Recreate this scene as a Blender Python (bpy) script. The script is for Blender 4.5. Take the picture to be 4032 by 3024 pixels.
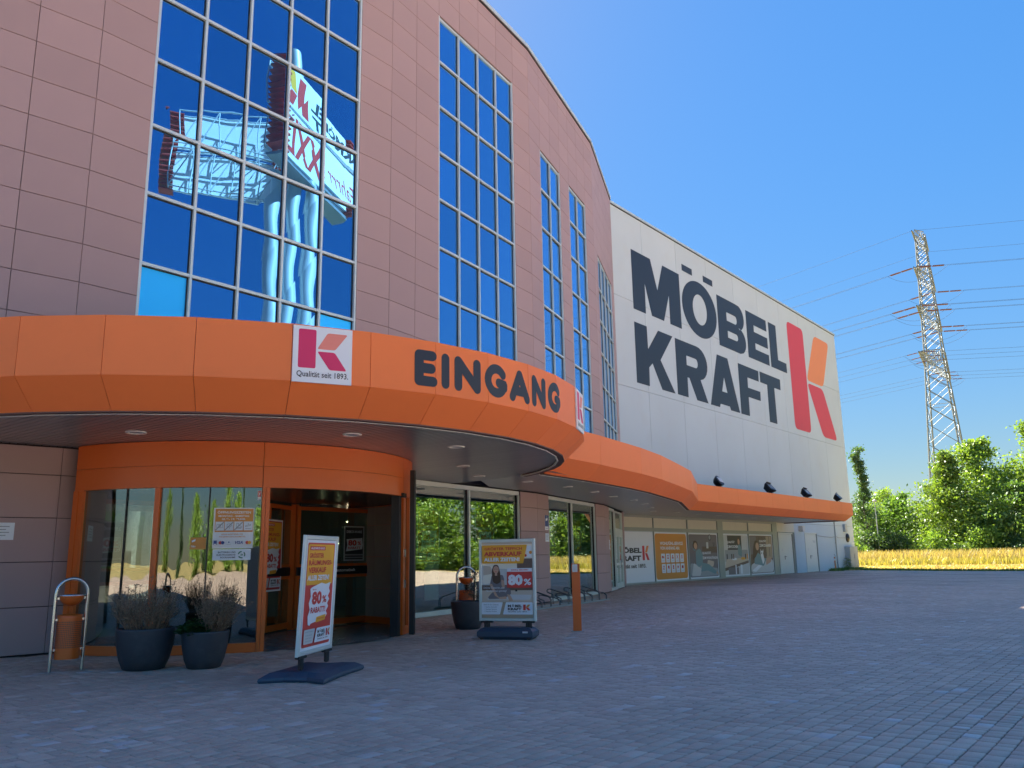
import bpy, bmesh, math, random
import numpy as np
from mathutils import Vector, Matrix
random.seed(7)
RNG = np.random.default_rng(11)
R_ = math.radians
SC = bpy.context.scene
COL = SC.collection
for o in list(bpy.data.objects):
    bpy.data.objects.remove(o)

# ------------------------------------------------------------------ camera
PITCH, ROLL, EYE, FPX = R_(11.77), R_(0.986), 1.5, 3270.0 / 4032.0
f0 = Vector((0, math.cos(PITCH), math.sin(PITCH)))
r0 = Vector((1, 0, 0))
u0 = r0.cross(f0)
cr, sr = math.cos(ROLL), math.sin(ROLL)
camR = cr * r0 - sr * u0
camU = sr * r0 + cr * u0
cam = bpy.data.cameras.new('camera')
camo = bpy.data.objects.new('camera', cam)
COL.objects.link(camo)
camo.matrix_world = Matrix(((camR.x, camU.x, -f0.x, 0), (camR.y, camU.y, -f0.y, 0), (camR.z, camU.z, -f0.z, EYE), (0, 0, 0, 1)))
cam.sensor_fit = 'HORIZONTAL'
cam.sensor_width = 36.0
cam.lens = 36.0 * FPX
cam.clip_start = 0.05
cam.clip_end = 3000
SC.camera = camo

# ------------------------------------------------------------------ sky, sun, exposure
SUN_EL = 43.5
SKY_SHOULDER, SKY_SAT = 0.65, 1.3
SUN_DIR = Vector((-0.363, 0.932, 0)).normalized() * math.cos(R_(SUN_EL)) + Vector((0, 0, math.sin(R_(SUN_EL))))
W = bpy.data.worlds.new('World')
SC.world = W
W.use_nodes = True
nt = W.node_tree
nt.nodes.clear()
wo = nt.nodes.new('ShaderNodeOutputWorld')
bg = nt.nodes.new('ShaderNodeBackground')
sk = nt.nodes.new('ShaderNodeTexSky')
sk.sky_type = 'NISHITA'
sk.sun_disc = False
sk.sun_elevation = R_(SUN_EL)
sk.sun_rotation = math.atan2(SUN_DIR.x, SUN_DIR.y)
sk.altitude = 100
sk.air_density = 1.0
sk.dust_density = 0.25
sk.ozone_density = 3.0
bg.inputs['Strength'].default_value = 0.085
# the same soft shoulder over the whole sky: very bright parts near the horizon are held back, and blue kept deep
lum = nt.nodes.new('ShaderNodeRGBToBW')
nt.links.new(sk.outputs[0], lum.inputs[0])
m1 = nt.nodes.new('ShaderNodeMath'); m1.operation = 'MULTIPLY_ADD'
m1.inputs[1].default_value = SKY_SHOULDER
m1.inputs[2].default_value = 1.0
nt.links.new(lum.outputs[0], m1.inputs[0])
m2 = nt.nodes.new('ShaderNodeMath'); m2.operation = 'DIVIDE'
m2.inputs[0].default_value = 1.0
nt.links.new(m1.outputs[0], m2.inputs[1])
hs = nt.nodes.new('ShaderNodeHueSaturation')
hs.inputs['Saturation'].default_value = SKY_SAT
nt.links.new(sk.outputs[0], hs.inputs['Color'])
vs_ = nt.nodes.new('ShaderNodeVectorMath'); vs_.operation = 'SCALE'
nt.links.new(hs.outputs[0], vs_.inputs[0])
nt.links.new(m2.outputs[0], vs_.inputs['Scale'])
nt.links.new(vs_.outputs[0], bg.inputs['Color'])
nt.links.new(bg.outputs[0], wo.inputs['Surface'])
sl = bpy.data.lights.new('sun', 'SUN')
sl.energy = 5.0
sl.angle = R_(0.53)
sl.color = (1.0, 0.93, 0.82)
so = bpy.data.objects.new('sun', sl)
so.location = SUN_DIR * 120
so.rotation_euler = (-SUN_DIR).to_track_quat('-Z', 'Y').to_euler()
COL.objects.link(so)
SC.view_settings.view_transform = 'Standard'
SC.view_settings.look = 'None'
SC.view_settings.gamma = 1.0
SC.view_settings.use_curve_mapping = False
SC.view_settings.exposure = 2.6
SC.cycles.max_bounces = 8
SC.cycles.transparent_max_bounces = 12
SC.cycles.sample_clamp_indirect = 6.0

# ------------------------------------------------------------------ helpers: materials
def lin(h):
    if isinstance(h, str):
        h = h.lstrip('#')
        c = [int(h[i:i + 2], 16) / 255 for i in (0, 2, 4)]
        return tuple((x / 12.92 if x <= 0.04045 else ((x + 0.055) / 1.055) ** 2.4) for x in c)
    return tuple(h)

MATS = {}
def mat(name, color, rough=0.6, metal=0.0, spec=0.5, var=0.0, vscale=3.0, bump=0.0, bscale=40.0, rnd=0.0, island=0.0, coat=0.0, dirt=None, dscale=1.2, damt=0.4):
    """Principled material with optional noise variation, per-object / per-island tone, stains and fine relief."""
    if name in MATS:
        return MATS[name]
    m = bpy.data.materials.new(name)
    m.use_nodes = True
    n = m.node_tree.nodes
    l = m.node_tree.links
    b = n['Principled BSDF']
    c = lin(color)
    b.inputs['Roughness'].default_value = rough
    b.inputs['Metallic'].default_value = metal
    b.inputs['Specular IOR Level'].default_value = spec
    if coat:
        b.inputs['Coat Weight'].default_value = coat
        b.inputs['Coat Roughness'].default_value = 0.12
    rgb = n.new('ShaderNodeRGB')
    rgb.outputs[0].default_value = (*c, 1)
    out = rgb.outputs[0]
    tc = n.new('ShaderNodeTexCoord')
    def mult(out, fac_out, lo, hi):
        mr = n.new('ShaderNodeMapRange')
        mr.inputs['To Min'].default_value = lo
        mr.inputs['To Max'].default_value = hi
        l.new(fac_out, mr.inputs['Value'])
        mx = n.new('ShaderNodeMix')
        mx.data_type = 'RGBA'
        mx.blend_type = 'MULTIPLY'
        mx.inputs[0].default_value = 1.0
        l.new(out, mx.inputs[6])
        cb = n.new('ShaderNodeCombineColor')
        for i in range(3):
            l.new(mr.outputs[0], cb.inputs[i])
        l.new(cb.outputs[0], mx.inputs[7])
        return mx.outputs[2]
    if var:
        nz = n.new('ShaderNodeTexNoise')
        nz.inputs['Scale'].default_value = vscale
        nz.inputs['Detail'].default_value = 6
        l.new(tc.outputs['Object'], nz.inputs['Vector'])
        out = mult(out, nz.outputs['Fac'], 1 - var, 1 + var)
        mr2 = n.new('ShaderNodeMapRange')
        mr2.inputs['To Min'].default_value = max(0.02, rough - 0.12 * min(1, var * 3))
        mr2.inputs['To Max'].default_value = min(1, rough + 0.12 * min(1, var * 3))
        l.new(nz.outputs['Fac'], mr2.inputs['Value'])
        l.new(mr2.outputs[0], b.inputs['Roughness'])
    if rnd:
        oi = n.new('ShaderNodeObjectInfo')
        out = mult(out, oi.outputs['Random'], 1 - rnd, 1 + rnd)
    if island:
        g = n.new('ShaderNodeNewGeometry')
        out = mult(out, g.outputs['Random Per Island'], 1 - island, 1 + island)
    if dirt:
        nd = n.new('ShaderNodeTexNoise')
        nd.inputs['Scale'].default_value = dscale
        nd.inputs['Detail'].default_value = 8
        nd.inputs['Roughness'].default_value = 0.65
        l.new(tc.outputs['Object'], nd.inputs['Vector'])
        mr = n.new('ShaderNodeMapRange')
        mr.inputs['From Min'].default_value = 0.52
        mr.inputs['From Max'].default_value = 0.78
        mr.inputs['To Max'].default_value = damt
        l.new(nd.outputs['Fac'], mr.inputs['Value'])
        mx = n.new('ShaderNodeMix')
        mx.data_type = 'RGBA'
        l.new(mr.outputs[0], mx.inputs[0])
        l.new(out, mx.inputs[6])
        mx.inputs[7].default_value = (*lin(dirt), 1)
        out = mx.outputs[2]
    l.new(out, b.inputs['Base Color'])
    if bump:
        nb = n.new('ShaderNodeTexNoise')
        nb.inputs['Scale'].default_value = bscale
        nb.inputs['Detail'].default_value = 4
        l.new(tc.outputs['Object'], nb.inputs['Vector'])
        bp = n.new('ShaderNodeBump')
        bp.inputs['Strength'].default_value = bump
        bp.inputs['Distance'].default_value = 0.02
        l.new(nb.outputs['Fac'], bp.inputs['Height'])
        l.new(bp.outputs['Normal'], b.inputs['Normal'])
    MATS[name] = m
    return m

def emis(name, color, strength):
    m = bpy.data.materials.new(name)
    m.use_nodes = True
    n = m.node_tree.nodes
    n.clear()
    e = n.new('ShaderNodeEmission')
    e.inputs['Color'].default_value = (*lin(color), 1)
    e.inputs['Strength'].default_value = strength
    o = n.new('ShaderNodeOutputMaterial')
    m.node_tree.links.new(e.outputs[0], o.inputs['Surface'])
    MATS[name] = m
    return m

def wavy(n, l, scale, strength, stretch=(1, 1, 1)):
    tc = n.new('ShaderNodeTexCoord')
    mp = n.new('ShaderNodeMapping')
    mp.inputs['Scale'].default_value = stretch
    l.new(tc.outputs['Object'], mp.inputs['Vector'])
    nz = n.new('ShaderNodeTexNoise')
    nz.inputs['Scale'].default_value = scale
    nz.inputs['Detail'].default_value = 1.0
    l.new(mp.outputs[0], nz.inputs['Vector'])
    bp = n.new('ShaderNodeBump')
    bp.inputs['Strength'].default_value = strength
    bp.inputs['Distance'].default_value = 0.05
    l.new(nz.outputs['Fac'], bp.inputs['Height'])
    return bp.outputs['Normal']

def mirror_glass(name, face, edge, ramp=(0.35, 1.0), scale=0.8, strength=0.06, rough=0.0):
    """Coated sun-protection glass: mirror whose tint pales towards grazing angles; faint per-pane tone."""
    m = bpy.data.materials.new(name)
    m.use_nodes = True
    n = m.node_tree.nodes
    l = m.node_tree.links
    n.clear()
    o = n.new('ShaderNodeOutputMaterial')
    lw = n.new('ShaderNodeLayerWeight')
    lw.inputs['Blend'].default_value = 0.5
    mr = n.new('ShaderNodeMapRange')
    mr.inputs['From Min'].default_value, mr.inputs['From Max'].default_value = ramp
    l.new(lw.outputs['Facing'], mr.inputs['Value'])
    mx = n.new('ShaderNodeMix')
    mx.data_type = 'RGBA'
    l.new(mr.outputs[0], mx.inputs[0])
    mx.inputs[6].default_value = (*face, 1)
    mx.inputs[7].default_value = (*edge, 1)
    oi = n.new('ShaderNodeObjectInfo')
    mr3 = n.new('ShaderNodeMapRange')
    mr3.inputs['To Min'].default_value = 0.9
    mr3.inputs['To Max'].default_value = 1.1
    l.new(oi.outputs['Random'], mr3.inputs['Value'])
    sc = n.new('ShaderNodeVectorMath')
    sc.operation = 'SCALE'
    l.new(mx.outputs[2], sc.inputs[0])
    l.new(mr3.outputs[0], sc.inputs['Scale'])
    g = n.new('ShaderNodeBsdfGlossy')
    g.inputs['Roughness'].default_value = rough
    l.new(sc.outputs[0], g.inputs['Color'])
    l.new(wavy(n, l, scale, strength), g.inputs['Normal'])
    d = n.new('ShaderNodeBsdfDiffuse')
    d.inputs['Color'].default_value = (0.004, 0.02, 0.05, 1)
    a = n.new('ShaderNodeAddShader')
    l.new(g.outputs[0], a.inputs[0])
    l.new(d.outputs[0], a.inputs[1])
    l.new(a.outputs[0], o.inputs['Surface'])
    MATS[name] = m
    return m

def clear_glass(name, tint, lo, hi, scale=0.7, strength=0.05, stretch=(1, 1, 1)):
    m = bpy.data.materials.new(name)
    m.use_nodes = True
    n = m.node_tree.nodes
    l = m.node_tree.links
    n.clear()
    o = n.new('ShaderNodeOutputMaterial')
    t = n.new('ShaderNodeBsdfTransparent')
    t.inputs['Color'].default_value = (*tint, 1)
    g = n.new('ShaderNodeBsdfGlossy')
    g.inputs['Roughness'].default_value = 0.0
    g.inputs['Color'].default_value = (0.93, 0.98, 0.95, 1)
    l.new(wavy(n, l, scale, strength, stretch), g.inputs['Normal'])
    lw = n.new('ShaderNodeLayerWeight')
    lw.inputs['Blend'].default_value = 0.5
    pw = n.new('ShaderNodeMath')
    pw.operation = 'POWER'
    pw.inputs[1].default_value = 2.5
    l.new(lw.outputs['Facing'], pw.inputs[0])
    mr = n.new('ShaderNodeMapRange')
    mr.inputs['To Min'].default_value = lo
    mr.inputs['To Max'].default_value = hi
    l.new(pw.outputs[0], mr.inputs['Value'])
    mx = n.new('ShaderNodeMixShader')
    l.new(mr.outputs[0], mx.inputs[0])
    l.new(t.outputs[0], mx.inputs[1])
    l.new(g.outputs[0], mx.inputs[2])
    l.new(mx.outputs[0], o.inputs['Surface'])
    MATS[name] = m
    return m

def leaf_mat(name, c1, c2, trans=0.35):
    m = bpy.data.materials.new(name)
    m.use_nodes = True
    n = m.node_tree.nodes
    l = m.node_tree.links
    n.clear()
    o = n.new('ShaderNodeOutputMaterial')
    g = n.new('ShaderNodeNewGeometry')
    mx = n.new('ShaderNodeMix')
    mx.data_type = 'RGBA'
    l.new(g.outputs['Random Per Island'], mx.inputs[0])
    mx.inputs[6].default_value = (*c1, 1)
    mx.inputs[7].default_value = (*c2, 1)
    oi = n.new('ShaderNodeObjectInfo')
    mr = n.new('ShaderNodeMapRange')
    mr.inputs['To Min'].default_value = 0.8
    mr.inputs['To Max'].default_value = 1.2
    l.new(oi.outputs['Random'], mr.inputs['Value'])
    sc = n.new('ShaderNodeVectorMath')
    sc.operation = 'SCALE'
    l.new(mx.outputs[2], sc.inputs[0])
    l.new(mr.outputs[0], sc.inputs['Scale'])
    d = n.new('ShaderNodeBsdfDiffuse')
    l.new(sc.outputs[0], d.inputs['Color'])
    t = n.new('ShaderNodeBsdfTranslucent')
    ty = n.new('ShaderNodeVectorMath')
    ty.operation = 'MULTIPLY'
    ty.inputs[1].default_value = (1.5, 1.45, 0.5)
    l.new(sc.outputs[0], ty.inputs[0])
    l.new(ty.outputs[0], t.inputs['Color'])
    ms = n.new('ShaderNodeMixShader')
    ms.inputs[0].default_value = trans
    l.new(d.outputs[0], ms.inputs[1])
    l.new(t.outputs[0], ms.inputs[2])
    gl = n.new('ShaderNodeBsdfGlossy')
    gl.inputs['Roughness'].default_value = 0.45
    ms2 = n.new('ShaderNodeMixShader')
    ms2.inputs[0].default_value = 0.04
    l.new(ms.outputs[0], ms2.inputs[1])
    l.new(gl.outputs[0], ms2.inputs[2])
    l.new(ms2.outputs[0], o.inputs['Surface'])
    MATS[name] = m
    return m

# ------------------------------------------------------------------ helpers: objects
def tag(o, label=None, cat=None, group=None, kind=None):
    if label: o['label'] = label
    if cat: o['category'] = cat
    if group: o['group'] = group
    if kind: o['kind'] = kind
    return o

def thing(name, label, cat, loc=(0, 0, 0), rz=0.0, group=None):
    o = bpy.data.objects.new(name, None)
    o.empty_display_size = 0.2
    COL.objects.link(o)
    o.location = loc
    o.rotation_euler = (0, 0, rz)
    return tag(o, label, cat, group)

def link(name, me, parent=None, loc=(0, 0, 0), rz=0.0):
    o = bpy.data.objects.new(name, me)
    COL.objects.link(o)
    o.parent = parent
    o.location = loc
    o.rotation_euler = (0, 0, rz)
    return o

def copy_tree(o, parent=None):
    c = o.copy()
    COL.objects.link(c)
    c.parent = parent
    for ch in list(o.children):
        copy_tree(ch, c)
    return c

class MB:
    """Collects faces with a material each and links them as ONE mesh object."""
    def __init__(self):
        self.v, self.f, self.m, self.mats, self.sm = [], [], [], [], []
    def mi(self, m):
        if m not in self.mats:
            self.mats.append(m)
        return self.mats.index(m)
    def add(self, vs, fs, m, smooth=False):
        b = len(self.v)
        k = self.mi(m)
        self.v.extend([tuple(p) for p in vs])
        for f in fs:
            self.f.append([i + b for i in f])
            self.m.append(k)
            self.sm.append(smooth)
        return self
    def box(self, c, s, m, rz=0.0, bev=0.0, M=None):
        hx, hy, hz = s[0] / 2, s[1] / 2, s[2] / 2
        if bev:
            b = min(bev, hx * .9, hy * .9, hz * .9)
            pts = []
            for z, i in ((-hz, b), (-hz + b, 0), (hz - b, 0), (hz, b)):
                for sx, sy in ((-1, -1), (1, -1), (1, 1), (-1, 1)):
                    pts.append((sx * (hx - i), sy * (hy - i), z))
            fs = [(3, 2, 1, 0), (12, 13, 14, 15)]
            for k in range(3):
                for i in range(4):
                    j = (i + 1) % 4
                    fs.append((k * 4 + i, k * 4 + j, k * 4 + 4 + j, k * 4 + 4 + i))
        else:
            pts = [(sx * hx, sy * hy, sz * hz) for sz in (-1, 1) for sx, sy in ((-1, -1), (1, -1), (1, 1), (-1, 1))]
            fs = [(3, 2, 1, 0), (4, 5, 6, 7), (0, 1, 5, 4), (1, 2, 6, 5), (2, 3, 7, 6), (3, 0, 4, 7)]
        if M is not None:
            pts = [M @ Vector(p) for p in pts]
        else:
            ca, sa = math.cos(rz), math.sin(rz)
            pts = [(c[0] + p[0] * ca - p[1] * sa, c[1] + p[0] * sa + p[1] * ca, c[2] + p[2]) for p in pts]
        return self.add(pts, fs, m)
    def tube(self, path, r, m, n=8, caps=True, smooth=True):
        path = [Vector(p) for p in path]
        rs = r if isinstance(r, (list, tuple)) else [r] * len(path)
        up = None
        rings = []
        for i, p in enumerate(path):
            t = (path[min(i + 1, len(path) - 1)] - path[max(i - 1, 0)])
            if t.length < 1e-9:
                t = Vector((0, 0, 1))
            t.normalize()
            if up is None:
                up = Vector((0, 0, 1)) if abs(t.z) < 0.95 else Vector((1, 0, 0))
            a = t.cross(up)
            if a.length < 1e-6:
                a = t.cross(Vector((1, 0.3, 0)))
            a.normalize()
            bb = a.cross(t)
            up = bb
            rings.append([p + (a * math.cos(2 * math.pi * k / n) + bb * math.sin(2 * math.pi * k / n)) * rs[i] for k in range(n)])
        vs = [q for rg in rings for q in rg]
        fs = []
        for i in range(len(path) - 1):
            for k in range(n):
                j = (k + 1) % n
                fs.append((i * n + k, (i + 1) * n + k, (i + 1) * n + j, i * n + j))
        self.add(vs, fs, m, smooth)
        if caps:
            self.add(rings[0], [tuple(range(n))], m)
            self.add(rings[-1], [tuple(reversed(range(n)))], m)
        return self
    def lathe(self, prof, m, n=32, c=(0, 0, 0), smooth=True):
        vs, fs = [], []
        for r, z in prof:
            for k in range(n):
                a = 2 * math.pi * k / n
                vs.append((c[0] + r * math.cos(a), c[1] + r * math.sin(a), c[2] + z))
        for i in range(len(prof) - 1):
            for k in range(n):
                j = (k + 1) % n
                fs.append((i * n + k, i * n + j, (i + 1) * n + j, (i + 1) * n + k))
        return self.add(vs, fs, m, smooth)
    def prism(self, poly, z0, z1, m, F=None, cap=True):
        """2D polygon (counter-clockwise) extruded from z0 to z1; F maps (x,y,z) to space."""
        n = len(poly)
        vs = [(x, y, z0) for x, y in poly] + [(x, y, z1) for x, y in poly]
        fs = [(i, (i + 1) % n, n + (i + 1) % n, n + i) for i in range(n)]
        if cap:
            fs += [tuple(reversed(range(n))), tuple(range(n, 2 * n))]
        if F:
            vs = [F(*p) for p in vs]
        return self.add(vs, fs, m)
    def build(self, name, parent=None, off=None, loc=(0, 0, 0), rz=0.0, auto=False):
        me = bpy.data.meshes.new(name)
        vs = self.v
        if off is not None:
            vs = [(p[0] - off[0], p[1] - off[1], p[2] - off[2]) for p in vs]
        me.from_pydata(vs, [], self.f)
        for m in self.mats:
            me.materials.append(m)
        me.polygons.foreach_set('material_index', self.m)
        me.polygons.foreach_set('use_smooth', self.sm)
        me.update()
        if auto:
            me.set_sharp_from_angle(angle=R_(40))
        return link(name, me, parent, loc, rz)

def np_mesh(name, V, faces4, mats, mi=None):
    """Fast mesh from an (N,3) vertex array and an (F,4) quad index array."""
    me = bpy.data.meshes.new(name)
    me.vertices.add(len(V))
    me.vertices.foreach_set('co', np.asarray(V, np.float32).ravel())
    F = np.asarray(faces4, np.int32)
    k = F.shape[1]
    me.loops.add(F.size)
    me.loops.foreach_set('vertex_index', F.ravel())
    me.polygons.add(len(F))
    me.polygons.foreach_set('loop_start', np.arange(0, F.size, k, dtype=np.int32))
    me.polygons.foreach_set('loop_total', np.full(len(F), k, np.int32))
    for m in mats:
        me.materials.append(m)
    if mi is not None:
        me.polygons.foreach_set('material_index', np.asarray(mi, np.int32))
    me.update(calc_edges=True)
    return me

# ------------------------------------------------------------------ helpers: flat print and lettering
_dg = None
def curve_mesh(loops):
    """Filled 2D outline with holes -> (verts2d, faces)."""
    cu = bpy.data.curves.new('outline', 'CURVE')
    cu.dimensions = '2D'
    cu.fill_mode = 'BOTH'
    for lp in loops:
        s = cu.splines.new('POLY')
        s.points.add(len(lp) - 1)
        for p, q in zip(s.points, lp):
            p.co = (q[0], q[1], 0, 1)
        s.use_cyclic_u = True
    return _conv(cu)

def _conv(cu):
    ob = bpy.data.objects.new('outline', cu)
    COL.objects.link(ob)
    dg = bpy.context.evaluated_depsgraph_get()
    me = bpy.data.meshes.new_from_object(ob.evaluated_get(dg))
    vs = [(v.co.x, v.co.y) for v in me.vertices]
    fs = [tuple(p.vertices) for p in me.polygons]
    # keep faces looking up
    out = []
    for f in fs:
        a = sum(vs[f[i]][0] * vs[f[(i + 1) % len(f)]][1] - vs[f[(i + 1) % len(f)]][0] * vs[f[i]][1] for i in range(len(f)))
        out.append(f if a > 0 else tuple(reversed(f)))
    bpy.data.objects.remove(ob)
    bpy.data.curves.remove(cu)
    bpy.data.meshes.remove(me)
    return vs, out

_tc = {}
def text_mesh(s, bold=0.02):
    k = (s, bold)
    if k in _tc:
        return _tc[k]
    cu = bpy.data.curves.new('lettering', 'FONT')
    cu.body = s
    cu.size = 1.0
    cu.offset = bold
    cu.resolution_u = 2
    cu.fill_mode = 'FRONT'
    vs, fs = _conv(cu)
    if not vs:
        vs, fs = [(0, 0)], []
    xs = [p[0] for p in vs]
    ys = [p[1] for p in vs]
    _tc[k] = (vs, fs, min(xs), max(xs), min(ys), max(ys))
    return _tc[k]

class Print:
    """Flat print: layered shapes in a local frame, x right, y up, each layer a hair in front of the last."""
    def __init__(self, F, step=0.0009):
        self.F, self.mb, self.k, self.step = F, MB(), 0, step
    def poly(self, pts, m):
        self.k += 1
        z = self.k * self.step
        a = sum(pts[i][0] * pts[(i + 1) % len(pts)][1] - pts[(i + 1) % len(pts)][0] * pts[i][1] for i in range(len(pts)))
        if a < 0:
            pts = list(reversed(pts))
        n = len(pts)
        vs, fs = curve_mesh([pts]) if n > 4 else (pts, [tuple(range(n))])
        self.mb.add([self.F(x, y, z) for x, y in vs], fs, m)
        return self
    def rect(self, x0, y0, x1, y1, m):
        return self.poly([(x0, y0), (x1, y0), (x1, y1), (x0, y1)], m)
    def rrect(self, x0, y0, x1, y1, r, m):
        return self.poly(rrect(x0, y0, x1, y1, r), m)
    def disc(self, cx, cy, r, m, n=20, ry=None):
        ry = ry or r
        return self.poly([(cx + r * math.cos(2 * math.pi * i / n), cy + ry * math.sin(2 * math.pi * i / n)) for i in range(n)], m)
    def line(self, pts, w, m):
        for (x0, y0), (x1, y1) in zip(pts[:-1], pts[1:]):
            d = math.hypot(x1 - x0, y1 - y0) or 1
            nx, ny = -(y1 - y0) / d * w / 2, (x1 - x0) / d * w / 2
            self.poly([(x0 + nx, y0 + ny), (x0 - nx, y0 - ny), (x1 - nx, y1 - ny), (x1 + nx, y1 + ny)], m)
        return self
    def text(self, s, x0, y0, w, h, m, bold=0.02, slant=0.0):
        """Lettering fitted to the box with lower left (x0, y0)."""
        self.k += 1
        z = self.k * self.step
        vs, fs, a, b, c, d = text_mesh(s, bold)
        sx = w / (b - a)
        sy = h / (d - c)
        self.mb.add([self.F(x0 + (x - a) * sx + slant * (y - c) * sy, y0 + (y - c) * sy, z) for x, y in vs], fs, m)
        return self
    def build(self, name, parent=None, off=None):
        return self.mb.build(name, parent, off)

def rrect(x0, y0, x1, y1, r, n=4):
    pts = []
    for cx, cy, a in ((x1 - r, y0 + r, -90), (x1 - r, y1 - r, 0), (x0 + r, y1 - r, 90), (x0 + r, y0 + r, 180)):
        for i in range(n + 1):
            t = R_(a + 90 * i / n)
            pts.append((cx + r * math.cos(t), cy + r * math.sin(t)))
    return pts

def roundpoly(pts, r, n=4):
    """Polygon with rounded corners."""
    out = []
    N = len(pts)
    for i in range(N):
        p0, p, p1 = Vector(pts[i - 1]), Vector(pts[i]), Vector(pts[(i + 1) % N])
        a = (p0 - p)
        b = (p1 - p)
        rr = min(r, a.length * .45, b.length * .45)
        A = p + a.normalized() * rr
        B = p + b.normalized() * rr
        for k in range(n + 1):
            t = k / n
            out.append(tuple((1 - t) ** 2 * A + 2 * t * (1 - t) * p + t * t * B))
    return out

def frame2(p, ang, z0=0.0, off=0.0):
    """Map (x along wall, y up, z out of wall) for a vertical plane through plan point p with direction ang (deg); outward is to the right of the direction."""
    d = (math.cos(R_(ang)), math.sin(R_(ang)))
    n = (d[1], -d[0])
    return lambda x, y, z: (p[0] + d[0] * x + n[0] * (z + off), p[1] + d[1] * x + n[1] * (z + off), z0 + y)
# ------------------------------------------------------------------ materials
M = {}
M['panel'] = mat('cladding_brown', (0.42, 0.285, 0.275), 0.55, spec=0.35, var=0.05, vscale=0.9, rnd=0.045, bump=0.03, bscale=160)
M['joint'] = mat('joint_dark', (0.03, 0.022, 0.025), 0.9)
M['white'] = mat('white_render', (0.53, 0.60, 0.64), 0.75, var=0.05, vscale=0.35, rnd=0.02, dirt=(0.5, 0.48, 0.43), dscale=0.8, damt=0.18, bump=0.04, bscale=30)
M['cream'] = mat('cream_board', (0.66, 0.62, 0.50), 0.6, var=0.05)
M['alu'] = mat('aluminium_frame', (0.62, 0.68, 0.66), 0.4, metal=0.3, var=0.04)
M['alud'] = mat('window_frame_grey', (0.33, 0.36, 0.34), 0.45, metal=0.2, var=0.05)
M['gasket'] = mat('black_gasket', (0.012, 0.012, 0.016), 0.5)
M['orange'] = mat('orange_sheet', (0.95, 0.23, 0.062), 0.45, spec=0.3, var=0.03, vscale=1.3, rnd=0.03, dirt=(0.6, 0.15, 0.05), dscale=2.2, damt=0.12)
M['orange2'] = mat('orange_door_paint', (0.72, 0.135, 0.018), 0.35, spec=0.5, var=0.04, vscale=2.0)
M['lip'] = mat('canopy_lip', (0.14, 0.075, 0.06), 0.6, var=0.1)
M['slat'] = mat('soffit_slat_grey', (0.40, 0.38, 0.37), 0.3, metal=0.4, var=0.05, vscale=1.5, rnd=0.06)
M['tube'] = mat('light_tube_white', (0.85, 0.85, 0.78), 0.35)
M['navy'] = mat('letter_navy', (0.022, 0.030, 0.046), 0.5, var=0.05)
M['red'] = mat('logo_red', (0.66, 0.045, 0.055), 0.5, var=0.04)
M['logo_orange'] = mat('logo_orange', (0.82, 0.25, 0.06), 0.5, var=0.04)
M['magenta'] = mat('logo_magenta', (0.72, 0.028, 0.13), 0.45)
M['salmon'] = mat('logo_salmon', (0.88, 0.27, 0.2), 0.45)
M['paper'] = mat('paper_white', (0.82, 0.83, 0.84), 0.5)
M['steel'] = mat('brushed_steel', (0.55, 0.57, 0.58), 0.25, metal=0.95, var=0.05)
M['black'] = mat('black_plastic', (0.014, 0.014, 0.018), 0.4)
M['anth'] = mat('planter_anthracite', (0.035, 0.042, 0.052), 0.55, var=0.12, vscale=5, dirt=(0.16, 0.16, 0.15), dscale=3.0, damt=0.25)
M['base'] = mat('stand_base_plastic', (0.045, 0.065, 0.10), 0.5, var=0.1, vscale=5)
M['galv'] = mat('galvanised_steel', (0.36, 0.38, 0.39), 0.5, metal=0.6, var=0.12, vscale=8)
M['rack'] = mat('rack_dark_steel', (0.11, 0.12, 0.13), 0.45, metal=0.6, var=0.1)
M['pylon'] = mat('pylon_lattice_paint', (0.14, 0.16, 0.15), 0.6, metal=0.2, var=0.1)
M['wire'] = mat('wire_aluminium', (0.05, 0.065, 0.09), 0.7, spec=0.1)
M['insul'] = mat('insulator_brown', (0.10, 0.035, 0.05), 0.25)
M['bark'] = mat('bark', (0.10, 0.075, 0.055), 0.9, var=0.3, vscale=6, bump=0.4, bscale=20)
M['soil'] = mat('potting_soil', (0.05, 0.035, 0.025), 0.95, var=0.3, vscale=20)
M['twig'] = mat('dry_twig', (0.25, 0.16, 0.10), 0.85, island=0.35)
M['dryleaf'] = mat('dry_seed_head', (0.22, 0.17, 0.11), 0.9, island=0.4)
M['steeldoor'] = mat('white_steel_door', (0.66, 0.67, 0.62), 0.5, var=0.03)
M['cab'] = mat('cabinet_grey', (0.40, 0.42, 0.41), 0.55, var=0.06)
M['floor'] = mat('door_stone_floor', (0.22, 0.21, 0.20), 0.25, var=0.15, vscale=6)
M['tile'] = mat('beige_wall_tile', (0.40, 0.30, 0.26), 0.35, rnd=0.04, var=0.05)
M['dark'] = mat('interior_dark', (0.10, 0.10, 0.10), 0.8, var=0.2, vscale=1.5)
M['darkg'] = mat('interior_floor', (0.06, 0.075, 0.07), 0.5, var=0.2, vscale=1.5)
M['glass_up'] = mirror_glass('blue_mirror_glass', (0.07, 0.27, 0.52), (0.42, 0.62, 0.86), ramp=(0.30, 0.95), strength=0.03)
M['glass_blue'] = mirror_glass('bright_blue_glass', (0.05, 0.55, 1.0), (0.3, 0.7, 1.0), strength=0.0, rough=0.5)
M['glass_wavy'] = mirror_glass('wavy_mirror_glass', (0.08, 0.24, 0.46), (0.42, 0.62, 0.86), ramp=(0.30, 0.95), scale=0.55, strength=0.09)
M['glass'] = clear_glass('shop_glass', (0.62, 0.76, 0.70), 0.16, 0.95)
M['glass_door'] = clear_glass('door_glass', (0.50, 0.55, 0.53), 0.16, 0.9, scale=2.5, strength=0.16, stretch=(1, 1, 0.25))
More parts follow.
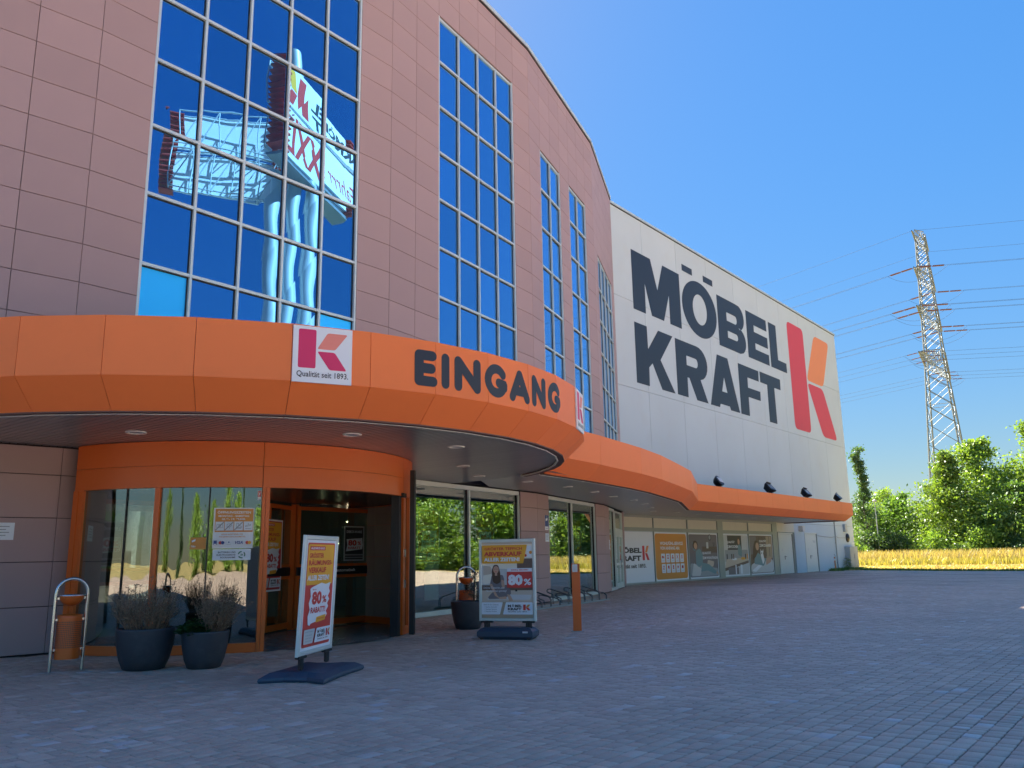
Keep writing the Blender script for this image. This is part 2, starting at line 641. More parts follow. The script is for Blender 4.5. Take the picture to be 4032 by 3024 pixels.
M['yellow'] = mat('print_yellow', (0.86, 0.42, 0.03), 0.5)
M['pred'] = mat('print_red', (0.62, 0.05, 0.04), 0.5)
M['pwhite'] = mat('print_white', (0.80, 0.82, 0.86), 0.5)
M['pcream'] = mat('print_cream', (0.86, 0.80, 0.68), 0.5)
M['porange'] = mat('print_orange', (0.70, 0.29, 0.055), 0.5)
M['ptan'] = mat('print_tan', (0.42, 0.32, 0.22), 0.5)
M['pgrey'] = mat('print_grey', (0.35, 0.36, 0.38), 0.5)
M['plgrey'] = mat('print_light_grey', (0.60, 0.60, 0.60), 0.5)
M['pdark'] = mat('print_charcoal', (0.05, 0.048, 0.05), 0.5)
M['pblue'] = mat('print_blue', (0.03, 0.07, 0.25), 0.5)
M['pgreen'] = mat('print_green', (0.02, 0.18, 0.12), 0.5)
M['skin'] = mat('print_skin', (0.55, 0.34, 0.24), 0.5)
M['hair'] = mat('print_hair', (0.09, 0.045, 0.025), 0.5)
M['pbeige'] = mat('print_beige', (0.60, 0.50, 0.40), 0.5)
M['pbrown'] = mat('print_brown', (0.16, 0.10, 0.075), 0.5)
M['pteal'] = mat('print_teal', (0.18, 0.30, 0.33), 0.5)
M['pmauve'] = mat('print_mauve', (0.20, 0.17, 0.18), 0.5)
M['lamp'] = emis('lamp_glow', (1.0, 0.82, 0.5), 9.0)
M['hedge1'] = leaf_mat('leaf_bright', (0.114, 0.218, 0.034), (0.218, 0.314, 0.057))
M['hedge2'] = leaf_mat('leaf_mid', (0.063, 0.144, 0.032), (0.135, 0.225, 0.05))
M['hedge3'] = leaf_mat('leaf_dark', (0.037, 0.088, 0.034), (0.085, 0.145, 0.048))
M['plant'] = leaf_mat('planter_leaf', (0.018, 0.075, 0.022), (0.05, 0.14, 0.045), 0.2)
M['cypress'] = leaf_mat('brown_conifer', (0.05, 0.035, 0.02), (0.10, 0.07, 0.035), 0.2)
M['drygrass'] = leaf_mat('dry_grass', (0.34, 0.26, 0.11), (0.42, 0.34, 0.16), 0.3)
M['midgrass'] = leaf_mat('olive_grass', (0.20, 0.19, 0.05), (0.36, 0.30, 0.09), 0.3)
M['weed'] = leaf_mat('green_weed', (0.08, 0.16, 0.032), (0.192, 0.272, 0.064), 0.3)

def paver_mat(name, island):
    """Weathered concrete paver: brown-grey, each stone its own tone, a few bluish or pale ones."""
    m = bpy.data.materials.new(name)
    m.use_nodes = True
    n = m.node_tree.nodes
    l = m.node_tree.links
    b = n['Principled BSDF']
    b.inputs['Roughness'].default_value = 0.62
    if island:
        r = n.new('ShaderNodeNewGeometry').outputs['Random Per Island']
    else:
        r = n.new('ShaderNodeObjectInfo').outputs['Random']
    cr_ = n.new('ShaderNodeValToRGB')
    e = cr_.color_ramp.elements
    cols = [(0.0, (0.45, 0.32, 0.25)), (0.35, (0.49, 0.35, 0.275)), (0.7, (0.53, 0.385, 0.30)), (0.94, (0.56, 0.41, 0.325)), (0.97, (0.60, 0.47, 0.39)), (0.988, (0.52, 0.44, 0.42)), (1.0, (0.64, 0.56, 0.51))]
    e[0].position, e[0].color = cols[0][0], (*cols[0][1], 1)
    e[1].position, e[1].color = cols[-1][0], (*cols[-1][1], 1)
    for p, c in cols[1:-1]:
        x = e.new(p)
        x.color = (*c, 1)
    l.new(r, cr_.inputs[0])
    g = n.new('ShaderNodeNewGeometry')
    nz = n.new('ShaderNodeTexNoise')
    nz.inputs['Scale'].default_value = 0.45
    nz.inputs['Detail'].default_value = 6
    l.new(g.outputs['Position'], nz.inputs['Vector'])
    n2 = n.new('ShaderNodeTexNoise')
    n2.inputs['Scale'].default_value = 140
    n2.inputs['Detail'].default_value = 3
    l.new(g.outputs['Position'], n2.inputs['Vector'])
    out = cr_.outputs[0]
    for src, lo, hi in ((nz.outputs['Fac'], 0.86, 1.14), (n2.outputs['Fac'], 0.8, 1.2)):
        mr = n.new('ShaderNodeMapRange')
        mr.inputs['From Min'].default_value = 0.25
        mr.inputs['From Max'].default_value = 0.75
        mr.inputs['To Min'].default_value = lo
        mr.inputs['To Max'].default_value = hi
        l.new(src, mr.inputs['Value'])
        sc = n.new('ShaderNodeVectorMath')
        sc.operation = 'SCALE'
        l.new(out, sc.inputs[0])
        l.new(mr.outputs[0], sc.inputs['Scale'])
        out = sc.outputs[0]
    l.new(out, b.inputs['Base Color'])
    bp = n.new('ShaderNodeBump')
    bp.inputs['Strength'].default_value = 0.25
    bp.inputs['Distance'].default_value = 0.004
    l.new(n2.outputs['Fac'], bp.inputs['Height'])
    l.new(bp.outputs['Normal'], b.inputs['Normal'])
    return m
M['paver'] = paver_mat('paver_stone', False)
M['paver_i'] = paver_mat('paver_stone_field', True)

def ground_mat():
    m = bpy.data.materials.new('meadow_ground')
    m.use_nodes = True
    n = m.node_tree.nodes
    l = m.node_tree.links
    b = n['Principled BSDF']
    b.inputs['Roughness'].default_value = 0.95
    g = n.new('ShaderNodeNewGeometry')
    nz = n.new('ShaderNodeTexNoise')
    nz.inputs['Scale'].default_value = 0.09
    nz.inputs['Detail'].default_value = 9
    nz.inputs['Roughness'].default_value = 0.62
    l.new(g.outputs['Position'], nz.inputs['Vector'])
    r = n.new('ShaderNodeValToRGB')
    e = r.color_ramp.elements
    e[0].position, e[0].color = 0.36, (0.16, 0.15, 0.045, 1)
    e[1].position, e[1].color = 0.66, (0.40, 0.29, 0.11, 1)
    x = e.new(0.5)
    x.color = (0.34, 0.25, 0.085, 1)
    l.new(nz.outputs['Fac'], r.inputs[0])
    n2 = n.new('ShaderNodeTexNoise')
    n2.inputs['Scale'].default_value = 4
    n2.inputs['Detail'].default_value = 6
    l.new(g.outputs['Position'], n2.inputs['Vector'])
    mr = n.new('ShaderNodeMapRange')
    mr.inputs['To Min'].default_value = 0.6
    mr.inputs['To Max'].default_value = 1.4
    l.new(n2.outputs['Fac'], mr.inputs['Value'])
    sc = n.new('ShaderNodeVectorMath')
    sc.operation = 'SCALE'
    l.new(r.outputs[0], sc.inputs[0])
    l.new(mr.outputs[0], sc.inputs['Scale'])
    l.new(sc.outputs[0], b.inputs['Base Color'])
    return m
M['ground'] = ground_mat()

def plaza_mat(ang):
    """Paving beyond the built stones: joints along the courses."""
    m = bpy.data.materials.new('plaza_paving')
    m.use_nodes = True
    n = m.node_tree.nodes
    l = m.node_tree.links
    b = n['Principled BSDF']
    b.inputs['Roughness'].default_value = 0.65
    g = n.new('ShaderNodeNewGeometry')
    mp = n.new('ShaderNodeMapping')
    mp.inputs['Rotation'].default_value = (0, 0, -ang)
    l.new(g.outputs['Position'], mp.inputs['Vector'])
    br = n.new('ShaderNodeTexBrick')
    br.inputs['Scale'].default_value = 1.0
    br.inputs['Brick Width'].default_value = 0.17
    br.inputs['Row Height'].default_value = 0.14
    br.inputs['Mortar Size'].default_value = 0.006
    br.inputs['Color1'].default_value = (0.45, 0.32, 0.25, 1)
    br.inputs['Color2'].default_value = (0.53, 0.385, 0.30, 1)
    br.inputs['Mortar'].default_value = (0.03, 0.026, 0.026, 1)
    l.new(mp.outputs[0], br.inputs['Vector'])
    nz = n.new('ShaderNodeTexNoise')
    nz.inputs['Scale'].default_value = 0.45
    nz.inputs['Detail'].default_value = 7
    l.new(g.outputs['Position'], nz.inputs['Vector'])
    mr = n.new('ShaderNodeMapRange')
    mr.inputs['From Min'].default_value = 0.25
    mr.inputs['From Max'].default_value = 0.75
    mr.inputs['To Min'].default_value = 0.7
    mr.inputs['To Max'].default_value = 1.3
    l.new(nz.outputs['Fac'], mr.inputs['Value'])
    sc = n.new('ShaderNodeVectorMath')
    sc.operation = 'SCALE'
    l.new(br.outputs['Color'], sc.inputs[0])
    l.new(mr.outputs[0], sc.inputs['Scale'])
    l.new(sc.outputs[0], b.inputs['Base Color'])
    return m
M['plaza'] = plaza_mat(R_(51.55))
# ------------------------------------------------------------------ plan of the place (metres; camera at the origin)
def dv(a): return Vector((math.cos(R_(a)), math.sin(R_(a))))
FL, ROW, Z0 = 7.87, 0.758, 8.21          # facet length, cladding row, reference joint
CW = FL / 7
A_ = Vector((-3.21, 21.02))
ANG = {-3: 27.6, -2: 35.6, -1: 43.6, 0: 51.6, 1: 59.6, 2: 67.6, 3: 75.6}
V = {1: A_}
V[2] = V[1] + dv(59.6) * FL
V[3] = V[2] + dv(67.6) * FL
V[4] = V[3] + dv(75.6) * 6.5
V[0] = V[1] - dv(51.6) * FL
V[-1] = V[0] - dv(43.6) * FL
V[-2] = V[-1] - dv(35.6) * FL
V[-3] = V[-2] - dv(27.6) * FL
H_BROWN, H_HALL = 20.23, 20.92
WA = 51.55
WD = dv(WA)
WN = Vector((WD.y, -WD.x))
DP = Vector((5.80, 43.70))               # start of the white wall at the ground
HALL_L = 38.12
def wall(s, off=0.0): return DP + WD * s + WN * off
E_ = wall(HALL_L)

# ------------------------------------------------------------------ ground and plaza
gm = bpy.data.meshes.new('ground')
gm.from_pydata([(-900, -900, -0.05), (900, -900, -0.05), (900, 900, -0.05), (-900, 900, -0.05)], [], [(0, 1, 2, 3)])
gm.materials.append(M['ground'])
tag(link('ground', gm), kind='structure')
pl = [(-70, -75), (75, -75), (82, 20), (80, 50), (60, 54.5), (46, 54.0), (38.5, 55.5), (34.4, 58.0), (31.0, 62.3), (28.6, 67.4), (27.6, 71.6), (24, 67), (-10, 30), (-70, 30)]
plm = MB()
plm.add([(x, y, -0.014) for x, y in pl], [tuple(range(len(pl)))], M['plaza'])
plaza = tag(plm.build('plaza'), kind='structure')

def build_pavers():
    """Courses of three stone lengths along the white wall; the largest in view are single stones."""
    wd = np.array([WD.x, WD.y]); wn = np.array([WN.x, WN.y])
    f = np.array(f0); rr = np.array(camR); uu = np.array(camU)
    lens = np.array([0.21, 0.14, 0.07])
    half_tan = 0.5 / FPX * 1.04
    out = []
    b0, b1 = -46.0 * 1, 34.0
    # course coordinate b = P . n ; along coordinate a = P . d
    for j in range(int(-34 / 0.14), int(10 / 0.14)):
        b = j * 0.14
        amin, amax = -2.0, 62.0
        seq = RNG.choice(3, size=int((amax - amin) / 0.13), p=[0.40, 0.36, 0.24])
        L = lens[seq]
        s = np.cumsum(L) + amin + RNG.uniform(0, .2) - L
        c = s + L / 2
        P = wd[None, :] * c[:, None] + wn[None, :] * (b + 0.07)
        y = P[:, 1]; x = P[:, 0]
        d = np.hypot(x, y)
        lat = np.abs(x) <= half_tan * y * 1.02 + 1.3
        keep = lat & (y > 4.6) & (d < 41.0)
        # not under the buildings or the door
        dd = (P - np.array([DP.x, DP.y])) @ wn
        keep &= ~((dd < 0.0) & (((P - np.array([DP.x, DP.y])) @ wd) > -4))
        for k in (-1, 0, 1, 2, 3):
            p, q = np.array(V[k]), np.array(V[k + 1])
            t = (q - p) / np.linalg.norm(q - p)
            nn = np.array([t[1], -t[0]])
            rel = P - p
            sa = rel @ t; so_ = rel @ nn
            keep &= ~((sa > -0.1) & (sa < np.linalg.norm(q - p) + 0.1) & (so_ < 0.03))
        keep &= np.hypot(x + 5.97, y - 18.08) > 3.74
        if keep.any():
            out.append(np.c_[P[keep], L[keep]])
    S = np.concatenate(out)
    N = len(S)
    dep = S[:, 1] * f[1] + (-EYE) * f[2]
    u = 512 + (S[:, 0] * rr[0] + S[:, 1] * rr[1] - EYE * rr[2]) / dep * FPX * 1024
    v = 384 - (S[:, 0] * uu[0] + S[:, 1] * uu[1] - EYE * uu[2]) / dep * FPX * 1024
    inview = (u > 4) & (u < 1020) & (v > 4) & (v < 764)
    size = np.where(inview, S[:, 2] / dep ** 2, 0)
    order = np.argsort(-size)
    big, rest = order[:300], order[300:]
    tilt = RNG.normal(0, 0.006, (N, 2)); dz = RNG.normal(0, 0.0016, N)
    # geometry of one stone, unit in length and width
    def stone(L):
        h, w, bv, dp_ = (L - 0.007) / 2, (0.14 - 0.008) / 2, 0.007, 0.013
        top = [(-h + bv, -w + bv, 0), (h - bv, -w + bv, 0), (h - bv, w - bv, 0), (-h + bv, w - bv, 0)]
        mid = [(-h, -w, -0.006), (h, -w, -0.006), (h, w, -0.006), (-h, w, -0.006)]
        bot = [(-h, -w, -dp_), (h, -w, -dp_), (h, w, -dp_), (-h, w, -dp_)]
        return np.array(top + mid + bot)
    FQ = [(0, 1, 2, 3)] + [(4 + i, 4 + (i + 1) % 4, (i + 1) % 4, i) for i in range(4)] + [(8 + i, 8 + (i + 1) % 4, 4 + (i + 1) % 4, 4 + i) for i in range(4)]
    FQ = np.array(FQ)
    ms = {}
    for Lk in (0.21, 0.14, 0.07):
        ms[round(Lk, 2)] = np_mesh('paver', stone(Lk), FQ, [M['paver']])
    for i in big:
        o = link('paver', ms[round(float(S[i, 2]), 2)], plaza, (S[i, 0], S[i, 1], dz[i]), 0)
        o.rotation_euler = (tilt[i, 0], tilt[i, 1], R_(WA))
    R3 = np.array([[wd[0], -wd[1]], [wd[1], wd[0]]])
    allv = np.zeros((len(rest), 12, 3), np.float32)
    for Lk in (0.21, 0.14, 0.07):
        idx = np.where(np.abs(S[rest, 2] - Lk) < 0.01)[0]
        st = stone(Lk)
        xy = st[:, :2] @ R3.T
        allv[idx, :, 0] = xy[None, :, 0] + S[rest[idx], 0][:, None]
        allv[idx, :, 1] = xy[None, :, 1] + S[rest[idx], 1][:, None]
        allv[idx, :, 2] = st[None, :, 2] + dz[rest[idx]][:, None] + st[None, :, 0] * tilt[rest[idx], 0][:, None] + st[None, :, 1] * tilt[rest[idx], 1][:, None]
    # far stones keep only their top and bevels
    F = (FQ[None, :, :] + (np.arange(len(rest)) * 12)[:, None, None]).reshape(-1, 4)
    me = np_mesh('paver_field', allv.reshape(-1, 3), F, [M['paver_i']])
    tag(link('paver_field', me, plaza), kind='stuff')
    return N
NPAV = build_pavers()
# ------------------------------------------------------------------ the brown, curved store front
ZC = 3.62                                # ceiling of the ground floor
store = thing('store_building', 'tall brown panelled store front curving away behind the orange entrance canopy', 'building', (V[1].x, V[1].y, 0))
SO = (V[1].x, V[1].y, 0)
def FR(k, off=0.0): return frame2(V[k], ANG[k], 0.0, off)

def box_on(mb, F, x0, x1, y0, y1, z0, z1, m, bev=0.0):
    """Box in facade coordinates: along, up, out."""
    if bev:
        b = bev
        lo = [(x0, y0, z0), (x1, y0, z0), (x1, y1, z0), (x0, y1, z0)]
        md = [(x0, y0, z1 - b), (x1, y0, z1 - b), (x1, y1, z1 - b), (x0, y1, z1 - b)]
        hi = [(x0 + b, y0 + b, z1), (x1 - b, y0 + b, z1), (x1 - b, y1 - b, z1), (x0 + b, y1 - b, z1)]
        vs = [F(*p) for p in lo + md + hi]
        fs = [(3, 2, 1, 0), (8, 9, 10, 11)]
        for k in (0, 4):
            fs += [(k + i, k + (i + 1) % 4, k + 4 + (i + 1) % 4, k + 4 + i) for i in range(4)]
        mb.add(vs, fs, m)
    else:
        vs = [F(x, y, z) for z in (z0, z1) for x, y in ((x0, y0), (x1, y0), (x1, y1), (x0, y1))]
        mb.add(vs, [(3, 2, 1, 0), (4, 5, 6, 7), (0, 1, 5, 4), (1, 2, 6, 5), (2, 3, 7, 6), (3, 0, 4, 7)], m)

# body: dark backing behind the cladding, closed round the back, roof
body = MB()
seq = [-3, -2, -1, 0, 1, 2, 3]
inner = []
for k in seq + [4]:
    a = ANG[min(k, 3)]
    if -3 < k < 4:
        a = (ANG[k] + ANG[k - 1]) / 2
    n = Vector((math.sin(R_(a)), -math.cos(R_(a))))
    inner.append(V[k] - n * 0.14)
back = [inner[-1] + Vector((-6, 9)), inner[0] + Vector((-16, 34)), inner[0] + Vector((-6, 4))]
N = len(inner)
for i in range(N - 1):
    p, q = inner[i], inner[i + 1]
    zlo = 0.0 if i < 2 else ZC + 0.02
    m = M['panel'] if i < 2 else M['joint']
    body.add([(p.x, p.y, zlo), (q.x, q.y, zlo), (q.x, q.y, 20.0), (p.x, p.y, 20.0)], [(0, 1, 2, 3)], m)
ring = inner + back
for i in range(N - 1, len(ring)):
    p, q = ring[i], ring[(i + 1) % len(ring)]
    body.add([(p.x, p.y, 0), (q.x, q.y, 0), (q.x, q.y, 20.0), (p.x, p.y, 20.0)], [(0, 1, 2, 3)], M['panel'])
body.add([(p.x, p.y, 20.0) for p in ring], [tuple(range(len(ring)))], M['joint'])
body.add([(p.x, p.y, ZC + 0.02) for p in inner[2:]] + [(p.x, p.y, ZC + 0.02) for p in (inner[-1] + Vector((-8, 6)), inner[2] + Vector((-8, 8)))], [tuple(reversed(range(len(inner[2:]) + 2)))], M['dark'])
body.build('wall', store, SO)

# coping along the roof edge
cop = MB()
for k in seq:
    F = FR(k)
    Ln = FL if k < 3 else 6.5
    box_on(cop, F, -0.02, Ln + 0.02, 20.10, 20.24, -0.30, 0.05, M['alu'])
    box_on(cop, F, -0.015, Ln + 0.015, 20.02, 20.10, -0.30, 0.02, M['joint'])
cop.build('coping', store, SO)

# cladding panels: (facet, x0, x1, z0, z1)
PAN = []
rows = [(Z0 + ROW * k, Z0 + ROW * (k + 1)) for k in range(-5, 15)] + [(Z0 + ROW * 15, 20.02)]
def col(k, x0, x1, zmin=4.3, zmax=21):
    for a, b in rows:
        if a >= zmin - 0.01 and b <= zmax + 0.01:
            PAN.append((k, x0, x1, a, b))
TOP = {'g1': Z0 + ROW * 15, 'w2': Z0 + ROW * 13, 'w34': Z0 + ROW * 11, 'w5': Z0 + ROW * 9}
for c in range(7):
    col(-1, c * CW, (c + 1) * CW)
for c in range(7):
    col(0, c * CW, (c + 1) * CW, TOP['g1'] if 1 <= c <= 5 else 4.3)
    col(1, c * CW, (c + 1) * CW, TOP['w2'] if 2 <= c <= 5 else 4.3)
    col(2, c * CW, (c + 1) * CW, TOP['w34'] if c in (1, 2, 4, 5) else 4.3)
x5 = [0, 1.0, 1.0 + 1.15, 1.0 + 2.3, 1.0 + 3.45, 1.0 + 4.6, 6.5]
for i in range(6):
    col(3, x5[i], x5[i + 1], TOP['w5'] if 1 <= i <= 4 else 4.3)
G = 0.010
_pm = {}
def panel_mesh(w, h):
    key = (round(w, 3), round(h, 3))
    if key not in _pm:
        mb = MB()
        b = 0.006
        x0, x1, y0, y1, z0, z1 = G / 2, w - G / 2, G / 2, h - G / 2, -0.035, 0.0
        # local: x along, z up, -y out
        F = lambda x, y, z: (x, -z, y)
        box_on(mb, F, x0, x1, y0, y1, z0, z1, M['panel'], b)
        me = bpy.data.meshes.new('cladding_panel')
        me.from_pydata(mb.v, [], mb.f)
        me.materials.append(M['panel'])
        me.update()
        _pm[key] = me
    return _pm[key]
def view_size(p, w, h, k):
    d = Vector((p.x, p.y, p.z - EYE))
    dep = d.dot(f0)
    if dep < 1: return 0
    u = d.dot(camR) / dep * FPX
    v = d.dot(camU) / dep * FPX
    if abs(u) > 0.52 or abs(v) > 0.39: return 0
    a = R_(ANG[k])
    n = Vector((math.sin(a), -math.cos(a), 0))
    return w * h * abs(n.dot(d)) / dep ** 3
cand = []
for (k, x0, x1, a, b) in PAN:
    p = V[k] + dv(ANG[k]) * (x0 + x1) / 2
    s = view_size(Vector((p.x, p.y, (a + b) / 2)), x1 - x0, b - a, k)
    if (a + b) / 2 < 6.4: s *= 0.001
    cand.append((s, (k, x0, x1, a, b)))
cand.sort(key=lambda t: -t[0])
rest = MB()
for i, (s, (k, x0, x1, a, b)) in enumerate(cand):
    if i < 300:
        p = V[k] + dv(ANG[k]) * x0
        link('cladding_panel', panel_mesh(x1 - x0, b - a), store, (p.x - SO[0], p.y - SO[1], a), R_(ANG[k]))
    else:
        box_on(rest, FR(k), x0 + G / 2, x1 - G / 2, a + G / 2, b - G / 2, -0.035, 0.0, M['panel'], 0.006)
tag(rest.build('cladding_field', store, SO), kind='stuff')

# tall windows: frame members and panes
def pane_obj(parent, F, x0, x1, y0, y1, z, m, name='pane', label=None):
    mb = MB()
    cx, cy = (x0 + x1) / 2, (y0 + y1) / 2
    c = Vector(F(cx, cy, z))
    pts = [F(x0, y0, z), F(x1, y0, z), F(x1, y1, z), F(x0, y1, z), F(x0, y0, z - .012), F(x1, y0, z - .012), F(x1, y1, z - .012), F(x0, y1, z - .012)]
    j = RNG.normal(0, 0.0018, 4)
    n = Vector(F(0, 0, 1)) - Vector(F(0, 0, 0))
    pts = [Vector(p) + n * float(j[i % 4]) for i, p in enumerate(pts)]
    mb.add(pts, [(0, 1, 2, 3), (7, 6, 5, 4), (0, 4, 5, 1), (1, 5, 6, 2), (2, 6, 7, 3), (3, 7, 4, 0)], m)
    pl_ = Vector(parent.matrix_basis.translation) if parent else Vector()
    q = parent
    off = Vector((0, 0, 0))
    while q is not None:
        off += q.location
        q = q.parent
    o = mb.build(name, parent, tuple(c), loc=tuple(c - off))
    if label: o['label'] = label
    return o

def tall_window(k, xs, ztop, zlow, label, special=None, glass=None):
    F = FR(k)
    fr = MB()
    x0, x1 = xs[0], xs[-1]
    # perimeter with a dark shadow gap and a pale frame
    for a, b in ((x0, x0 + 0.055), (x1 - 0.055, x1)):
        box_on(fr, F, a, b, zlow, ztop, -0.13, -0.012, M['alu'])
    box_on(fr, F, x0 + .055, x1 - .055, ztop - 0.10, ztop - 0.02, -0.13, -0.04, M['alu'])
    box_on(fr, F, x0 + .01, x1 - .01, ztop - 0.02, ztop, -0.13, -0.05, M['gasket'])
    w = fr.build('window', store, SO)
    w['label'] = label
    zs = [z for z in [7.44 + 1.517 * i - 0.03 for i in range(-2, 10)] if zlow < z < ztop - 0.3]
    for x in xs[1:-1]:
        mb = MB()
        box_on(mb, F, x - 0.028, x + 0.028, zlow, ztop - 0.10, -0.11, -0.018, M['alu'])
        mb.build('mullion', w, SO)
    for z in zs:
        mb = MB()
        for a, b in zip(xs[:-1], xs[1:]):
            a2 = a + (0.055 if a == x0 else 0.028)
            b2 = b - (0.055 if b == x1 else 0.028)
            box_on(mb, F, a2, b2, z - 0.032, z + 0.032, -0.11, -0.022, M['alu'])
            box_on(mb, F, a2, b2, z - 0.058, z - 0.032, -0.11, -0.075, M['gasket'])
        mb.build('transom', w, SO)
    gk = MB()
    for a, b in zip(xs[:-1], xs[1:]):
        b2 = b - (0.055 if b == x1 else 0.028)
        box_on(gk, F, b2 - 0.026, b2, zlow, ztop - 0.10, -0.112, -0.076, M['gasket'])
    gk.build('gasket', w, SO)
    lev = [zlow] + zs + [ztop - 0.10]
    for i, (a, b) in enumerate(zip(xs[:-1], xs[1:])):
        for j, (c, d) in enumerate(zip(lev[:-1], lev[1:])):
            g = glass or M['glass_up']
            lab = None
            if special and (i, j) in special:
                g, lab = M['glass_blue'], 'opaque bright blue pane in a bottom corner of the window'
            pane_obj(w, F, a, b, c, d, -0.09, g, label=lab)
    return w
zl = 4.95
tall_window(0, [CW * i for i in range(1, 7)], TOP['g1'], zl, 'widest mirrored window of five pane columns, reflecting the sign tower', {(0, 1): 1, (4, 1): 1, (0, 0): 1, (4, 0): 1}, M['glass_wavy'])
tall_window(1, [CW * i for i in range(2, 7)], TOP['w2'], zl, 'mirrored blue window of four pane columns above the black lettering')
tall_window(2, [CW * i for i in range(1, 4)], TOP['w34'], zl, 'narrow mirrored window of two pane columns, the first right of the four-column window')
tall_window(2, [CW * i for i in range(4, 7)], TOP['w34'], zl, 'narrow mirrored window of two pane columns, the second right of the four-column window')
tall_window(3, x5[1:6], TOP['w5'], zl, 'dark window of four pane columns right next to the white hall')

# ground floor: clad piers, shop windows, side door
PR = [(0.02, 0.80), (0.80, 1.555), (1.555, 2.31), (2.31, 3.065), (3.065, 3.56)]
piers = [(-1, [i * CW for i in range(3, 8)]), (0, [0, 0.86]), (1, [0.15, 1.20]), (1, [6.75, FL]), (2, [0, 1.10]), (2, [6.64, FL]), (3, [0, 1.31]), (3, [5.95, 6.5])]
core = MB()
for k, xs in piers:
    box_on(core, FR(k), xs[0] + 0.01, xs[-1] - 0.01, 0.0, ZC, -0.45, -0.036, M['joint'])
    for x0, x1 in zip(xs[:-1], xs[1:]):
        for a, b in PR:
            p = V[k] + dv(ANG[k]) * x0
            link('pier_panel', panel_mesh(x1 - x0, b - a), store, (p.x - SO[0], p.y - SO[1], a), R_(ANG[k]))
core.build('pier_core', store, SO)

def shop_window(k, xs, label):
    F = FR(k)
    fr = MB()
    x0, x1 = xs[0], xs[-1]
    box_on(fr, F, x0, x1, 0.0, 0.12, -0.22, -0.02, M['alu'])
    box_on(fr, F, x0, x1, 3.44, 3.56, -0.22, -0.05, M['alu'])
    for i, x in enumerate(xs):
        a = x if i == 0 else x - 0.035
        b = x if i == len(xs) - 1 else x + 0.035
        if i == 0: b = x + 0.06
        if i == len(xs) - 1: a = x - 0.06
        box_on(fr, F, a, b, 0.12, 3.44, -0.20, -0.04, M['alu'])
        box_on(fr, F, a - 0.02, a, 0.12, 3.44, -0.19, -0.10, M['gasket'])
    w = fr.build('shop_window', store, SO)
    w['label'] = label
    for a, b in zip(xs[:-1], xs[1:]):
        pane_obj(w, F, a, b, 0.12, 3.44, -0.13, M['glass'])
    return w
shop_window(1, [1.20, 3.86, 6.75], 'wide shop window right of the revolving door')
shop_window(2, [1.10, 3.73, 6.64], 'shop window behind the bicycle rack')
shop_window(3, [1.31, 3.35], 'single shop pane left of the glazed side door')
# side door on the last facet
F = FR(3)
sd = MB()
for x in (3.39, 5.87):
    box_on(sd, F, x - 0.04, x + 0.04, 0.0, 3.5, -0.16, -0.02, M['alu'])
box_on(sd, F, 3.43, 5.83, 2.45, 2.72, -0.16, -0.03, M['alu'])
box_on(sd, F, 3.43, 5.83, 3.42, 3.5, -0.16, -0.03, M['alu'])
sdo = sd.build('side_door', store, SO)
sdo['label'] = 'white framed glazed side door at the far end of the brown front'
for a, b in ((3.43, 4.63), (4.63, 5.83)):
    lf = MB()
    for x0, x1 in ((a, a + 0.09), (b - 0.09, b)):
        box_on(lf, F, x0 + .004, x1 - .004, 0.02, 2.44, -0.12, -0.035, M['alu'])
    for y0, y1 in ((0.02, 0.26), (1.05, 1.16), (2.34, 2.44)):
        box_on(lf, F, a + .09, b - .09, y0, y1, -0.12, -0.04, M['alu'])
    lo = lf.build('door_leaf', sdo, SO)
    pane_obj(sdo, F, a + .09, b - .09, 0.26, 1.05, -0.08, M['glass'])
    pane_obj(sdo, F, a + .09, b - .09, 1.16, 2.34, -0.08, M['glass'])
    pane_obj(sdo, F, a, b, 2.72, 3.42, -0.08, M['glass'])
    hb = MB()
    xh = b - 0.14 if a < 4 else a + 0.14
    hb.tube([F(xh, 0.95, -0.03), F(xh, 0.95, 0.03), F(xh, 1.30, 0.03), F(xh, 1.30, -0.03)], 0.014, M['steel'], 6)
    hb.build('handle', sdo, SO)

# interior seen dimly through the glass
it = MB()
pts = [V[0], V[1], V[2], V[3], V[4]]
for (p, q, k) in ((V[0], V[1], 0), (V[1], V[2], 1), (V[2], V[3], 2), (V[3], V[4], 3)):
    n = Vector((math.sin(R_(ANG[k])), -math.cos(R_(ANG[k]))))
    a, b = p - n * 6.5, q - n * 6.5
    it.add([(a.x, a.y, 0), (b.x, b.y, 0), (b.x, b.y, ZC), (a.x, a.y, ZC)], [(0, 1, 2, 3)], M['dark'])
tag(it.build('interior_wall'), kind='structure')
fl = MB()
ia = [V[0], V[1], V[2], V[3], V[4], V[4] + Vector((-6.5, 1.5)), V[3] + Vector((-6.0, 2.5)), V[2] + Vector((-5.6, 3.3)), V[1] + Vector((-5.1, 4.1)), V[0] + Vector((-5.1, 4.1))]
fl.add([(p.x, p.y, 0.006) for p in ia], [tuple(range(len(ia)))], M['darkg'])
tag(fl.build('interior_floor'), kind='structure')
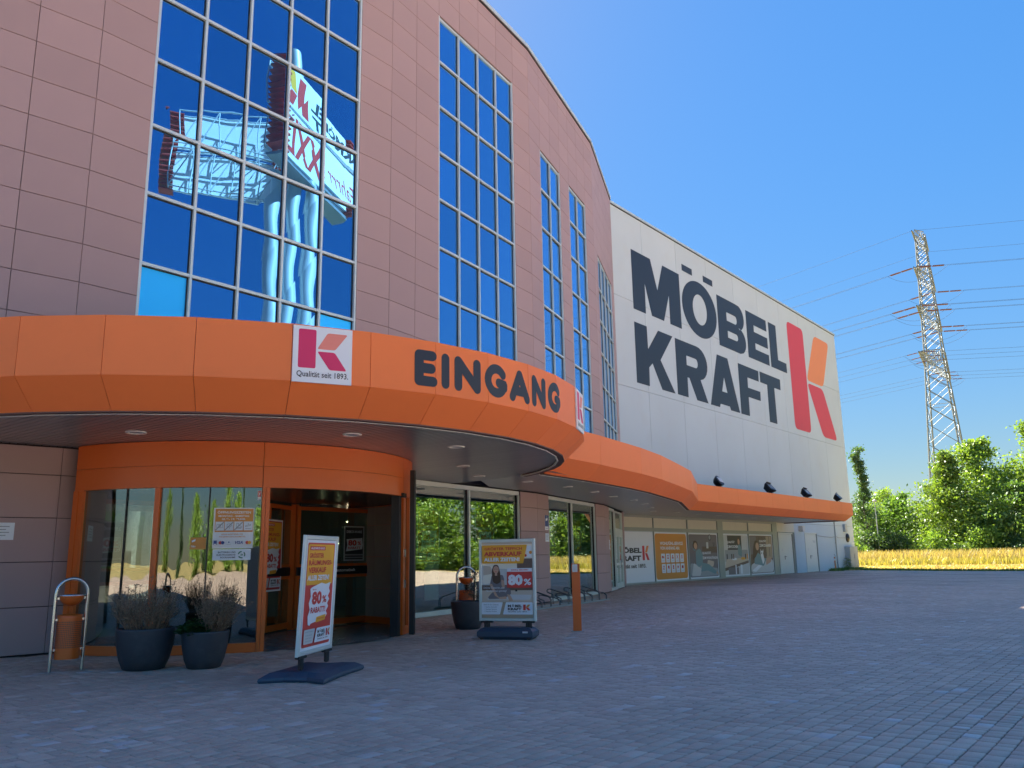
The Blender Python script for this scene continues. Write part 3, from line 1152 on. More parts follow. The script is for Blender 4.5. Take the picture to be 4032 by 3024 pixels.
# ------------------------------------------------------------------ the white hall with the painted lettering
hall = thing('store_hall', 'white windowless hall with huge dark lettering and a red and orange emblem', 'building', (DP.x, DP.y, 0))
HO = (DP.x, DP.y, 0)
HF = frame2(DP, WA)
hb_ = MB()
sL = -2.4
pl4 = [wall(sL, -0.13), wall(HALL_L - 0.004, -0.13), wall(HALL_L - 0.004, -34), wall(sL, -34)]
for i in range(4):
    p, q = pl4[i], pl4[(i + 1) % 4]
    hb_.add([(p.x, p.y, 0 if i else ZC), (q.x, q.y, 0 if i else ZC), (q.x, q.y, 20.7), (p.x, p.y, 20.7)], [(0, 1, 2, 3)], M['white'] if i else M['joint'])
hb_.add([(p.x, p.y, 20.7) for p in pl4], [(0, 1, 2, 3)], M['cab'])
hb_.build('wall', hall, HO)
# concrete wall panels with recessed joints
JX = [sL, -1.14] + [3.13 + 4.27 * i for i in range(9)]
JX = [x for x in JX if x < HALL_L - 1] + [HALL_L]
JZ = [ZC - 0.02, 5.2, 10.49, 15.54, 20.80]
low = [20.55]
for i, (a, b) in enumerate(zip(JX[:-1], JX[1:])):
    for j, (c, d) in enumerate(zip(JZ[:-1], JZ[1:])):
        mb = MB()
        c2 = c
        box_on(mb, HF, a + 0.009, b - 0.009, c2 + 0.008, d - 0.008, -0.12, 0.0, M['white'], 0.008)
        mb.build('wall_panel', hall, HO)
# ground-level wall pieces round the two steel doors
for (a, b, c, d) in ((23.95, 25.98, 0, ZC - 0.03), (28.74, 28.94, 0, ZC - 0.03), (25.98, 28.74, 2.95, ZC - 0.03), (20.52, 23.95, 2.93, ZC - 0.03), (28.94, 33.01, 0, ZC - 0.03), (33.03, HALL_L, 0, ZC - 0.03)):
    mb = MB()
    box_on(mb, HF, a, b, c, d, -0.12, -0.004, M['cream'] if a == 20.52 else M['white'])
    mb.build('wall_panel', hall, HO)
cp = MB()
box_on(cp, HF, sL, HALL_L + 0.05, 20.84, 20.97, -0.4, 0.07, M['alu'])
box_on(cp, HF, sL, HALL_L + 0.03, 20.79, 20.84, -0.4, 0.04, M['gasket'])
cp.build('coping', hall, HO)

# painted letters, measured on the wall (metres along, metres up)
def ell(cx, cz, rx, rz, n=40): return [(cx + rx * math.cos(2 * math.pi * i / n), cz + rz * math.sin(2 * math.pi * i / n)) for i in range(n)]
def bow(x0, zc, rx, rz, n=12): return [(x0 + rx * math.cos(t), zc + rz * math.sin(t)) for t in [(-.5 + i / n) * math.pi for i in range(n + 1)]]
LET = {
 'M': [[(1.83, 18.72), (4.06, 18.72), (4.78, 16.95), (5.55, 18.72), (7.70, 18.72), (7.70, 15.16), (6.20, 15.16), (6.20, 16.95), (5.42, 15.18), (3.95, 15.18), (3.27, 16.98), (3.25, 15.15), (1.84, 15.15)]],
 'O': [ell(10.42, 17.0, 2.49, 1.88), ell(10.42, 17.0, 1.0, 1.02)],
 'B': [[(13.10, 15.17), (16.5, 15.17)] + bow(16.45, 16.10, 1.15, 0.93)[2:] + bow(16.45, 17.80, 1.05, 0.92)[1:-1] + [(16.1, 18.72), (13.10, 18.72)],
       [(14.58, 15.98), (15.95, 15.98)] + bow(15.95, 16.22, 0.30, 0.24)[1:-1] + [(15.95, 16.46), (14.58, 16.46)],
       [(14.55, 17.18), (15.95, 17.18)] + bow(15.95, 17.48, 0.27, 0.30)[1:-1] + [(15.95, 17.78), (14.55, 17.78)]],
 'E': [[(17.90, 15.2), (21.80, 15.2), (21.80, 16.02), (19.32, 16.02), (19.32, 16.49), (21.72, 16.49), (21.72, 17.33), (19.24, 17.33), (19.24, 17.83), (21.68, 17.83), (21.68, 18.70), (17.90, 18.70)]],
 'L': [[(22.10, 15.2), (25.32, 15.2), (25.32, 15.98), (23.62, 15.98), (23.62, 18.71), (22.10, 18.71)]],
 'K': [[(1.83, 10.87), (3.27, 10.87), (3.32, 11.98), (3.72, 12.28), (4.74, 10.88), (6.36, 10.88), (4.71, 12.65), (6.36, 14.41), (4.58, 14.41), (3.29, 13.06), (3.25, 14.39), (1.83, 14.39)]],
 'R': [[(6.65, 10.89), (8.05, 10.89), (8.06, 12.15), (8.30, 12.15), (9.22, 10.87), (10.80, 10.87), (9.86, 12.26)] + bow(9.55, 13.30, 1.42, 1.09)[2:] + [(9.3, 14.39), (6.65, 14.39)],
       [(8.06, 12.93), (9.28, 12.93)] + bow(9.28, 13.23, 0.30, 0.30)[1:-1] + [(9.28, 13.53), (8.06, 13.53)]],
 'A': [[(11.13, 10.86), (12.50, 10.86), (12.62, 11.10), (14.04, 11.10), (14.20, 10.86), (15.67, 10.86), (14.19, 14.42), (12.52, 14.42)],
       [(13.00, 11.99), (13.42, 13.0), (13.80, 11.99)]],
 'F': [[(15.87, 10.85), (17.33, 10.85), (17.35, 12.21), (19.50, 12.21), (19.54, 12.89), (17.36, 12.89), (17.38, 13.62), (19.40, 13.62), (19.46, 14.41), (15.87, 14.41)]],
 'T': [[(20.92, 10.86), (22.38, 10.86), (22.33, 13.60), (23.60, 13.60), (23.64, 14.44), (19.66, 14.44), (19.66, 13.63), (20.94, 13.63)]],
}
def paint(name, loops, m, z=0.004, lab=None):
    vs, fs = curve_mesh(loops)
    mb = MB()
    mb.add([HF(x, y, z) for x, y in vs], fs, m)
    # cut along the wall joints so that the paint dips with them
    o = mb.build(name, hall, HO)
    if lab: o['label'] = lab
    return o
for ch, lp in LET.items():
    paint('letter', lp, M['navy'], lab='painted dark letter ' + ch)
for x in (8.15, 11.16):
    paint('letter_dot', [[(x, 19.11), (x + 1.44, 19.11), (x + 1.44, 19.55), (x, 19.55)]], M['navy'])
paint('logo_bar', [roundpoly([(26.07, 10.93), (29.68, 10.93), (29.72, 19.65), (26.07, 19.65)], 0.55)], M['red'], lab='upright red bar of the emblem')
paint('logo_bar', [roundpoly([(29.72, 15.36), (33.75, 15.36), (36.2, 19.66), (32.4, 19.66)], 0.6)], M['logo_orange'], lab='orange slanting bar of the emblem')
paint('logo_bar', [roundpoly([(29.72, 15.14), (33.5, 15.14), (36.2, 10.92), (32.6, 10.92)], 0.6)], M['red'], lab='lower red slanting bar of the emblem')

# glazed strip under the canopy, closed with boards
fr = MB()
bays = [(-1.6, 2.82), (2.88, 6.80), (6.90, 10.84), (11.60, 15.50), (15.60, 19.66)]
box_on(fr, HF, sL, 20.52, 3.46, ZC - 0.03, -0.16, 0.02, M['alud'])
box_on(fr, HF, sL, 20.52, 2.74, 2.93, -0.16, 0.02, M['alud'])
box_on(fr, HF, sL, 20.52, -0.01, 0.07, -0.16, 0.02, M['alud'])
for a, b in ((sL, -1.6), (2.82, 2.88), (6.80, 6.90), (10.84, 11.60), (15.50, 15.60), (19.66, 20.52)):
    box_on(fr, HF, a, b, 0.07, 2.74, -0.16, 0.018, M['alud'])
    box_on(fr, HF, a, b, 2.93, 3.46, -0.16, 0.018, M['alud'])
fr.build('window_frame', hall, HO)
for a, b in bays:
    mb = MB()
    box_on(mb, HF, a, b, 0.07, 2.74, -0.10, -0.05, M['white'])
    mb.build('bay_panel', hall, HO)
    mb = MB()
    box_on(mb, HF, a, b, 2.93, 3.46, -0.10, -0.045, M['cream'])
    mb.build('top_panel', hall, HO)

# two steel doors
def steel_door(x0, x1, z1, label, plate=None):
    fr = MB()
    box_on(fr, HF, x0 - 0.09, x0, 0, z1 + 0.10, -0.2, 0.025, M['steeldoor'])
    box_on(fr, HF, x1, x1 + 0.09, 0, z1 + 0.10, -0.2, 0.025, M['alud'])
    box_on(fr, HF, x0, x1, z1, z1 + 0.10, -0.2, 0.025, M['steeldoor'])
    d = fr.build('steel_door', hall, HO)
    d['label'] = label
    lf = MB()
    box_on(lf, HF, x0 + .006, x1 - .006, 0.015, z1 - .006, -0.10, -0.045, M['steeldoor'], 0.006)
    lf.build('door_leaf', d, HO)
    h = MB()
    xm = x0 + 0.40 * (x1 - x0)
    box_on(h, HF, xm - 0.03, xm + 0.03, 1.0, 1.26, -0.045, -0.03, M['black'])
    h.tube([HF(xm, 1.2, -0.03), HF(xm, 1.2, 0.03), HF(xm + 0.16, 1.2, 0.03)], 0.014, M['black'], 6)
    h.build('handle', d, HO)
    for z in (0.35, 2.3):
        hg = MB()
        hg.tube([HF(x1 - .03, z, -0.03), HF(x1 - .03, z + 0.18, -0.03)], 0.018, M['galv'], 6)
        hg.build('hinge', d, HO)
    pr = Print(lambda x, y, z: HF(x, y, z - 0.044))
    pr.rect(x0 + 0.55, 1.6, x0 + 0.75, 1.78, M['plgrey'])
    pr.build('notice', d, HO)
    if plate:
        pr = Print(lambda x, y, z: HF(x, y, z - 0.043))
        pr.text(plate, x1 - 0.85, 2.2, 0.62, 0.2, M['pgrey'], 0.02)
        pr.build('door_number', d, HO)
steel_door(20.75, 23.45, 2.80, 'left of the two white steel doors, set back under the canopy end')
steel_door(26.07, 28.65, 2.86, 'right of the two white steel doors, with a small door number', 'TÜR 1')
# ------------------------------------------------------------------ the orange entrance canopy
canopy = thing('entrance_canopy', 'orange canopy with a round drum over the revolving door and a long wing', 'canopy', (-6.05, 18.3, 3.53))
KO = (-6.05, 18.3, 3.53)
CC, CR = Vector((-6.05, 18.3)), 7.61
ZT, ZK, ZL, INS = 4.78, 3.96, 3.53, 0.44
ANGS = [27.0, 19.5, 11.5, 5.5, -1.8, -9.6, -17.5, -25.6, -33.7, -41.9, -50.1, -58.4, -67.0, -76.6, -85.4, -94, -102, -110, -118, -126, -134]
def cpt(a, r): return CC + dv(a) * r
def strip_panel(p, q, p2, q2, z0, z1, th, m, name, gap=0.004):
    """Sheet panel from plan segment p-q at z0 to p2-q2 at z1, small gap at both ends, given thickness inwards."""
    d = (q - p).normalized()
    P = [p + d * gap, q - d * gap, q2 - d * gap, p2 + d * gap]
    Z = [z0, z0, z1, z1]
    a = Vector((P[0].x, P[0].y, Z[0])); b = Vector((P[1].x, P[1].y, Z[1])); c = Vector((P[2].x, P[2].y, Z[2])); e = Vector((P[3].x, P[3].y, Z[3]))
    n = (b - a).cross(e - a).normalized()
    mb = MB()
    vs = [a, b, c, e] + [v - n * th for v in (a, b, c, e)]
    mb.add(vs, [(0, 1, 2, 3), (7, 6, 5, 4), (0, 4, 5, 1), (1, 5, 6, 2), (2, 6, 7, 3), (3, 7, 4, 0)], m)
    return mb.build(name, canopy, KO)
# drum: walk clockwise seen from above reversed so that panels face outwards
dr = list(reversed(ANGS))
for a, b in zip(dr[:-1], dr[1:]):
    p, q, p2, q2 = cpt(a, CR), cpt(b, CR), cpt(a, CR - INS), cpt(b, CR - INS)
    strip_panel(p, q, p, q, ZK, ZT, 0.03, M['orange'], 'fascia_panel')
    strip_panel(p2, q2, p, q, ZL + 0.02, ZK - 0.004, 0.03, M['orange'], 'fascia_underside')
    mb = MB()
    i2, j2 = cpt(a, CR - INS - 0.02), cpt(b, CR - INS - 0.02)
    mb.add([(p2.x, p2.y, ZL), (q2.x, q2.y, ZL), (q2.x, q2.y, ZL + .022), (p2.x, p2.y, ZL + .022)], [(0, 1, 2, 3)], M['lip'])
    i3, j3 = cpt(a, CR - INS - 0.13), cpt(b, CR - INS - 0.13)
    mb.add([(p2.x, p2.y, ZL), (i3.x, i3.y, ZL), (j3.x, j3.y, ZL), (q2.x, q2.y, ZL)], [(0, 1, 2, 3)], M['lip'])
    mb.add([(i3.x, i3.y, ZL), (i3.x, i3.y, ZL + .06), (j3.x, j3.y, ZL + .06), (j3.x, j3.y, ZL)], [(0, 1, 2, 3)], M['lip'])
    mb.build('lip', canopy, KO)
# wing: crease polyline (outer), offset inwards for the lip
WO = [Vector(p) for p in ((1.16, 20.8), (2.42, 22.92), (3.97, 25.76), (4.98, 27.9), (6.02, 30.53), (7.14, 33.46), (8.74, 39.72))]
w_end = wall(22.6, 4.74)
WO += [wall(8.0, 4.76), wall(15.5, 4.74), w_end, wall(22.6, 0.0)]
def offset_line(pts, d):
    out = []
    for i, p in enumerate(pts):
        n = Vector((0, 0))
        ds = []
        if i: ds.append((p - pts[i - 1]).normalized())
        if i < len(pts) - 1: ds.append((pts[i + 1] - p).normalized())
        ns = [Vector((t.y, -t.x)) for t in ds]
        s = sum(ns, Vector((0, 0)))
        s.normalize()
        out.append(p - s * d / max(0.3, s.dot(ns[0])))
    return out
WI = offset_line(WO, INS)
WT = offset_line(WO, INS + 0.13)
for i in range(len(WO) - 1):
    p, q = WO[i], WO[i + 1]
    L = (q - p).length
    nseg = max(1, round(L / 2.3))
    for s in range(nseg):
        a, b = s / nseg, (s + 1) / nseg
        P, Q = p.lerp(q, a), p.lerp(q, b)
        P2, Q2 = WI[i].lerp(WI[i + 1], a), WI[i].lerp(WI[i + 1], b)
        strip_panel(P, Q, P, Q, ZK, ZT - 0.01, 0.03, M['orange'], 'fascia_panel')
        strip_panel(P2, Q2, P, Q, ZL + 0.02, ZK - 0.004, 0.03, M['orange'], 'fascia_underside')
    mb = MB()
    a, b, c, d = WI[i], WI[i + 1], WT[i + 1], WT[i]
    zz = ZL + 0.006
    mb.add([(a.x, a.y, zz), (d.x, d.y, zz), (c.x, c.y, zz), (b.x, b.y, zz)], [(0, 1, 2, 3)], M['lip'])
    mb.add([(d.x, d.y, zz), (d.x, d.y, zz + .06), (c.x, c.y, zz + .06), (c.x, c.y, zz)], [(0, 1, 2, 3)], M['lip'])
    mb.build('lip', canopy, KO)
# white light tubes under the lip, in lengths
def tube_run(pts, z, seg=2.3):
    for p, q in zip(pts[:-1], pts[1:]):
        L = (q - p).length
        n = max(1, round(L / seg))
        for s in range(n):
            a, b = p.lerp(q, (s + .006) / n), p.lerp(q, (s + .994) / n)
            mb = MB()
            mb.tube([(a.x, a.y, z), (b.x, b.y, z)], 0.021, M['tube'], 8)
            mb.build('light_tube', canopy, KO)
            br = MB()
            c = p.lerp(q, (s + .97) / n)
            br.box((c.x, c.y, z + 0.02), (0.03, 0.05, 0.04), M['galv'])
            br.build('tube_bracket', canopy, KO)
tube_run([cpt(a, CR - INS - 0.155) for a in dr[4:]], ZL + 0.012)
tube_run(offset_line(WO[:-2], INS + 0.155) + [wall(22.0, 4.15)], ZL + 0.018)
# soffit: slats across the drum, closed boards along the wing
PITCH_S = 0.125
sd_ = WN                                    # slats run square to the white wall
sp_ = Vector((-sd_.y, sd_.x))               # across the slats
c0 = CC.dot(sp_)
rad = CR - INS - 0.12
zs = 3.585
for i in range(int(-rad / PITCH_S), int(rad / PITCH_S) + 1):
    o = i * PITCH_S
    h1 = math.sqrt(max(0, rad * rad - (abs(o) + PITCH_S / 2) ** 2)) if abs(o) + PITCH_S / 2 < rad else 0
    h0 = math.sqrt(max(0, rad * rad - (o - PITCH_S / 2) ** 2)); h2 = math.sqrt(max(0, rad * rad - (o + PITCH_S / 2) ** 2))
    if min(h0, h2) < 0.05: continue
    g = 0.011
    def P(al, ac, z): v = CC + sd_ * al + sp_ * ac; return (v.x, v.y, z)
    mb = MB()
    e0, e1 = o - PITCH_S / 2 + g / 2, o + PITCH_S / 2 - g / 2
    b = 0.012
    lo = zs
    # shallow tray section facing down
    prof = [(e0, lo + .016), (e0 + b * .4, lo + .003), (e0 + b, lo), (e1 - b, lo), (e1 - b * .4, lo + .003), (e1, lo + .016)]
    vs = [P(-h0 if ac < o else -h2, ac, z) for ac, z in prof] + [P(h0 if ac < o else h2, ac, z) for ac, z in prof]
    n = len(prof)
    mb.add(vs, [(k, k + n, k + 1 + n, k + 1) for k in range(n - 1)], M['slat'])
    mb.build('soffit_slat', canopy, KO)
bk = MB()
bk.add([(cpt(a, rad + .02).x, cpt(a, rad + .02).y, zs + 0.022) for a in range(0, 360, 6)], [tuple(reversed(range(60)))], M['joint'])
bk.build('slat_backing', canopy, KO)
wb = MB()
inn = [Vector((-1.0, 22.2)), V[1].lerp(V[2], .62), V[1].lerp(V[2], .8), V[2].copy(), V[2].lerp(V[3], .45), V[3].copy(), V[4].copy(), wall(0.0, 0.03), wall(8.0, 0.03), wall(15.5, 0.03), wall(22.1, 0.03)]
out_ = [Vector((1.0, 20.9))] + [WT[i] for i in range(1, 6)] + [WT[6]] + [wall(-1.0, 4.15), wall(8.0, 4.16), wall(15.5, 4.16), wall(22.0, 4.15)]
for i in range(len(inn) - 1):
    a, b, c, d = inn[i], inn[i + 1], out_[i + 1], out_[i]
    zz = zs + 0.012
    wb.add([(a.x, a.y, zz), (b.x, b.y, zz), (c.x, c.y, zz), (d.x, d.y, zz)], [(0, 1, 2, 3)], M['slat'])
wb.build('soffit_board', canopy, KO)
# top cover
tp = MB()
tp.add([(cpt(a, CR - .03).x, cpt(a, CR - .03).y, ZT - 0.05) for a in dr] + [(V[0].x + 1.2, V[0].y + 1.6, ZT - 0.05), (V[1].x, V[1].y, ZT - .05)], [tuple(range(len(dr) + 2))], M['joint'])
for i in range(len(inn) - 1):
    a, b = inn[i], inn[i + 1]
    c, d = WO[min(i + 1, 9)], WO[min(i, 9)]
    if i >= 7: c, d = wall([0, 8, 15.5, 22.6][i - 6], 4.72), wall([-1.3, 8, 15.5, 22.6][i - 7], 4.72)
    tp.add([(a.x, a.y, ZT - .06), (d.x, d.y, ZT - .06), (c.x, c.y, ZT - .06), (b.x, b.y, ZT - .06)], [(0, 1, 2, 3)], M['joint'])
tp.build('canopy_roof', canopy, KO)
# recessed downlights
DL = [(-1.09, 15.79), (-1.17, 19.19), (-0.9, 21.67), (-2.73, 13.97), (-6.11, 13.32), (0.39, 23.67), (1.66, 25.73), (2.71, 28.05), (3.6, 30.36), (4.66, 32.66), (5.48, 35.18), (6.22, 38.24), (6.83, 41.28), (8.32, 43.07), (9.91, 45.21), (11.51, 47.34), (13.09, 49.46), (14.63, 51.36), (16.2, 53.4), (17.77, 55.3)]
for i, (x, y) in enumerate(DL):
    mb = MB()
    z = zs if i < 5 else zs + 0.012
    mb.lathe([(0.165, 0.0), (0.165, -0.014), (0.125, -0.018), (0.118, -0.002)], M['tube'], 20, (x, y, z))
    dlo = mb.build('downlight', canopy, KO)
    mb = MB()
    mb.add([(x + .12 * math.cos(R_(t)), y + .12 * math.sin(R_(t)), z - .003) for t in range(0, 360, 20)], [tuple(reversed(range(18)))], M['pgrey'])
    mb.build('diffuser', dlo, KO)
# black rounded letters EINGANG, bent round the drum: x = arc length, y = height
def on_drum(a):
    """Point on the faceted drum at angle a with its outward normal."""
    for u, v in zip(dr[:-1], dr[1:]):
        if u <= a <= v + 1e-6:
            p, q = cpt(u, CR), cpt(v, CR)
            d = q - p
            n = Vector((d.y, -d.x)).normalized()
            r = dv(a)
            t = ((p - CC).x * d.y - (p - CC).y * d.x) / (r.x * d.y - r.y * d.x)
            return CC + r * t, n
    return cpt(a, CR), dv(a)
DEG = 180 / math.pi / CR
def stroke(pts, w, z, mb, m, caps=True):
    """Fat stroke with round ends as one strip, cut finely so that it follows the facets."""
    P = [Vector(p) for p in pts]
    dense = []
    for a, b in zip(P[:-1], P[1:]):
        n = max(1, int((b - a).length / 0.05))
        dense += [a.lerp(b, i / n) for i in range(n)]
    dense.append(P[-1])
    h = w / 2
    L, Rr = [], []
    for i, p in enumerate(dense):
        t = dense[min(i + 1, len(dense) - 1)] - dense[max(i - 1, 0)]
        t.normalize()
        nrm = Vector((-t.y, t.x))
        L.append(p + nrm * h); Rr.append(p - nrm * h)
    def mp(p, zz):
        c, n = on_drum(p.x / CR * 180 / math.pi)
        return (c.x + n.x * zz, c.y + n.y * zz, p.y)
    vs, fs = [], []
    for l, r in zip(L, Rr):
        c = (l + r) / 2
        vs += [mp(r, z), mp(c, z), mp(l, z)]
    for i in range(len(L) - 1):
        for k in (0, 1):
            fs.append((i * 3 + k, i * 3 + 3 + k, i * 3 + 4 + k, i * 3 + 1 + k))
    mb.add(vs, fs, m)
    if caps:
        for end, sgn in ((0, -1), (-1, 1)):
            c = dense[end]
            t = (dense[-1] - dense[-2]) if end else (dense[0] - dense[1])
            t.normalize()
            nrm = Vector((-t.y, t.x))
            ring = [c + nrm * h * math.cos(a) + t * h * math.sin(a) for a in [math.pi * i / 10 for i in range(11)]]
            mb.add([mp(q, z) for q in ring], [tuple(reversed(range(11)))], m)
def X(a): return R_(a) * CR
zt, zb, w = 4.625, 4.065, 0.158
def letter(ch, strokes):
    mb = MB()
    for i, s in enumerate(strokes):
        stroke(s, w, 0.004 + 0.0012 * i, mb, M['navy'])
    o = mb.build('letter', canopy, KO)
    o['label'] = 'black rounded letter ' + ch + ' on the orange drum'
h = w / 2
def arcp(cx, cy, rx, ry, a0, a1, n=22): return [(cx + rx * math.cos(R_(a0 + (a1 - a0) * i / n)), cy + ry * math.sin(R_(a0 + (a1 - a0) * i / n))) for i in range(n + 1)]
e = X(-52.9) + h
letter('E', [[(e, zt - h), (e, zb + h)], [(e, zt - h), (X(-50.0) - h, zt - h)], [(e, (zt + zb) / 2), (X(-50.15) - h, (zt + zb) / 2)], [(e, zb + h), (X(-49.9) - h, zb + h)]])
letter('I', [[((X(-49.3) + X(-48.05)) / 2, zt - h), ((X(-49.3) + X(-48.05)) / 2, zb + h)]])
for a0, a1 in ((-47.3, -43.15), (-32.75, -28.9)):
    l, r = X(a0) + h, X(a1) - h
    letter('N', [[(l, zt - h), (l, zb + h)], [(r, zt - h), (r, zb + h)], [(l + .01, zt - h - .01), (r - .01, zb + h + .01)]])
for a0, a1 in ((-42.5, -38.1), (-28.2, -24.0)):
    cx = (X(a0) + X(a1)) / 2
    rx = (X(a1) - X(a0)) / 2 - h
    cy = (zt + zb) / 2
    ry = (zt - zb) / 2 - h
    letter('G', [arcp(cx, cy, rx, ry, 38, 345), [(X(a1) - h - .01, cy - .09), (X(a1) - h - .01, cy - 0.035), (cx + .055, cy - 0.03)]])
al, ar = X(-37.7) + h, X(-33.45) - h
am = (al + ar) / 2
letter('A', [[(am, zt - h), (al, zb + h)], [(am, zt - h), (ar, zb + h)], [(al + .10, zb + .19), (ar - .10, zb + .19)]])

def logo_board(a0, a1, label):
    mid = (a0 + a1) / 2
    p = on_drum(mid)[0] + dv(mid) * 0.035
    ang = mid + 90
    W2 = R_(a1 - a0) * CR
    H2 = 0.815
    t = thing('logo_sign', label, 'sign', (p.x, p.y, 3.95))
    off = (p.x, p.y, 3.95)
    q = p - dv(ang) * W2 / 2
    F = frame2(q, ang, 3.945)
    mb = MB()
    box_on(mb, F, 0, W2, 0, H2, -0.03, 0.0, M['paper'], 0.003)
    mb.build('board', t, off)
    pr = Print(F)
    sx = W2 / 340.0; sy = H2 / 345.0
    def Q(pts): return [(x * sx, H2 - y * sy) for x, y in pts]
    pr.poly(roundpoly(Q([(30, 20), (130, 20), (130, 258), (30, 258)]), 0.028), M['magenta'])
    pr.poly(roundpoly(Q([(137, 137), (195, 34), (312, 34), (240, 137)]), 0.03), M['salmon'])
    pr.poly(roundpoly(Q([(137, 152), (238, 152), (310, 262), (210, 262)]), 0.03), M['magenta'])
    pr.text('Qualität seit 1893.', 24 * sx, H2 - 318 * sy, 296 * sx, 42 * sy, M['pdark'], 0.012)
    pr.build('emblem', t, off)
    return t
logo_board(-66.95, -60.6, 'white emblem board with a pink letter K left of the black lettering on the drum')
logo_board(-16.6, -10.4, 'white emblem board seen edge on at the right end of the drum')
# ------------------------------------------------------------------ the round revolving door
DC, DR = Vector((-5.97, 18.08)), 3.72
door = thing('revolving_door', 'round glazed revolving door in an orange frame under the canopy drum', 'door', (DC.x, DC.y, 0))
DO = (DC.x, DC.y, 0)
def dpt(a, r=DR): return DC + dv(a) * r
def arc_box(mb, a0, a1, r0, r1, z0, z1, m, step=2.0, ends=True, smooth=True):
    n = max(1, int(abs(a1 - a0) / step + .5))
    vs = []
    for i in range(n + 1):
        a = a0 + (a1 - a0) * i / n
        for r, z in ((r0, z0), (r1, z0), (r1, z1), (r0, z1)):
            p = dpt(a, r)
            vs.append((p.x, p.y, z))
    out, inn_, top, bot = [], [], [], []
    for i in range(n):
        b = i * 4
        out.append((b + 1, b + 5, b + 6, b + 2))
        inn_.append((b + 4, b, b + 3, b + 7))
        top.append((b + 2, b + 6, b + 7, b + 3))
        bot.append((b, b + 4, b + 5, b + 1))
    mb.add(vs, out + inn_ + top + bot, m, False)
    if ends:
        e = n * 4
        mb.add(vs[:4], [(0, 1, 2, 3)], m)
        mb.add(vs[e:e + 4], [(3, 2, 1, 0)], m)
for a0, a1 in ((-119.4, -65.6), (-65.45, -11.0), (-10.85, 62.0)):
    for z0, z1 in ((2.775, 3.145), (3.151, 3.575)):
        mb = MB()
        arc_box(mb, a0, a1, DR - 0.10, DR + 0.02, z0, z1, M['orange2'], 1.5)
        mb.build('fascia_panel', door, DO)
for a0, a1, dr_, r2 in ((-119.6, -117.6, .14, .035), (-117.5, -115.8, .14, 0.02), (-93.1, -91.75, .16, 0.02), (-65.5, -64.65, .16, 0.03), (-64.55, -63.5, .16, 0.02), (-10.6, -8.2, .18, 0.02), (-3.2, -1.6, .14, 0.02)):
    mb = MB()
    arc_box(mb, a0, a1, DR - dr_, DR + r2, 0.0, 2.773, M['orange2'], 1.0)
    mb.build('post', door, DO)
mb = MB()
arc_box(mb, -115.8, -93.1, DR - 0.09, DR + 0.015, 0.0, 0.155, M['orange2'], 1.5)
arc_box(mb, -91.75, -65.5, DR - 0.09, DR + 0.015, 0.0, 0.155, M['orange2'], 1.5)
arc_box(mb, -8.2, -3.2, DR - 0.09, DR + 0.015, 0.0, 0.155, M['orange2'], 1.5)
mb.build('base_ring', door, DO)
for a0, a1 in ((-115.8, -101.45), (-101.15, -93.1), (-91.75, -79.1), (-78.8, -65.5), (-8.2, -3.2)):
    mb = MB()
    arc_box(mb, a0 + .05, a1 - .05, DR - 0.045, DR - 0.033, 0.155, 2.77, M['glass_door'], 1.0)
    # smooth panes
    mb.sm = [True] * len(mb.sm)
    o = mb.build('glass_pane', door, DO)
    o.data.set_sharp_from_angle(angle=R_(30))
for a in (-101.3, -78.95):
    mb = MB()
    arc_box(mb, a - 0.15, a + 0.15, DR - 0.07, DR - 0.01, 0.155, 2.77, M['black'], 1.0)
    mb.build('glass_joint', door, DO)
mb = MB()
arc_box(mb, -14.4, -12.6, DR - 0.16, DR + 0.015, 0.0, 2.773, M['black'], 1.0)
mb.build('rubber_post', door, DO)
mb = MB()
p = dpt(-11.6, DR + 0.03)
mb.box((p.x, p.y, 2.79), (0.16, 0.10, 0.09), M['black'], R_(78), 0.01)
mb.build('sensor_box', door, DO)
mb = MB()
mb.box((-2.11, 17.47, 1.66), (0.10, 0.10, 3.32), M['black'], R_(-12), 0.006)
mb.build('outer_black_post', door, DO)
mb = MB()
arc_box(mb, -1.6, 62, DR - 0.02, DR + 0.012, 0.0, 2.77, M['orange2'], 2.0)
mb.build('side_wall', door, DO)
for i, (a0, a1) in enumerate(((-1.4, 10.3), (10.5, 22.3), (22.5, 34.3), (34.5, 46.3), (46.5, 58.3))):
    for z0, z1 in ((0.16, 0.805), (0.812, 1.562), (1.569, 2.318), (2.325, 2.76)):
        mb = MB()
        arc_box(mb, a0, a1, DR - 0.05, DR - 0.022, z0, z1, M['tile'], 2.0)
        mb.build('tile', door, DO)
mb = MB()
arc_box(mb, -1.4, 58, DR - 0.07, DR - 0.022, 0.0, 0.15, M['orange2'], 2.0)
mb.build('skirting', door, DO)
mb = MB()
mb.add([(dpt(a, DR).x, dpt(a, DR).y, 0.004) for a in range(0, 360, 4)], [tuple(range(90))], M['floor'])
for k in range(-3, 4):
    pass
mb.build('floor_plate', door, DO)
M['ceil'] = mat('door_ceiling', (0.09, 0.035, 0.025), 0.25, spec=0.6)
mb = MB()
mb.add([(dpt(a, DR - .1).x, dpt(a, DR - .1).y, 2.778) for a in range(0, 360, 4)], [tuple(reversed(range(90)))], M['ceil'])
mb.build('ceiling', door, DO)

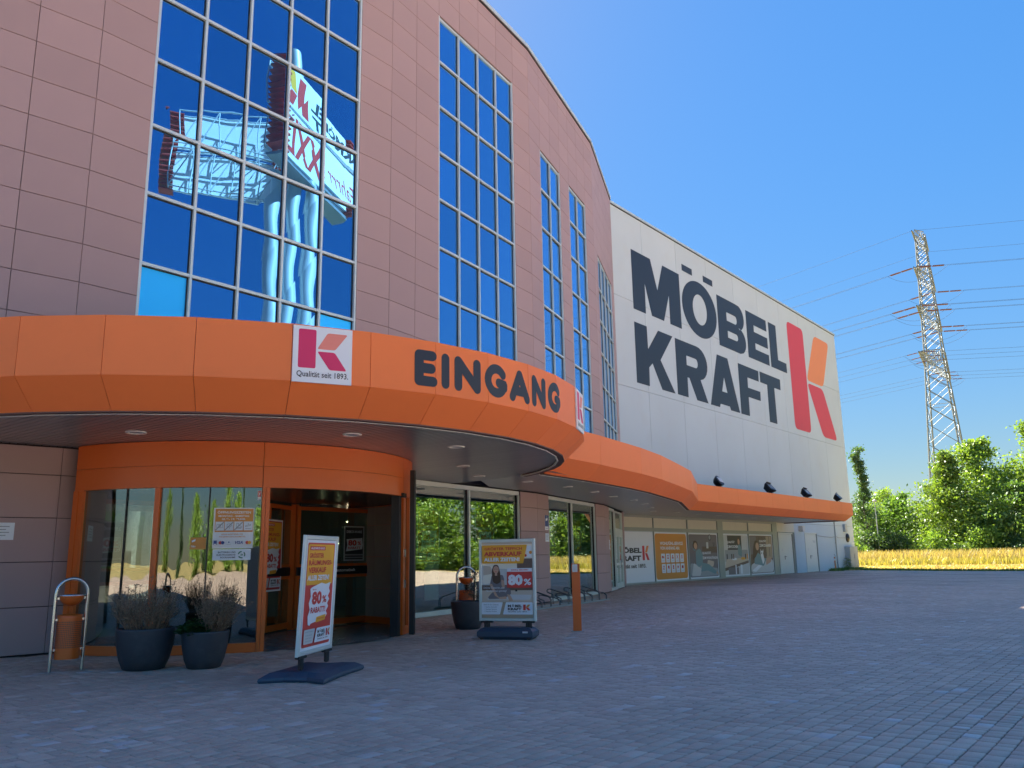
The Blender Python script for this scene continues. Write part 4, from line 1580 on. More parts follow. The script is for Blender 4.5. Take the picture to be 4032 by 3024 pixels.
def door_leaf(p, ang, w, label, extra=None):
    F = frame2(p, ang)
    fr = MB()
    for x0, x1 in ((0, 0.085), (w - 0.085, w)):
        box_on(fr, F, x0, x1, 0.04, 2.72, -0.05, 0.0, M['orange2'], 0.006)
    for y0, y1 in ((0.04, 0.17), (1.10, 1.165), (1.365, 1.42), (2.63, 2.72)):
        box_on(fr, F, 0.085, w - 0.085, y0, y1, -0.048, -0.002, M['orange2'])
    lf = fr.build('door_leaf', door, DO)
    lf['label'] = label
    b = MB()
    box_on(b, F, 0.0, w, 1.17, 1.36, -0.04, 0.012, M['black'], 0.01)
    b.build('push_band', lf, DO)
    for y0, y1 in ((0.17, 1.10), (1.42, 2.63)):
        g = MB()
        box_on(g, F, 0.085, w - 0.085, y0, y1, -0.03, -0.018, M['glass'])
        g.build('glass_pane', lf, DO)
    return lf, F
l1, F1_ = door_leaf((-4.893, 19.03), 56.8, 2.40, 'wide orange framed leaf with a black push band and a grey poster')
pr = Print(lambda x, y, z: F1_(x, y, z + 0.013))
pr.text('Bi', 0.12, 1.235, 0.10, 0.07, M['pwhite'])
pr.text('automatisch', 1.22, 1.235, 0.62, 0.07, M['pwhite'], 0.02)
pr.build('lettering', l1, DO)
l2, F2_ = door_leaf((-5.227, 17.938), 82.2, 1.30, 'narrow orange framed leaf carrying the yellow sale poster')
l3, F3_ = door_leaf((-8.36, 15.10), 56.8, 2.40, 'leaf seen dimly behind the left curved glass')
mb = MB()
mb.box((-5.0, 19.15, 1.38), (0.13, 0.13, 2.76), M['orange2'], R_(70), 0.006)
mb.build('corner_post', door, DO)
mb = MB()
mb.tube([(-4.7, 18.5, 2.70), (-4.1, 18.9, 2.70)], 0.03, M['black'], 8)
mb.build('closer_arm', door, DO)
for z in (0.7, 1.32):
    mb = MB()
    p = dpt(-9.4, DR + .03)
    mb.box((p.x, p.y, z + .3), (0.03, 0.06, 0.16), M['steel'], R_(-9), 0.005)
    mb.build('key_switch', door, DO)

# ------------------------------------------------------------------ posters and stickers at the door
def clear_poster(pr, w, h, ragged=True):
    """Tall sale poster: yellow head with red words, white torn patch with 80 %, logo foot."""
    pr.rect(0, 0, w, h, M['pwhite'])
    pr.rrect(0.04 * w, 0.025 * h, 0.96 * w, 0.975 * h, 0.03 * w, M['pred'])
    pr.poly(roundpoly([(0.06 * w, 0.585 * h), (0.93 * w, 0.585 * h), (0.945 * w, 0.96 * h), (0.06 * w, 0.96 * h)], 0.03 * w), M['yellow'])
    pr.rrect(0.11 * w, 0.905 * h, 0.62 * w, 0.943 * h, 0.01, M['pred'])
    pr.text('ALLES MUSS RAUS!', 0.14 * w, 0.914 * h, 0.45 * w, 0.021 * h, M['pwhite'])
    pr.text('GRÖSSTER', 0.10 * w, 0.835 * h, 0.48 * w, 0.052 * h, M['pred'], 0.03)
    pr.text('RÄUMUNGS-', 0.10 * w, 0.765 * h, 0.78 * w, 0.058 * h, M['pred'], 0.03)
    pr.text('VERKAUF', 0.10 * w, 0.695 * h, 0.58 * w, 0.052 * h, M['pred'], 0.03)
    pr.text('ALLER ZEITEN!', 0.08 * w, 0.625 * h, 0.72 * w, 0.05 * h, M['pwhite'], 0.035)
    rg = [(0.18, 0.225), (0.24, 0.215), (0.27, 0.232), (0.74, 0.265), (0.80, 0.30), (0.76, 0.33), (0.83, 0.37), (0.79, 0.40), (0.85, 0.44), (0.80, 0.47), (0.86, 0.51), (0.82, 0.545), (0.86, 0.60), (0.70, 0.585), (0.55, 0.60), (0.25, 0.565), (0.19, 0.55), (0.22, 0.48), (0.17, 0.42), (0.21, 0.36), (0.16, 0.30)]
    pr.poly([(x * w, y * h) for x, y in rg], M['pwhite'])
    pr.text('bis zu', 0.27 * w, 0.535 * h, 0.12 * w, 0.016 * h, M['pred'])
    pr.text('80', 0.26 * w, 0.40 * h, 0.32 * w, 0.125 * h, M['pred'], 0.05)
    pr.text('%', 0.60 * w, 0.41 * h, 0.15 * w, 0.07 * h, M['pred'], 0.03)
    pr.text('RABATT!', 0.24 * w, 0.325 * h, 0.48 * w, 0.055 * h, M['pred'], 0.03)
    pr.poly([(0.42 * w, 0.235 * h), (0.73 * w, 0.25 * h), (0.75 * w, 0.30 * h), (0.44 * w, 0.285 * h)], M['yellow'])
    pr.text('ALLES SOFORT', 0.46 * w, 0.262 * h, 0.25 * w, 0.014 * h, M['pred'], 0.02)
    pr.poly(roundpoly([(0.07 * w, 0.055 * h), (0.36 * w, 0.055 * h), (0.42 * w, 0.185 * h), (0.07 * w, 0.185 * h)], 0.02 * w), M['plgrey'])
    pr.text('Stark für Ihr Zuhause:', 0.10 * w, 0.158 * h, 0.25 * w, 0.012 * h, M['pgrey'])
    for i, s in enumerate(('Starke Auswahl', 'Starker Service', 'Starke Preise')):
        pr.text('- ' + s, 0.10 * w, (0.127 - 0.026 * i) * h, 0.22 * w, 0.011 * h, M['pgrey'])
    pr.poly(roundpoly([(0.40 * w, 0.055 * h), (0.93 * w, 0.055 * h), (0.93 * w, 0.185 * h), (0.46 * w, 0.185 * h)], 0.02 * w), M['pwhite'])
    logo(pr, 0.49 * w, 0.085 * h, 0.42 * w, 0.085 * h)
    return pr
def logo(pr, x, y, w, h, sub=True):
    pr.text('MÖBEL', x, y + 0.58 * h, 0.62 * w, 0.42 * h, M['pdark'], 0.045)
    pr.text('KRAFT', x, y + 0.16 * h, 0.60 * w, 0.34 * h, M['pdark'], 0.045)
    kx, kw = x + 0.68 * w, 0.32 * w
    kh, ky = 0.78 * h, y + 0.16 * h
    pr.poly([(kx, ky), (kx + .34 * kw, ky), (kx + .36 * kw, ky + kh), (kx, ky + kh)], M['pred'])
    pr.poly([(kx + .36 * kw, ky + .51 * kh), (kx + .72 * kw, ky + .51 * kh), (kx + kw, ky + kh), (kx + .64 * kw, ky + kh)], M['porange'])
    pr.poly([(kx + .36 * kw, ky + .48 * kh), (kx + .72 * kw, ky + .48 * kh), (kx + kw, ky), (kx + .64 * kw, ky)], M['pred'])
    if sub:
        pr.text('Qualität seit 1893.', x, y - 0.12 * h, 0.86 * w, 0.16 * h, M['pdark'], 0.02)

def poster(name, label, cat, F, w, h, fn, group=None, back=True):
    """A sheet of its own: thin paper backing and its print."""
    p = Vector(F(0, 0, 0))
    t = thing(name, label, cat, tuple(p), group=group)
    mb = MB()
    box_on(mb, F, 0, w, 0, h, -0.004, 0.0, M['paper'])
    mb.build('sheet', t, tuple(p))
    pr = Print(F)
    fn(pr, w, h)
    pr.build('print', t, tuple(p))
    return t
def shift(F, x, y, z): return lambda a, b, c: F(x + a, y + b, z + c)

poster('sale_poster', 'tall yellow and red sale poster on the narrow door leaf inside the revolving door', 'poster', shift(F2_, -0.42, 0.87, 0.01), 1.10, 1.51, clear_poster, 'tall yellow and red sale posters')
def deko(pr, w, h):
    pr.rect(0, 0, w, h, M['plgrey'])
    pr.rect(0.05 * w, 0.035 * h, 0.95 * w, 0.965 * h, M['pdark'])
    pr.text('DEKO-WARE', 0.12 * w, 0.80 * h, 0.76 * w, 0.075 * h, M['pwhite'], 0.02)
    pr.poly([(0.10 * w, 0.27 * h), (0.90 * w, 0.33 * h), (0.93 * w, 0.45 * h), (0.90 * w, 0.66 * h), (0.12 * w, 0.62 * h), (0.16 * w, 0.45 * h)], M['pwhite'])
    pr.text('80', 0.20 * w, 0.43 * h, 0.42 * w, 0.17 * h, M['pred'], 0.04)
    pr.text('%', 0.66 * w, 0.45 * h, 0.18 * w, 0.11 * h, M['pred'], 0.02)
    pr.text('RABATT', 0.20 * w, 0.335 * h, 0.62 * w, 0.07 * h, M['pred'], 0.02)
    pr.rect(0.05 * w, 0.15 * h, 0.95 * w, 0.19 * h, M['pgrey'])
    pr.rect(0.05 * w, 0.08 * h, 0.95 * w, 0.11 * h, M['pgrey'])
poster('framed_poster', 'grey framed poster with 80 percent in red on the wide door leaf', 'poster', shift(F1_, 1.44, 1.48, 0.02), 0.69, 0.82, deko)
poster('framed_poster', 'dark poster glimpsed behind the left curved door glass', 'poster', shift(F3_, 0.75, 1.45, 0.02), 0.70, 0.85, deko)
def door_F(a0, z0, out=-0.028):
    def F(x, y, z):
        p = dpt(a0 + x / DR * 180 / math.pi, DR + out + z)
        return (p.x, p.y, z0 + y)
    return F
def arc_poster(name, label, a0, a1, z0, z1, fn):
    F = door_F(a0, z0)
    w, h = R_(a1 - a0) * DR, z1 - z0
    p = Vector(F(w / 2, 0, 0))
    t = thing(name, label, 'sign', tuple(p))
    mb = MB()
    n = 8
    for i in range(n):
        box_on(mb, F, w * i / n, w * (i + 1) / n, 0, h, -0.003, 0.0, M['pwhite'])
    mb.build('sheet', t, tuple(p))
    # prints sit a hair in front, each piece cut small so that it follows the bend
    pr = Print(F, 0.0016)
    fn(pr, w, h)
    pr.build('print', t, tuple(p))
    return t
def strips(pr, x0, y0, x1, y1, m, n=8):
    k = pr.k + 1
    for i in range(n):
        pr.k = k - 1
        pr.rect(x0 + (x1 - x0) * i / n, y0, x0 + (x1 - x0) * (i + 1) / n, y1, m)
def hours(pr, w, h):
    strips(pr, 0.04 * w, 0.40 * h, 0.985 * w, 0.975 * h, M['porange'])
    pr.text('ÖFFNUNGSZEITEN', 0.09 * w, 0.855 * h, 0.83 * w, 0.075 * h, M['pwhite'], 0.03)
    pr.text('MONTAG - SAMSTAG', 0.12 * w, 0.77 * h, 0.76 * w, 0.05 * h, M['pwhite'], 0.025)
    pr.text('10.   - 19.   UHR', 0.21 * w, 0.69 * h, 0.58 * w, 0.05 * h, M['pwhite'], 0.025)
    pr.text('00', 0.315 * w, 0.715 * h, 0.055 * w, 0.025 * h, M['pwhite'], 0.02)
    pr.text('00', 0.555 * w, 0.715 * h, 0.055 * w, 0.025 * h, M['pwhite'], 0.02)
    for i in range(4):
        x = (0.055 + 0.232 * i) * w
        pr.rect(x, 0.435 * h, x + 0.215 * w, 0.655 * h, M['pwhite'])
        cx, cy = x + 0.107 * w, 0.545 * h
        u = 0.07 * w
        if i == 0:
            pr.line([(cx - u, cy - u * .6), (cx + u, cy - u * .6), (cx + u, cy + u * .6), (cx - u, cy + u * .6), (cx - u, cy - u * .6)], 0.006, M['pgrey'])
            pr.line([(cx + u * .4 * math.cos(R_(t)), cy + u * .4 * math.sin(R_(t))) for t in range(0, 361, 45)], 0.006, M['pgrey'])
        if i == 1:
            pr.line([(cx + u * .8 * math.cos(R_(t)) * (1 + .2 * math.cos(R_(t * 5))), cy + .2 * u + u * .6 * math.sin(R_(t))) for t in range(0, 361, 24)], 0.006, M['pgrey'])
            pr.line([(cx, cy - u * .4), (cx + .2 * u, cy - u)], 0.006, M['pgrey'])
        if i == 2:
            pr.line([(cx - u * .7, cy + u), (cx - u * .1, cy + u), (cx, cy + u * .2), (cx + u, cy - u * .2), (cx + u, cy - u * .6), (cx - u * .8, cy - u * .6), (cx - u * .7, cy + u)], 0.006, M['pgrey'])
            for q in range(4):
                pr.disc(cx - u * .6 + q * u * .45, cy - u * .85, u * .18, M['pgrey'], 8)
        if i == 3:
            pr.line([(cx - u, cy - u * .3), (cx + u * .8, cy + u * .1), (cx + u * .9, cy + u * .5), (cx - u * .9, cy + u * .1), (cx - u, cy - u * .3)], 0.007, M['pgrey'])
            pr.line([(cx, cy + u * .4), (cx, cy + u)], 0.007, M['pgrey'])
            pr.line([(cx - u, cy - u), (cx + u, cy - u)], 0.008, M['pgrey'])
        else:
            pr.line([(x + 0.01 * w, 0.445 * h), (x + 0.205 * w, 0.645 * h)], 0.016, M['pgrey'])
    pr.text('GERNE AKZEPTIEREN WIR', 0.22 * w, 0.325 * h, 0.52 * w, 0.03 * h, M['porange'], 0.02)
    pr.text('FOLGENDE ZAHLUNGSMITTEL:', 0.17 * w, 0.265 * h, 0.64 * w, 0.03 * h, M['porange'], 0.02)
    pr.rect(0.045 * w, 0.08 * h, 0.125 * w, 0.19 * h, M['pblue'])
    pr.rect(0.055 * w, 0.085 * h, 0.115 * w, 0.11 * h, M['pwhite'])
    pr.disc(0.21 * w, 0.135 * h, 0.042 * w, M['pred'], 16)
    pr.disc(0.265 * w, 0.135 * h, 0.042 * w, M['pblue'], 16)
    pr.disc(0.41 * w, 0.145 * h, 0.018 * w, M['pblue'], 10)
    pr.rect(0.36 * w, 0.085 * h, 0.46 * w, 0.10 * h, M['plgrey'])
    pr.text('VISA', 0.535 * w, 0.10 * h, 0.21 * w, 0.075 * h, M['pblue'], 0.03, 0.25)
    pr.disc(0.85 * w, 0.135 * h, 0.042 * w, M['pred'], 16)
    pr.disc(0.905 * w, 0.135 * h, 0.042 * w, M['yellow'], 16)
arc_poster('opening_hours_sign', 'white and orange opening hours sign stuck on the curved door glass', -77.7, -67.4, 1.73, 2.42, hours)
def batt(pr, w, h):
    pr.text('BATTERIEN UND', 0.14 * w, 0.64 * h, 0.46 * w, 0.15 * h, M['pdark'], 0.02)
    pr.text('ELEKTROGERÄTE', 0.11 * w, 0.41 * h, 0.49 * w, 0.17 * h, M['pdark'], 0.02)
    pr.text('RÜCKNAHME', 0.21 * w, 0.18 * h, 0.39 * w, 0.17 * h, M['pdark'], 0.02)
    cx, cy, r = 0.76 * w, 0.48 * h, 0.34 * h
    for k in range(3):
        a0 = 90 + 120 * k
        pr.poly([(cx + r * math.cos(R_(a)), cy + r * math.sin(R_(a))) for a in range(a0, a0 + 96, 16)] + [(cx + .68 * r * math.cos(R_(a)), cy + .68 * r * math.sin(R_(a))) for a in range(a0 + 80, a0 - 16, -16)], M['pgreen'])
    pr.rect(cx - .22 * r, cy - .35 * r, cx - .05 * r, cy + .3 * r, M['pgreen'])
    pr.rect(cx + .05 * r, cy - .2 * r, cx + .3 * r, cy + .2 * r, M['pgreen'])
arc_poster('battery_return_sign', 'small white sign with a green ring below the opening hours', -77.5, -67.8, 1.53, 1.715, batt)
def video(pr, w, h):
    strips(pr, 0, 0, w, h, M['porange'], 4)
    pr.text('Video', 0.05 * w, 0.16 * h, 0.30 * w, 0.2 * h, M['pwhite'], 0.02)
    pr.poly([(0.10 * w, 0.58 * h), (0.32 * w, 0.68 * h), (0.34 * w, 0.86 * h), (0.10 * w, 0.74 * h)], M['pwhite'])
arc_poster('video_notice', 'small orange video notice on the curved door glass left of the opening hours', -83.3, -79.3, 1.72, 1.92, video)
def redst(pr, w, h):
    strips(pr, 0.08 * w, 0.35 * h, 0.92 * w, 0.95 * h, M['pred'], 2)
    pr.line([(0.25 * w, 0.45 * h), (0.75 * w, 0.85 * h)], 0.01, M['pwhite'])
    pr.line([(0.25 * w, 0.85 * h), (0.6 * w, 0.5 * h)], 0.01, M['pwhite'])
arc_poster('no_dogs_sticker', 'tiny red and white sticker at the top of the door glass', -66.7, -65.7, 2.56, 2.72, redst)
# ------------------------------------------------------------------ customer stoppers
def stand(loc, ang, tilt, base_fn, printer, label, legs, width=1.13, z0=0.32, z1=1.84):
    t = thing('poster_stand', label, 'poster stand', (loc[0], loc[1], 0), R_(ang))
    b = base_fn()
    b.build('base', t)
    for x in legs:
        mb = MB()
        mb.box((x, 0, 0.16 + 0.075), (0.055, 0.035, 0.20), M['black'])
        mb.box((x + 0.045, 0, 0.16 + 0.075), (0.022, 0.03, 0.18), M['black'])
        mb.box((x - 0.045, 0, 0.16 + 0.075), (0.022, 0.03, 0.18), M['black'])
        mb.box((x, 0, z0 - 0.012), (0.24, 0.06, 0.035), M['black'], 0, 0.008)
        mb.build('leg', t)
    ct, st = math.cos(R_(tilt)), math.sin(R_(tilt))
    def F(x, y, z):
        # x across, y up from the foot of the frame, z forward (towards -Y of the stand)
        return (x, -(z * ct + y * st) , z0 + y * ct - z * st)
    fr = MB()
    h, w, f = z1 - z0, width, 0.062
    def bar(x0, x1, y0, y1):
        box_on(fr, F, x0, x1, y0, y1, -0.022, 0.022, M['alu'], 0.012)
    bar(-w / 2, -w / 2 + f, 0, h); bar(w / 2 - f, w / 2, 0, h)
    bar(-w / 2 + f, w / 2 - f, h - f, h); bar(-w / 2 + f, w / 2 - f, 0, f)
    fr.build('frame', t)
    bd = MB()
    box_on(bd, F, -w / 2 + f, w / 2 - f, f, h - f, -0.012, 0.006, M['paper'])
    bd.build('backing_board', t)
    pr = Print(lambda x, y, z: F(-w / 2 + f + x, f + y, 0.007 + z))
    printer(pr, w - 2 * f, h - 2 * f)
    pr.build('poster', t)
    return t
def base_flat():
    mb = MB()
    # broad, low foot with hollowed ends
    def ring(s, z):
        pts = []
        L, D = 0.72 * s, 0.44 * s
        for x, y in ((-L, -D), (0, -D * .93), (L, -D), (L * .80, -D * .35), (L * .80, D * .35), (L, D), (0, D * .93), (-L, D), (-L * .80, D * .35), (-L * .80, -D * .35)):
            pts.append((x, y, z))
        return pts
    rs = [ring(0.97, 0.0), ring(1.0, 0.03), ring(0.98, 0.06), ring(0.80, 0.115), ring(0.55, 0.135)]
    n = 10
    vs = [p for r in rs for p in r]
    fs = [(k * n + i, k * n + (i + 1) % n, (k + 1) * n + (i + 1) % n, (k + 1) * n + i) for k in range(4) for i in range(n)]
    fs.append(tuple(range(4 * n, 5 * n)))
    mb.add(vs, fs, M['base'])
    return mb
def base_long():
    mb = MB()
    mb.box((0, 0, 0.10), (1.08, 0.46, 0.20), M['base'], 0, 0.06)
    mb.box((0, 0, 0.205), (0.9, 0.34, 0.02), M['base'], 0, 0.008)
    mb.box((0.40, -0.231, 0.14), (0.10, 0.006, 0.03), M['plgrey'])
    for x in (-0.46, 0.46):
        mb.tube([(x, -0.2, 0.05), (x, 0.2, 0.05)], 0.05, M['black'], 12)
    return mb
def carpet(pr, w, h):
    """Carpet sale poster: yellow headline, a woman seated on a rug before a pale sofa, red 80 % card."""
    pr.rect(0, 0, w, h, M['pbeige'])
    pr.rect(0, 0.55 * h, w, 0.975 * h, M['pcream'])
    pr.rect(0.70 * w, 0.62 * h, w, 0.78 * h, M['pbrown'])
    pr.rect(0.90 * w, 0.80 * h, 0.985 * w, 0.95 * h, M['pwhite'])
    pr.disc(0.97 * w, 0.86 * h, 0.03 * w, M['porange'])
    pr.disc(0.87 * w, 0.82 * h, 0.025 * w, M['pred'])
    pr.poly(roundpoly([(0, 0.42 * h), (0.9 * w, 0.40 * h), (w, 0.62 * h), (0.1 * w, 0.66 * h), (0, 0.70 * h)], 0.06 * w), M['plgrey'])
    pr.poly(roundpoly([(0.02 * w, 0.44 * h), (0.24 * w, 0.46 * h), (0.18 * w, 0.60 * h), (0.02 * w, 0.56 * h)], 0.04 * w), M['pcream'])
    pr.poly(roundpoly([(0.03 * w, 0.56 * h), (0.20 * w, 0.58 * h), (0.18 * w, 0.68 * h), (0.03 * w, 0.69 * h)], 0.03 * w), M['pbeige'])
    pr.rect(0, 0.36 * h, w, 0.43 * h, M['pbrown'])
    pr.rect(0.66 * w, 0.325 * h, 0.70 * w, 0.37 * h, M['black'])
    pr.rect(0, 0.21 * h, w, 0.345 * h, M['pbeige'])
    pr.poly([(0.1 * w, 0.24 * h), (0.95 * w, 0.235 * h), (0.98 * w, 0.30 * h), (0.2 * w, 0.31 * h)], M['plgrey'])
    # figure
    pr.poly(roundpoly([(0.12 * w, 0.27 * h), (0.14 * w, 0.245 * h), (0.44 * w, 0.25 * h), (0.58 * w, 0.31 * h), (0.57 * w, 0.37 * h), (0.46 * w, 0.43 * h), (0.20 * w, 0.33 * h)], 0.03 * w), M['pmauve'])
    pr.poly(roundpoly([(0.16 * w, 0.43 * h), (0.20 * w, 0.565 * h), (0.42 * w, 0.565 * h), (0.45 * w, 0.50 * h), (0.40 * w, 0.37 * h), (0.18 * w, 0.37 * h)], 0.03 * w), M['pmauve'])
    pr.poly(roundpoly([(0.20 * w, 0.45 * h), (0.15 * w, 0.445 * h), (0.26 * w, 0.29 * h), (0.36 * w, 0.25 * h), (0.30 * w, 0.30 * h)], 0.015 * w), M['skin'])
    pr.poly(roundpoly([(0.39 * w, 0.50 * h), (0.44 * w, 0.49 * h), (0.46 * w, 0.41 * h), (0.42 * w, 0.38 * h), (0.39 * w, 0.44 * h)], 0.015 * w), M['skin'])
    pr.poly(roundpoly([(0.50 * w, 0.31 * h), (0.56 * w, 0.30 * h), (0.62 * w, 0.225 * h), (0.54 * w, 0.215 * h)], 0.015 * w), M['skin'])
    pr.poly(roundpoly([(0.34 * w, 0.27 * h), (0.49 * w, 0.28 * h), (0.49 * w, 0.245 * h), (0.34 * w, 0.245 * h)], 0.012 * w), M['skin'])
    pr.poly(roundpoly([(0.22 * w, 0.47 * h), (0.20 * w, 0.62 * h), (0.24 * w, 0.70 * h), (0.33 * w, 0.70 * h), (0.37 * w, 0.60 * h), (0.38 * w, 0.47 * h), (0.30 * w, 0.44 * h)], 0.035 * w), M['hair'])
    pr.disc(0.287 * w, 0.635 * h, 0.055 * w, M['skin'], 20, 0.05 * h)
    pr.rect(0.265 * w, 0.555 * h, 0.31 * w, 0.59 * h, M['skin'])
    pr.rect(0.258 * w, 0.640 * h, 0.276 * w, 0.645 * h, M['hair'])
    pr.rect(0.298 * w, 0.640 * h, 0.316 * w, 0.645 * h, M['hair'])
    pr.rect(0.272 * w, 0.605 * h, 0.302 * w, 0.611 * h, M['pred'])
    # headline
    pr.poly(roundpoly([(0.01 * w, 0.72 * h), (0.83 * w, 0.715 * h), (0.91 * w, 0.965 * h), (0.01 * w, 0.965 * h)], 0.02 * w), M['yellow'])
    pr.text('GRÖßTER TEPPICH', 0.06 * w, 0.895 * h, 0.75 * w, 0.046 * h, M['pred'], 0.03)
    pr.text('ABVERKAUF', 0.05 * w, 0.815 * h, 0.75 * w, 0.06 * h, M['pred'], 0.045)
    pr.text('ALLER ZEITEN!', 0.05 * w, 0.745 * h, 0.71 * w, 0.052 * h, M['pwhite'], 0.045)
    pr.rect(0.51 * w, 0.606 * h, w, 0.652 * h, M['pwhite'])
    pr.text('RADIKAL REDUZIERT', 0.59 * w, 0.62 * h, 0.34 * w, 0.018 * h, M['pred'], 0.03)
    pr.rect(0.505 * w, 0.395 * h, w, 0.606 * h, M['pred'])
    pr.text('80', 0.525 * w, 0.425 * h, 0.29 * w, 0.145 * h, M['pwhite'], 0.06)
    pr.text('%', 0.835 * w, 0.428 * h, 0.145 * w, 0.085 * h, M['pwhite'], 0.03)
    pr.text('Schöne Teppiche zum', 0.03 * w, 0.375 * h, 0.42 * w, 0.035 * h, M['pwhite'], 0.0, 0.25)
    pr.text('Niederknien günstig!', 0.08 * w, 0.335 * h, 0.41 * w, 0.032 * h, M['pwhite'], 0.0, 0.25)
    pr.rect(0.0, 0.0, w, 0.21 * h, M['ptan'])
    pr.poly(roundpoly([(0.0, 0.045 * h), (0.36 * w, 0.045 * h), (0.42 * w, 0.205 * h), (0.0, 0.205 * h)], 0.015 * w), M['pwhite'])
    pr.poly(roundpoly([(0.42 * w, 0.045 * h), (w, 0.045 * h), (w, 0.205 * h), (0.48 * w, 0.205 * h)], 0.015 * w), M['pwhite'])
    pr.text('Stark für Ihr Zuhause:', 0.04 * w, 0.165 * h, 0.30 * w, 0.018 * h, M['pgrey'])
    for i, s in enumerate(('Starke Auswahl', 'Starker Service', 'Starke Preise')):
        pr.text(s, 0.08 * w, (0.135 - 0.029 * i) * h, 0.22 * w, 0.016 * h, M['pgrey'])
        pr.line([(0.045 * w, (0.143 - 0.029 * i) * h), (0.052 * w, (0.137 - 0.029 * i) * h), (0.066 * w, (0.152 - 0.029 * i) * h)], 0.003, M['pgrey'])
    logo(pr, 0.52 * w, 0.085 * h, 0.44 * w, 0.095 * h)
stand((-2.69, 11.53), 80.0, 2.4, base_flat, clear_poster, 'poster stand with yellow and red clearance poster before the revolving door, turned sideways', (-0.42, 0.42), 1.12, 0.30, 1.83)
stand((-0.155, 16.22), -16.8, 0.0, base_long, carpet, 'poster stand with a carpet sale poster showing a seated woman beside a planter', (-0.41, 0.41))

# ------------------------------------------------------------------ litter bins on a steel hoop
def litter_bin(loc, ang, label):
    t = thing('litter_bin', label, 'bin', (loc[0], loc[1], 0), R_(ang), 'orange litter bins on steel hoops')
    w, H = 0.215, 1.30
    mb = MB()
    path = [(-w, 0, 0), (-w, 0, H - w)] + [(-w * math.cos(R_(a)), 0, H - w + w * math.sin(R_(a))) for a in range(15, 180, 15)] + [(w, 0, H - w), (w, 0, 0)]
    mb.tube(path, 0.026, M['steel'], 12)
    mb.build('hoop', t)
    mb = MB()
    r = 0.165
    mb.lathe([(r, 0.17), (r, 0.24), (r, 0.74), (r, 0.785), (r - 0.012, 0.785), (r - 0.012, 0.19), (0.0, 0.19), (0.0, 0.17), (r, 0.17)], M['orange2'], 40)
    body_ = mb.build('can', t)
    # perforated band: dark holes in rows
    n, rowsN = 44, 14
    mb = MB()
    dz, da = 0.027, 360 / n
    for i in range(rowsN):
        z = 0.335 + i * dz
        for k in range(n):
            a = k * da
            s = da * 0.30
            rr = r + 0.0012
            vs = [(rr * math.cos(R_(a + sx * s)), rr * math.sin(R_(a + sx * s)), z + sz * 0.0078) for sx, sz in ((-1, -1), (1, -1), (1, 1), (-1, 1))]
            mb.add(vs, [(0, 1, 2, 3)], M['lip'])
    tag(mb.build('perforation', body_), kind='stuff')
    mb = MB()
    prof = [(0.168 * math.sin(R_(a)), 1.06 - 0.155 * math.cos(R_(a))) for a in range(0, 91, 10)]
    mb.lathe([(max(.001, x), z) for x, z in prof], M['orange2'], 32)
    mb.build('ashtray_bowl', t)
    mb = MB()
    mb.lathe([(0.178, 1.055), (0.178, 1.072), (0.001, 1.078)], M['steel'], 32)
    mb.build('ashtray_lid', t)
    for z in (0.72, 0.30, 1.02):
        for s in (-1, 1):
            mb = MB()
            mb.box((s * 0.185, 0, z), (0.05, 0.03, 0.03), M['steel'])
            mb.build('bracket', t)
    return t
litter_bin((-6.52, 12.56), 43, 'orange litter bin on a steel hoop at the left wall beside the planters')
litter_bin((-1.12, 19.35), 20, 'orange litter bin half hidden behind the planter and the carpet poster stand')
litter_bin((25.95, 69.2), 105, 'orange litter bin standing by the white wall beyond the steel doors')

# ------------------------------------------------------------------ planters and their plants
def planter(loc, r, h, label):
    t = thing('planter', label, 'planter', (loc[0], loc[1], 0), 0, 'round anthracite planters')
    mb = MB()
    k = r
    mb.lathe([(0.62 * k, 0.0), (0.70 * k, 0.012), (0.84 * k, 0.25 * h), (0.95 * k, 0.6 * h), (k, 0.96 * h), (k, h), (0.965 * k, h + .004), (0.93 * k, h - .01), (0.90 * k, 0.72 * h)], M['anth'], 40)
    mb.build('pot', t)
    mb = MB()
    mb.add([(0.915 * k * math.cos(R_(a)), 0.915 * k * math.sin(R_(a)), 0.9 * h) for a in range(0, 360, 12)], [tuple(range(30))], M['soil'])
    mb.build('soil', t)
    return t
P1, P2, P3 = (-5.42, 12.62), (-4.56, 12.66), (-1.04, 18.62)
planter(P1, 0.41, 0.575, 'larger round planter at the curved door glass, with tall dry twigs')
planter(P2, 0.335, 0.515, 'smaller round planter at the curved door glass, with a green herb and dry twigs')
planter(P3, 0.37, 0.58, 'round planter behind the carpet poster stand, with a browned conifer')
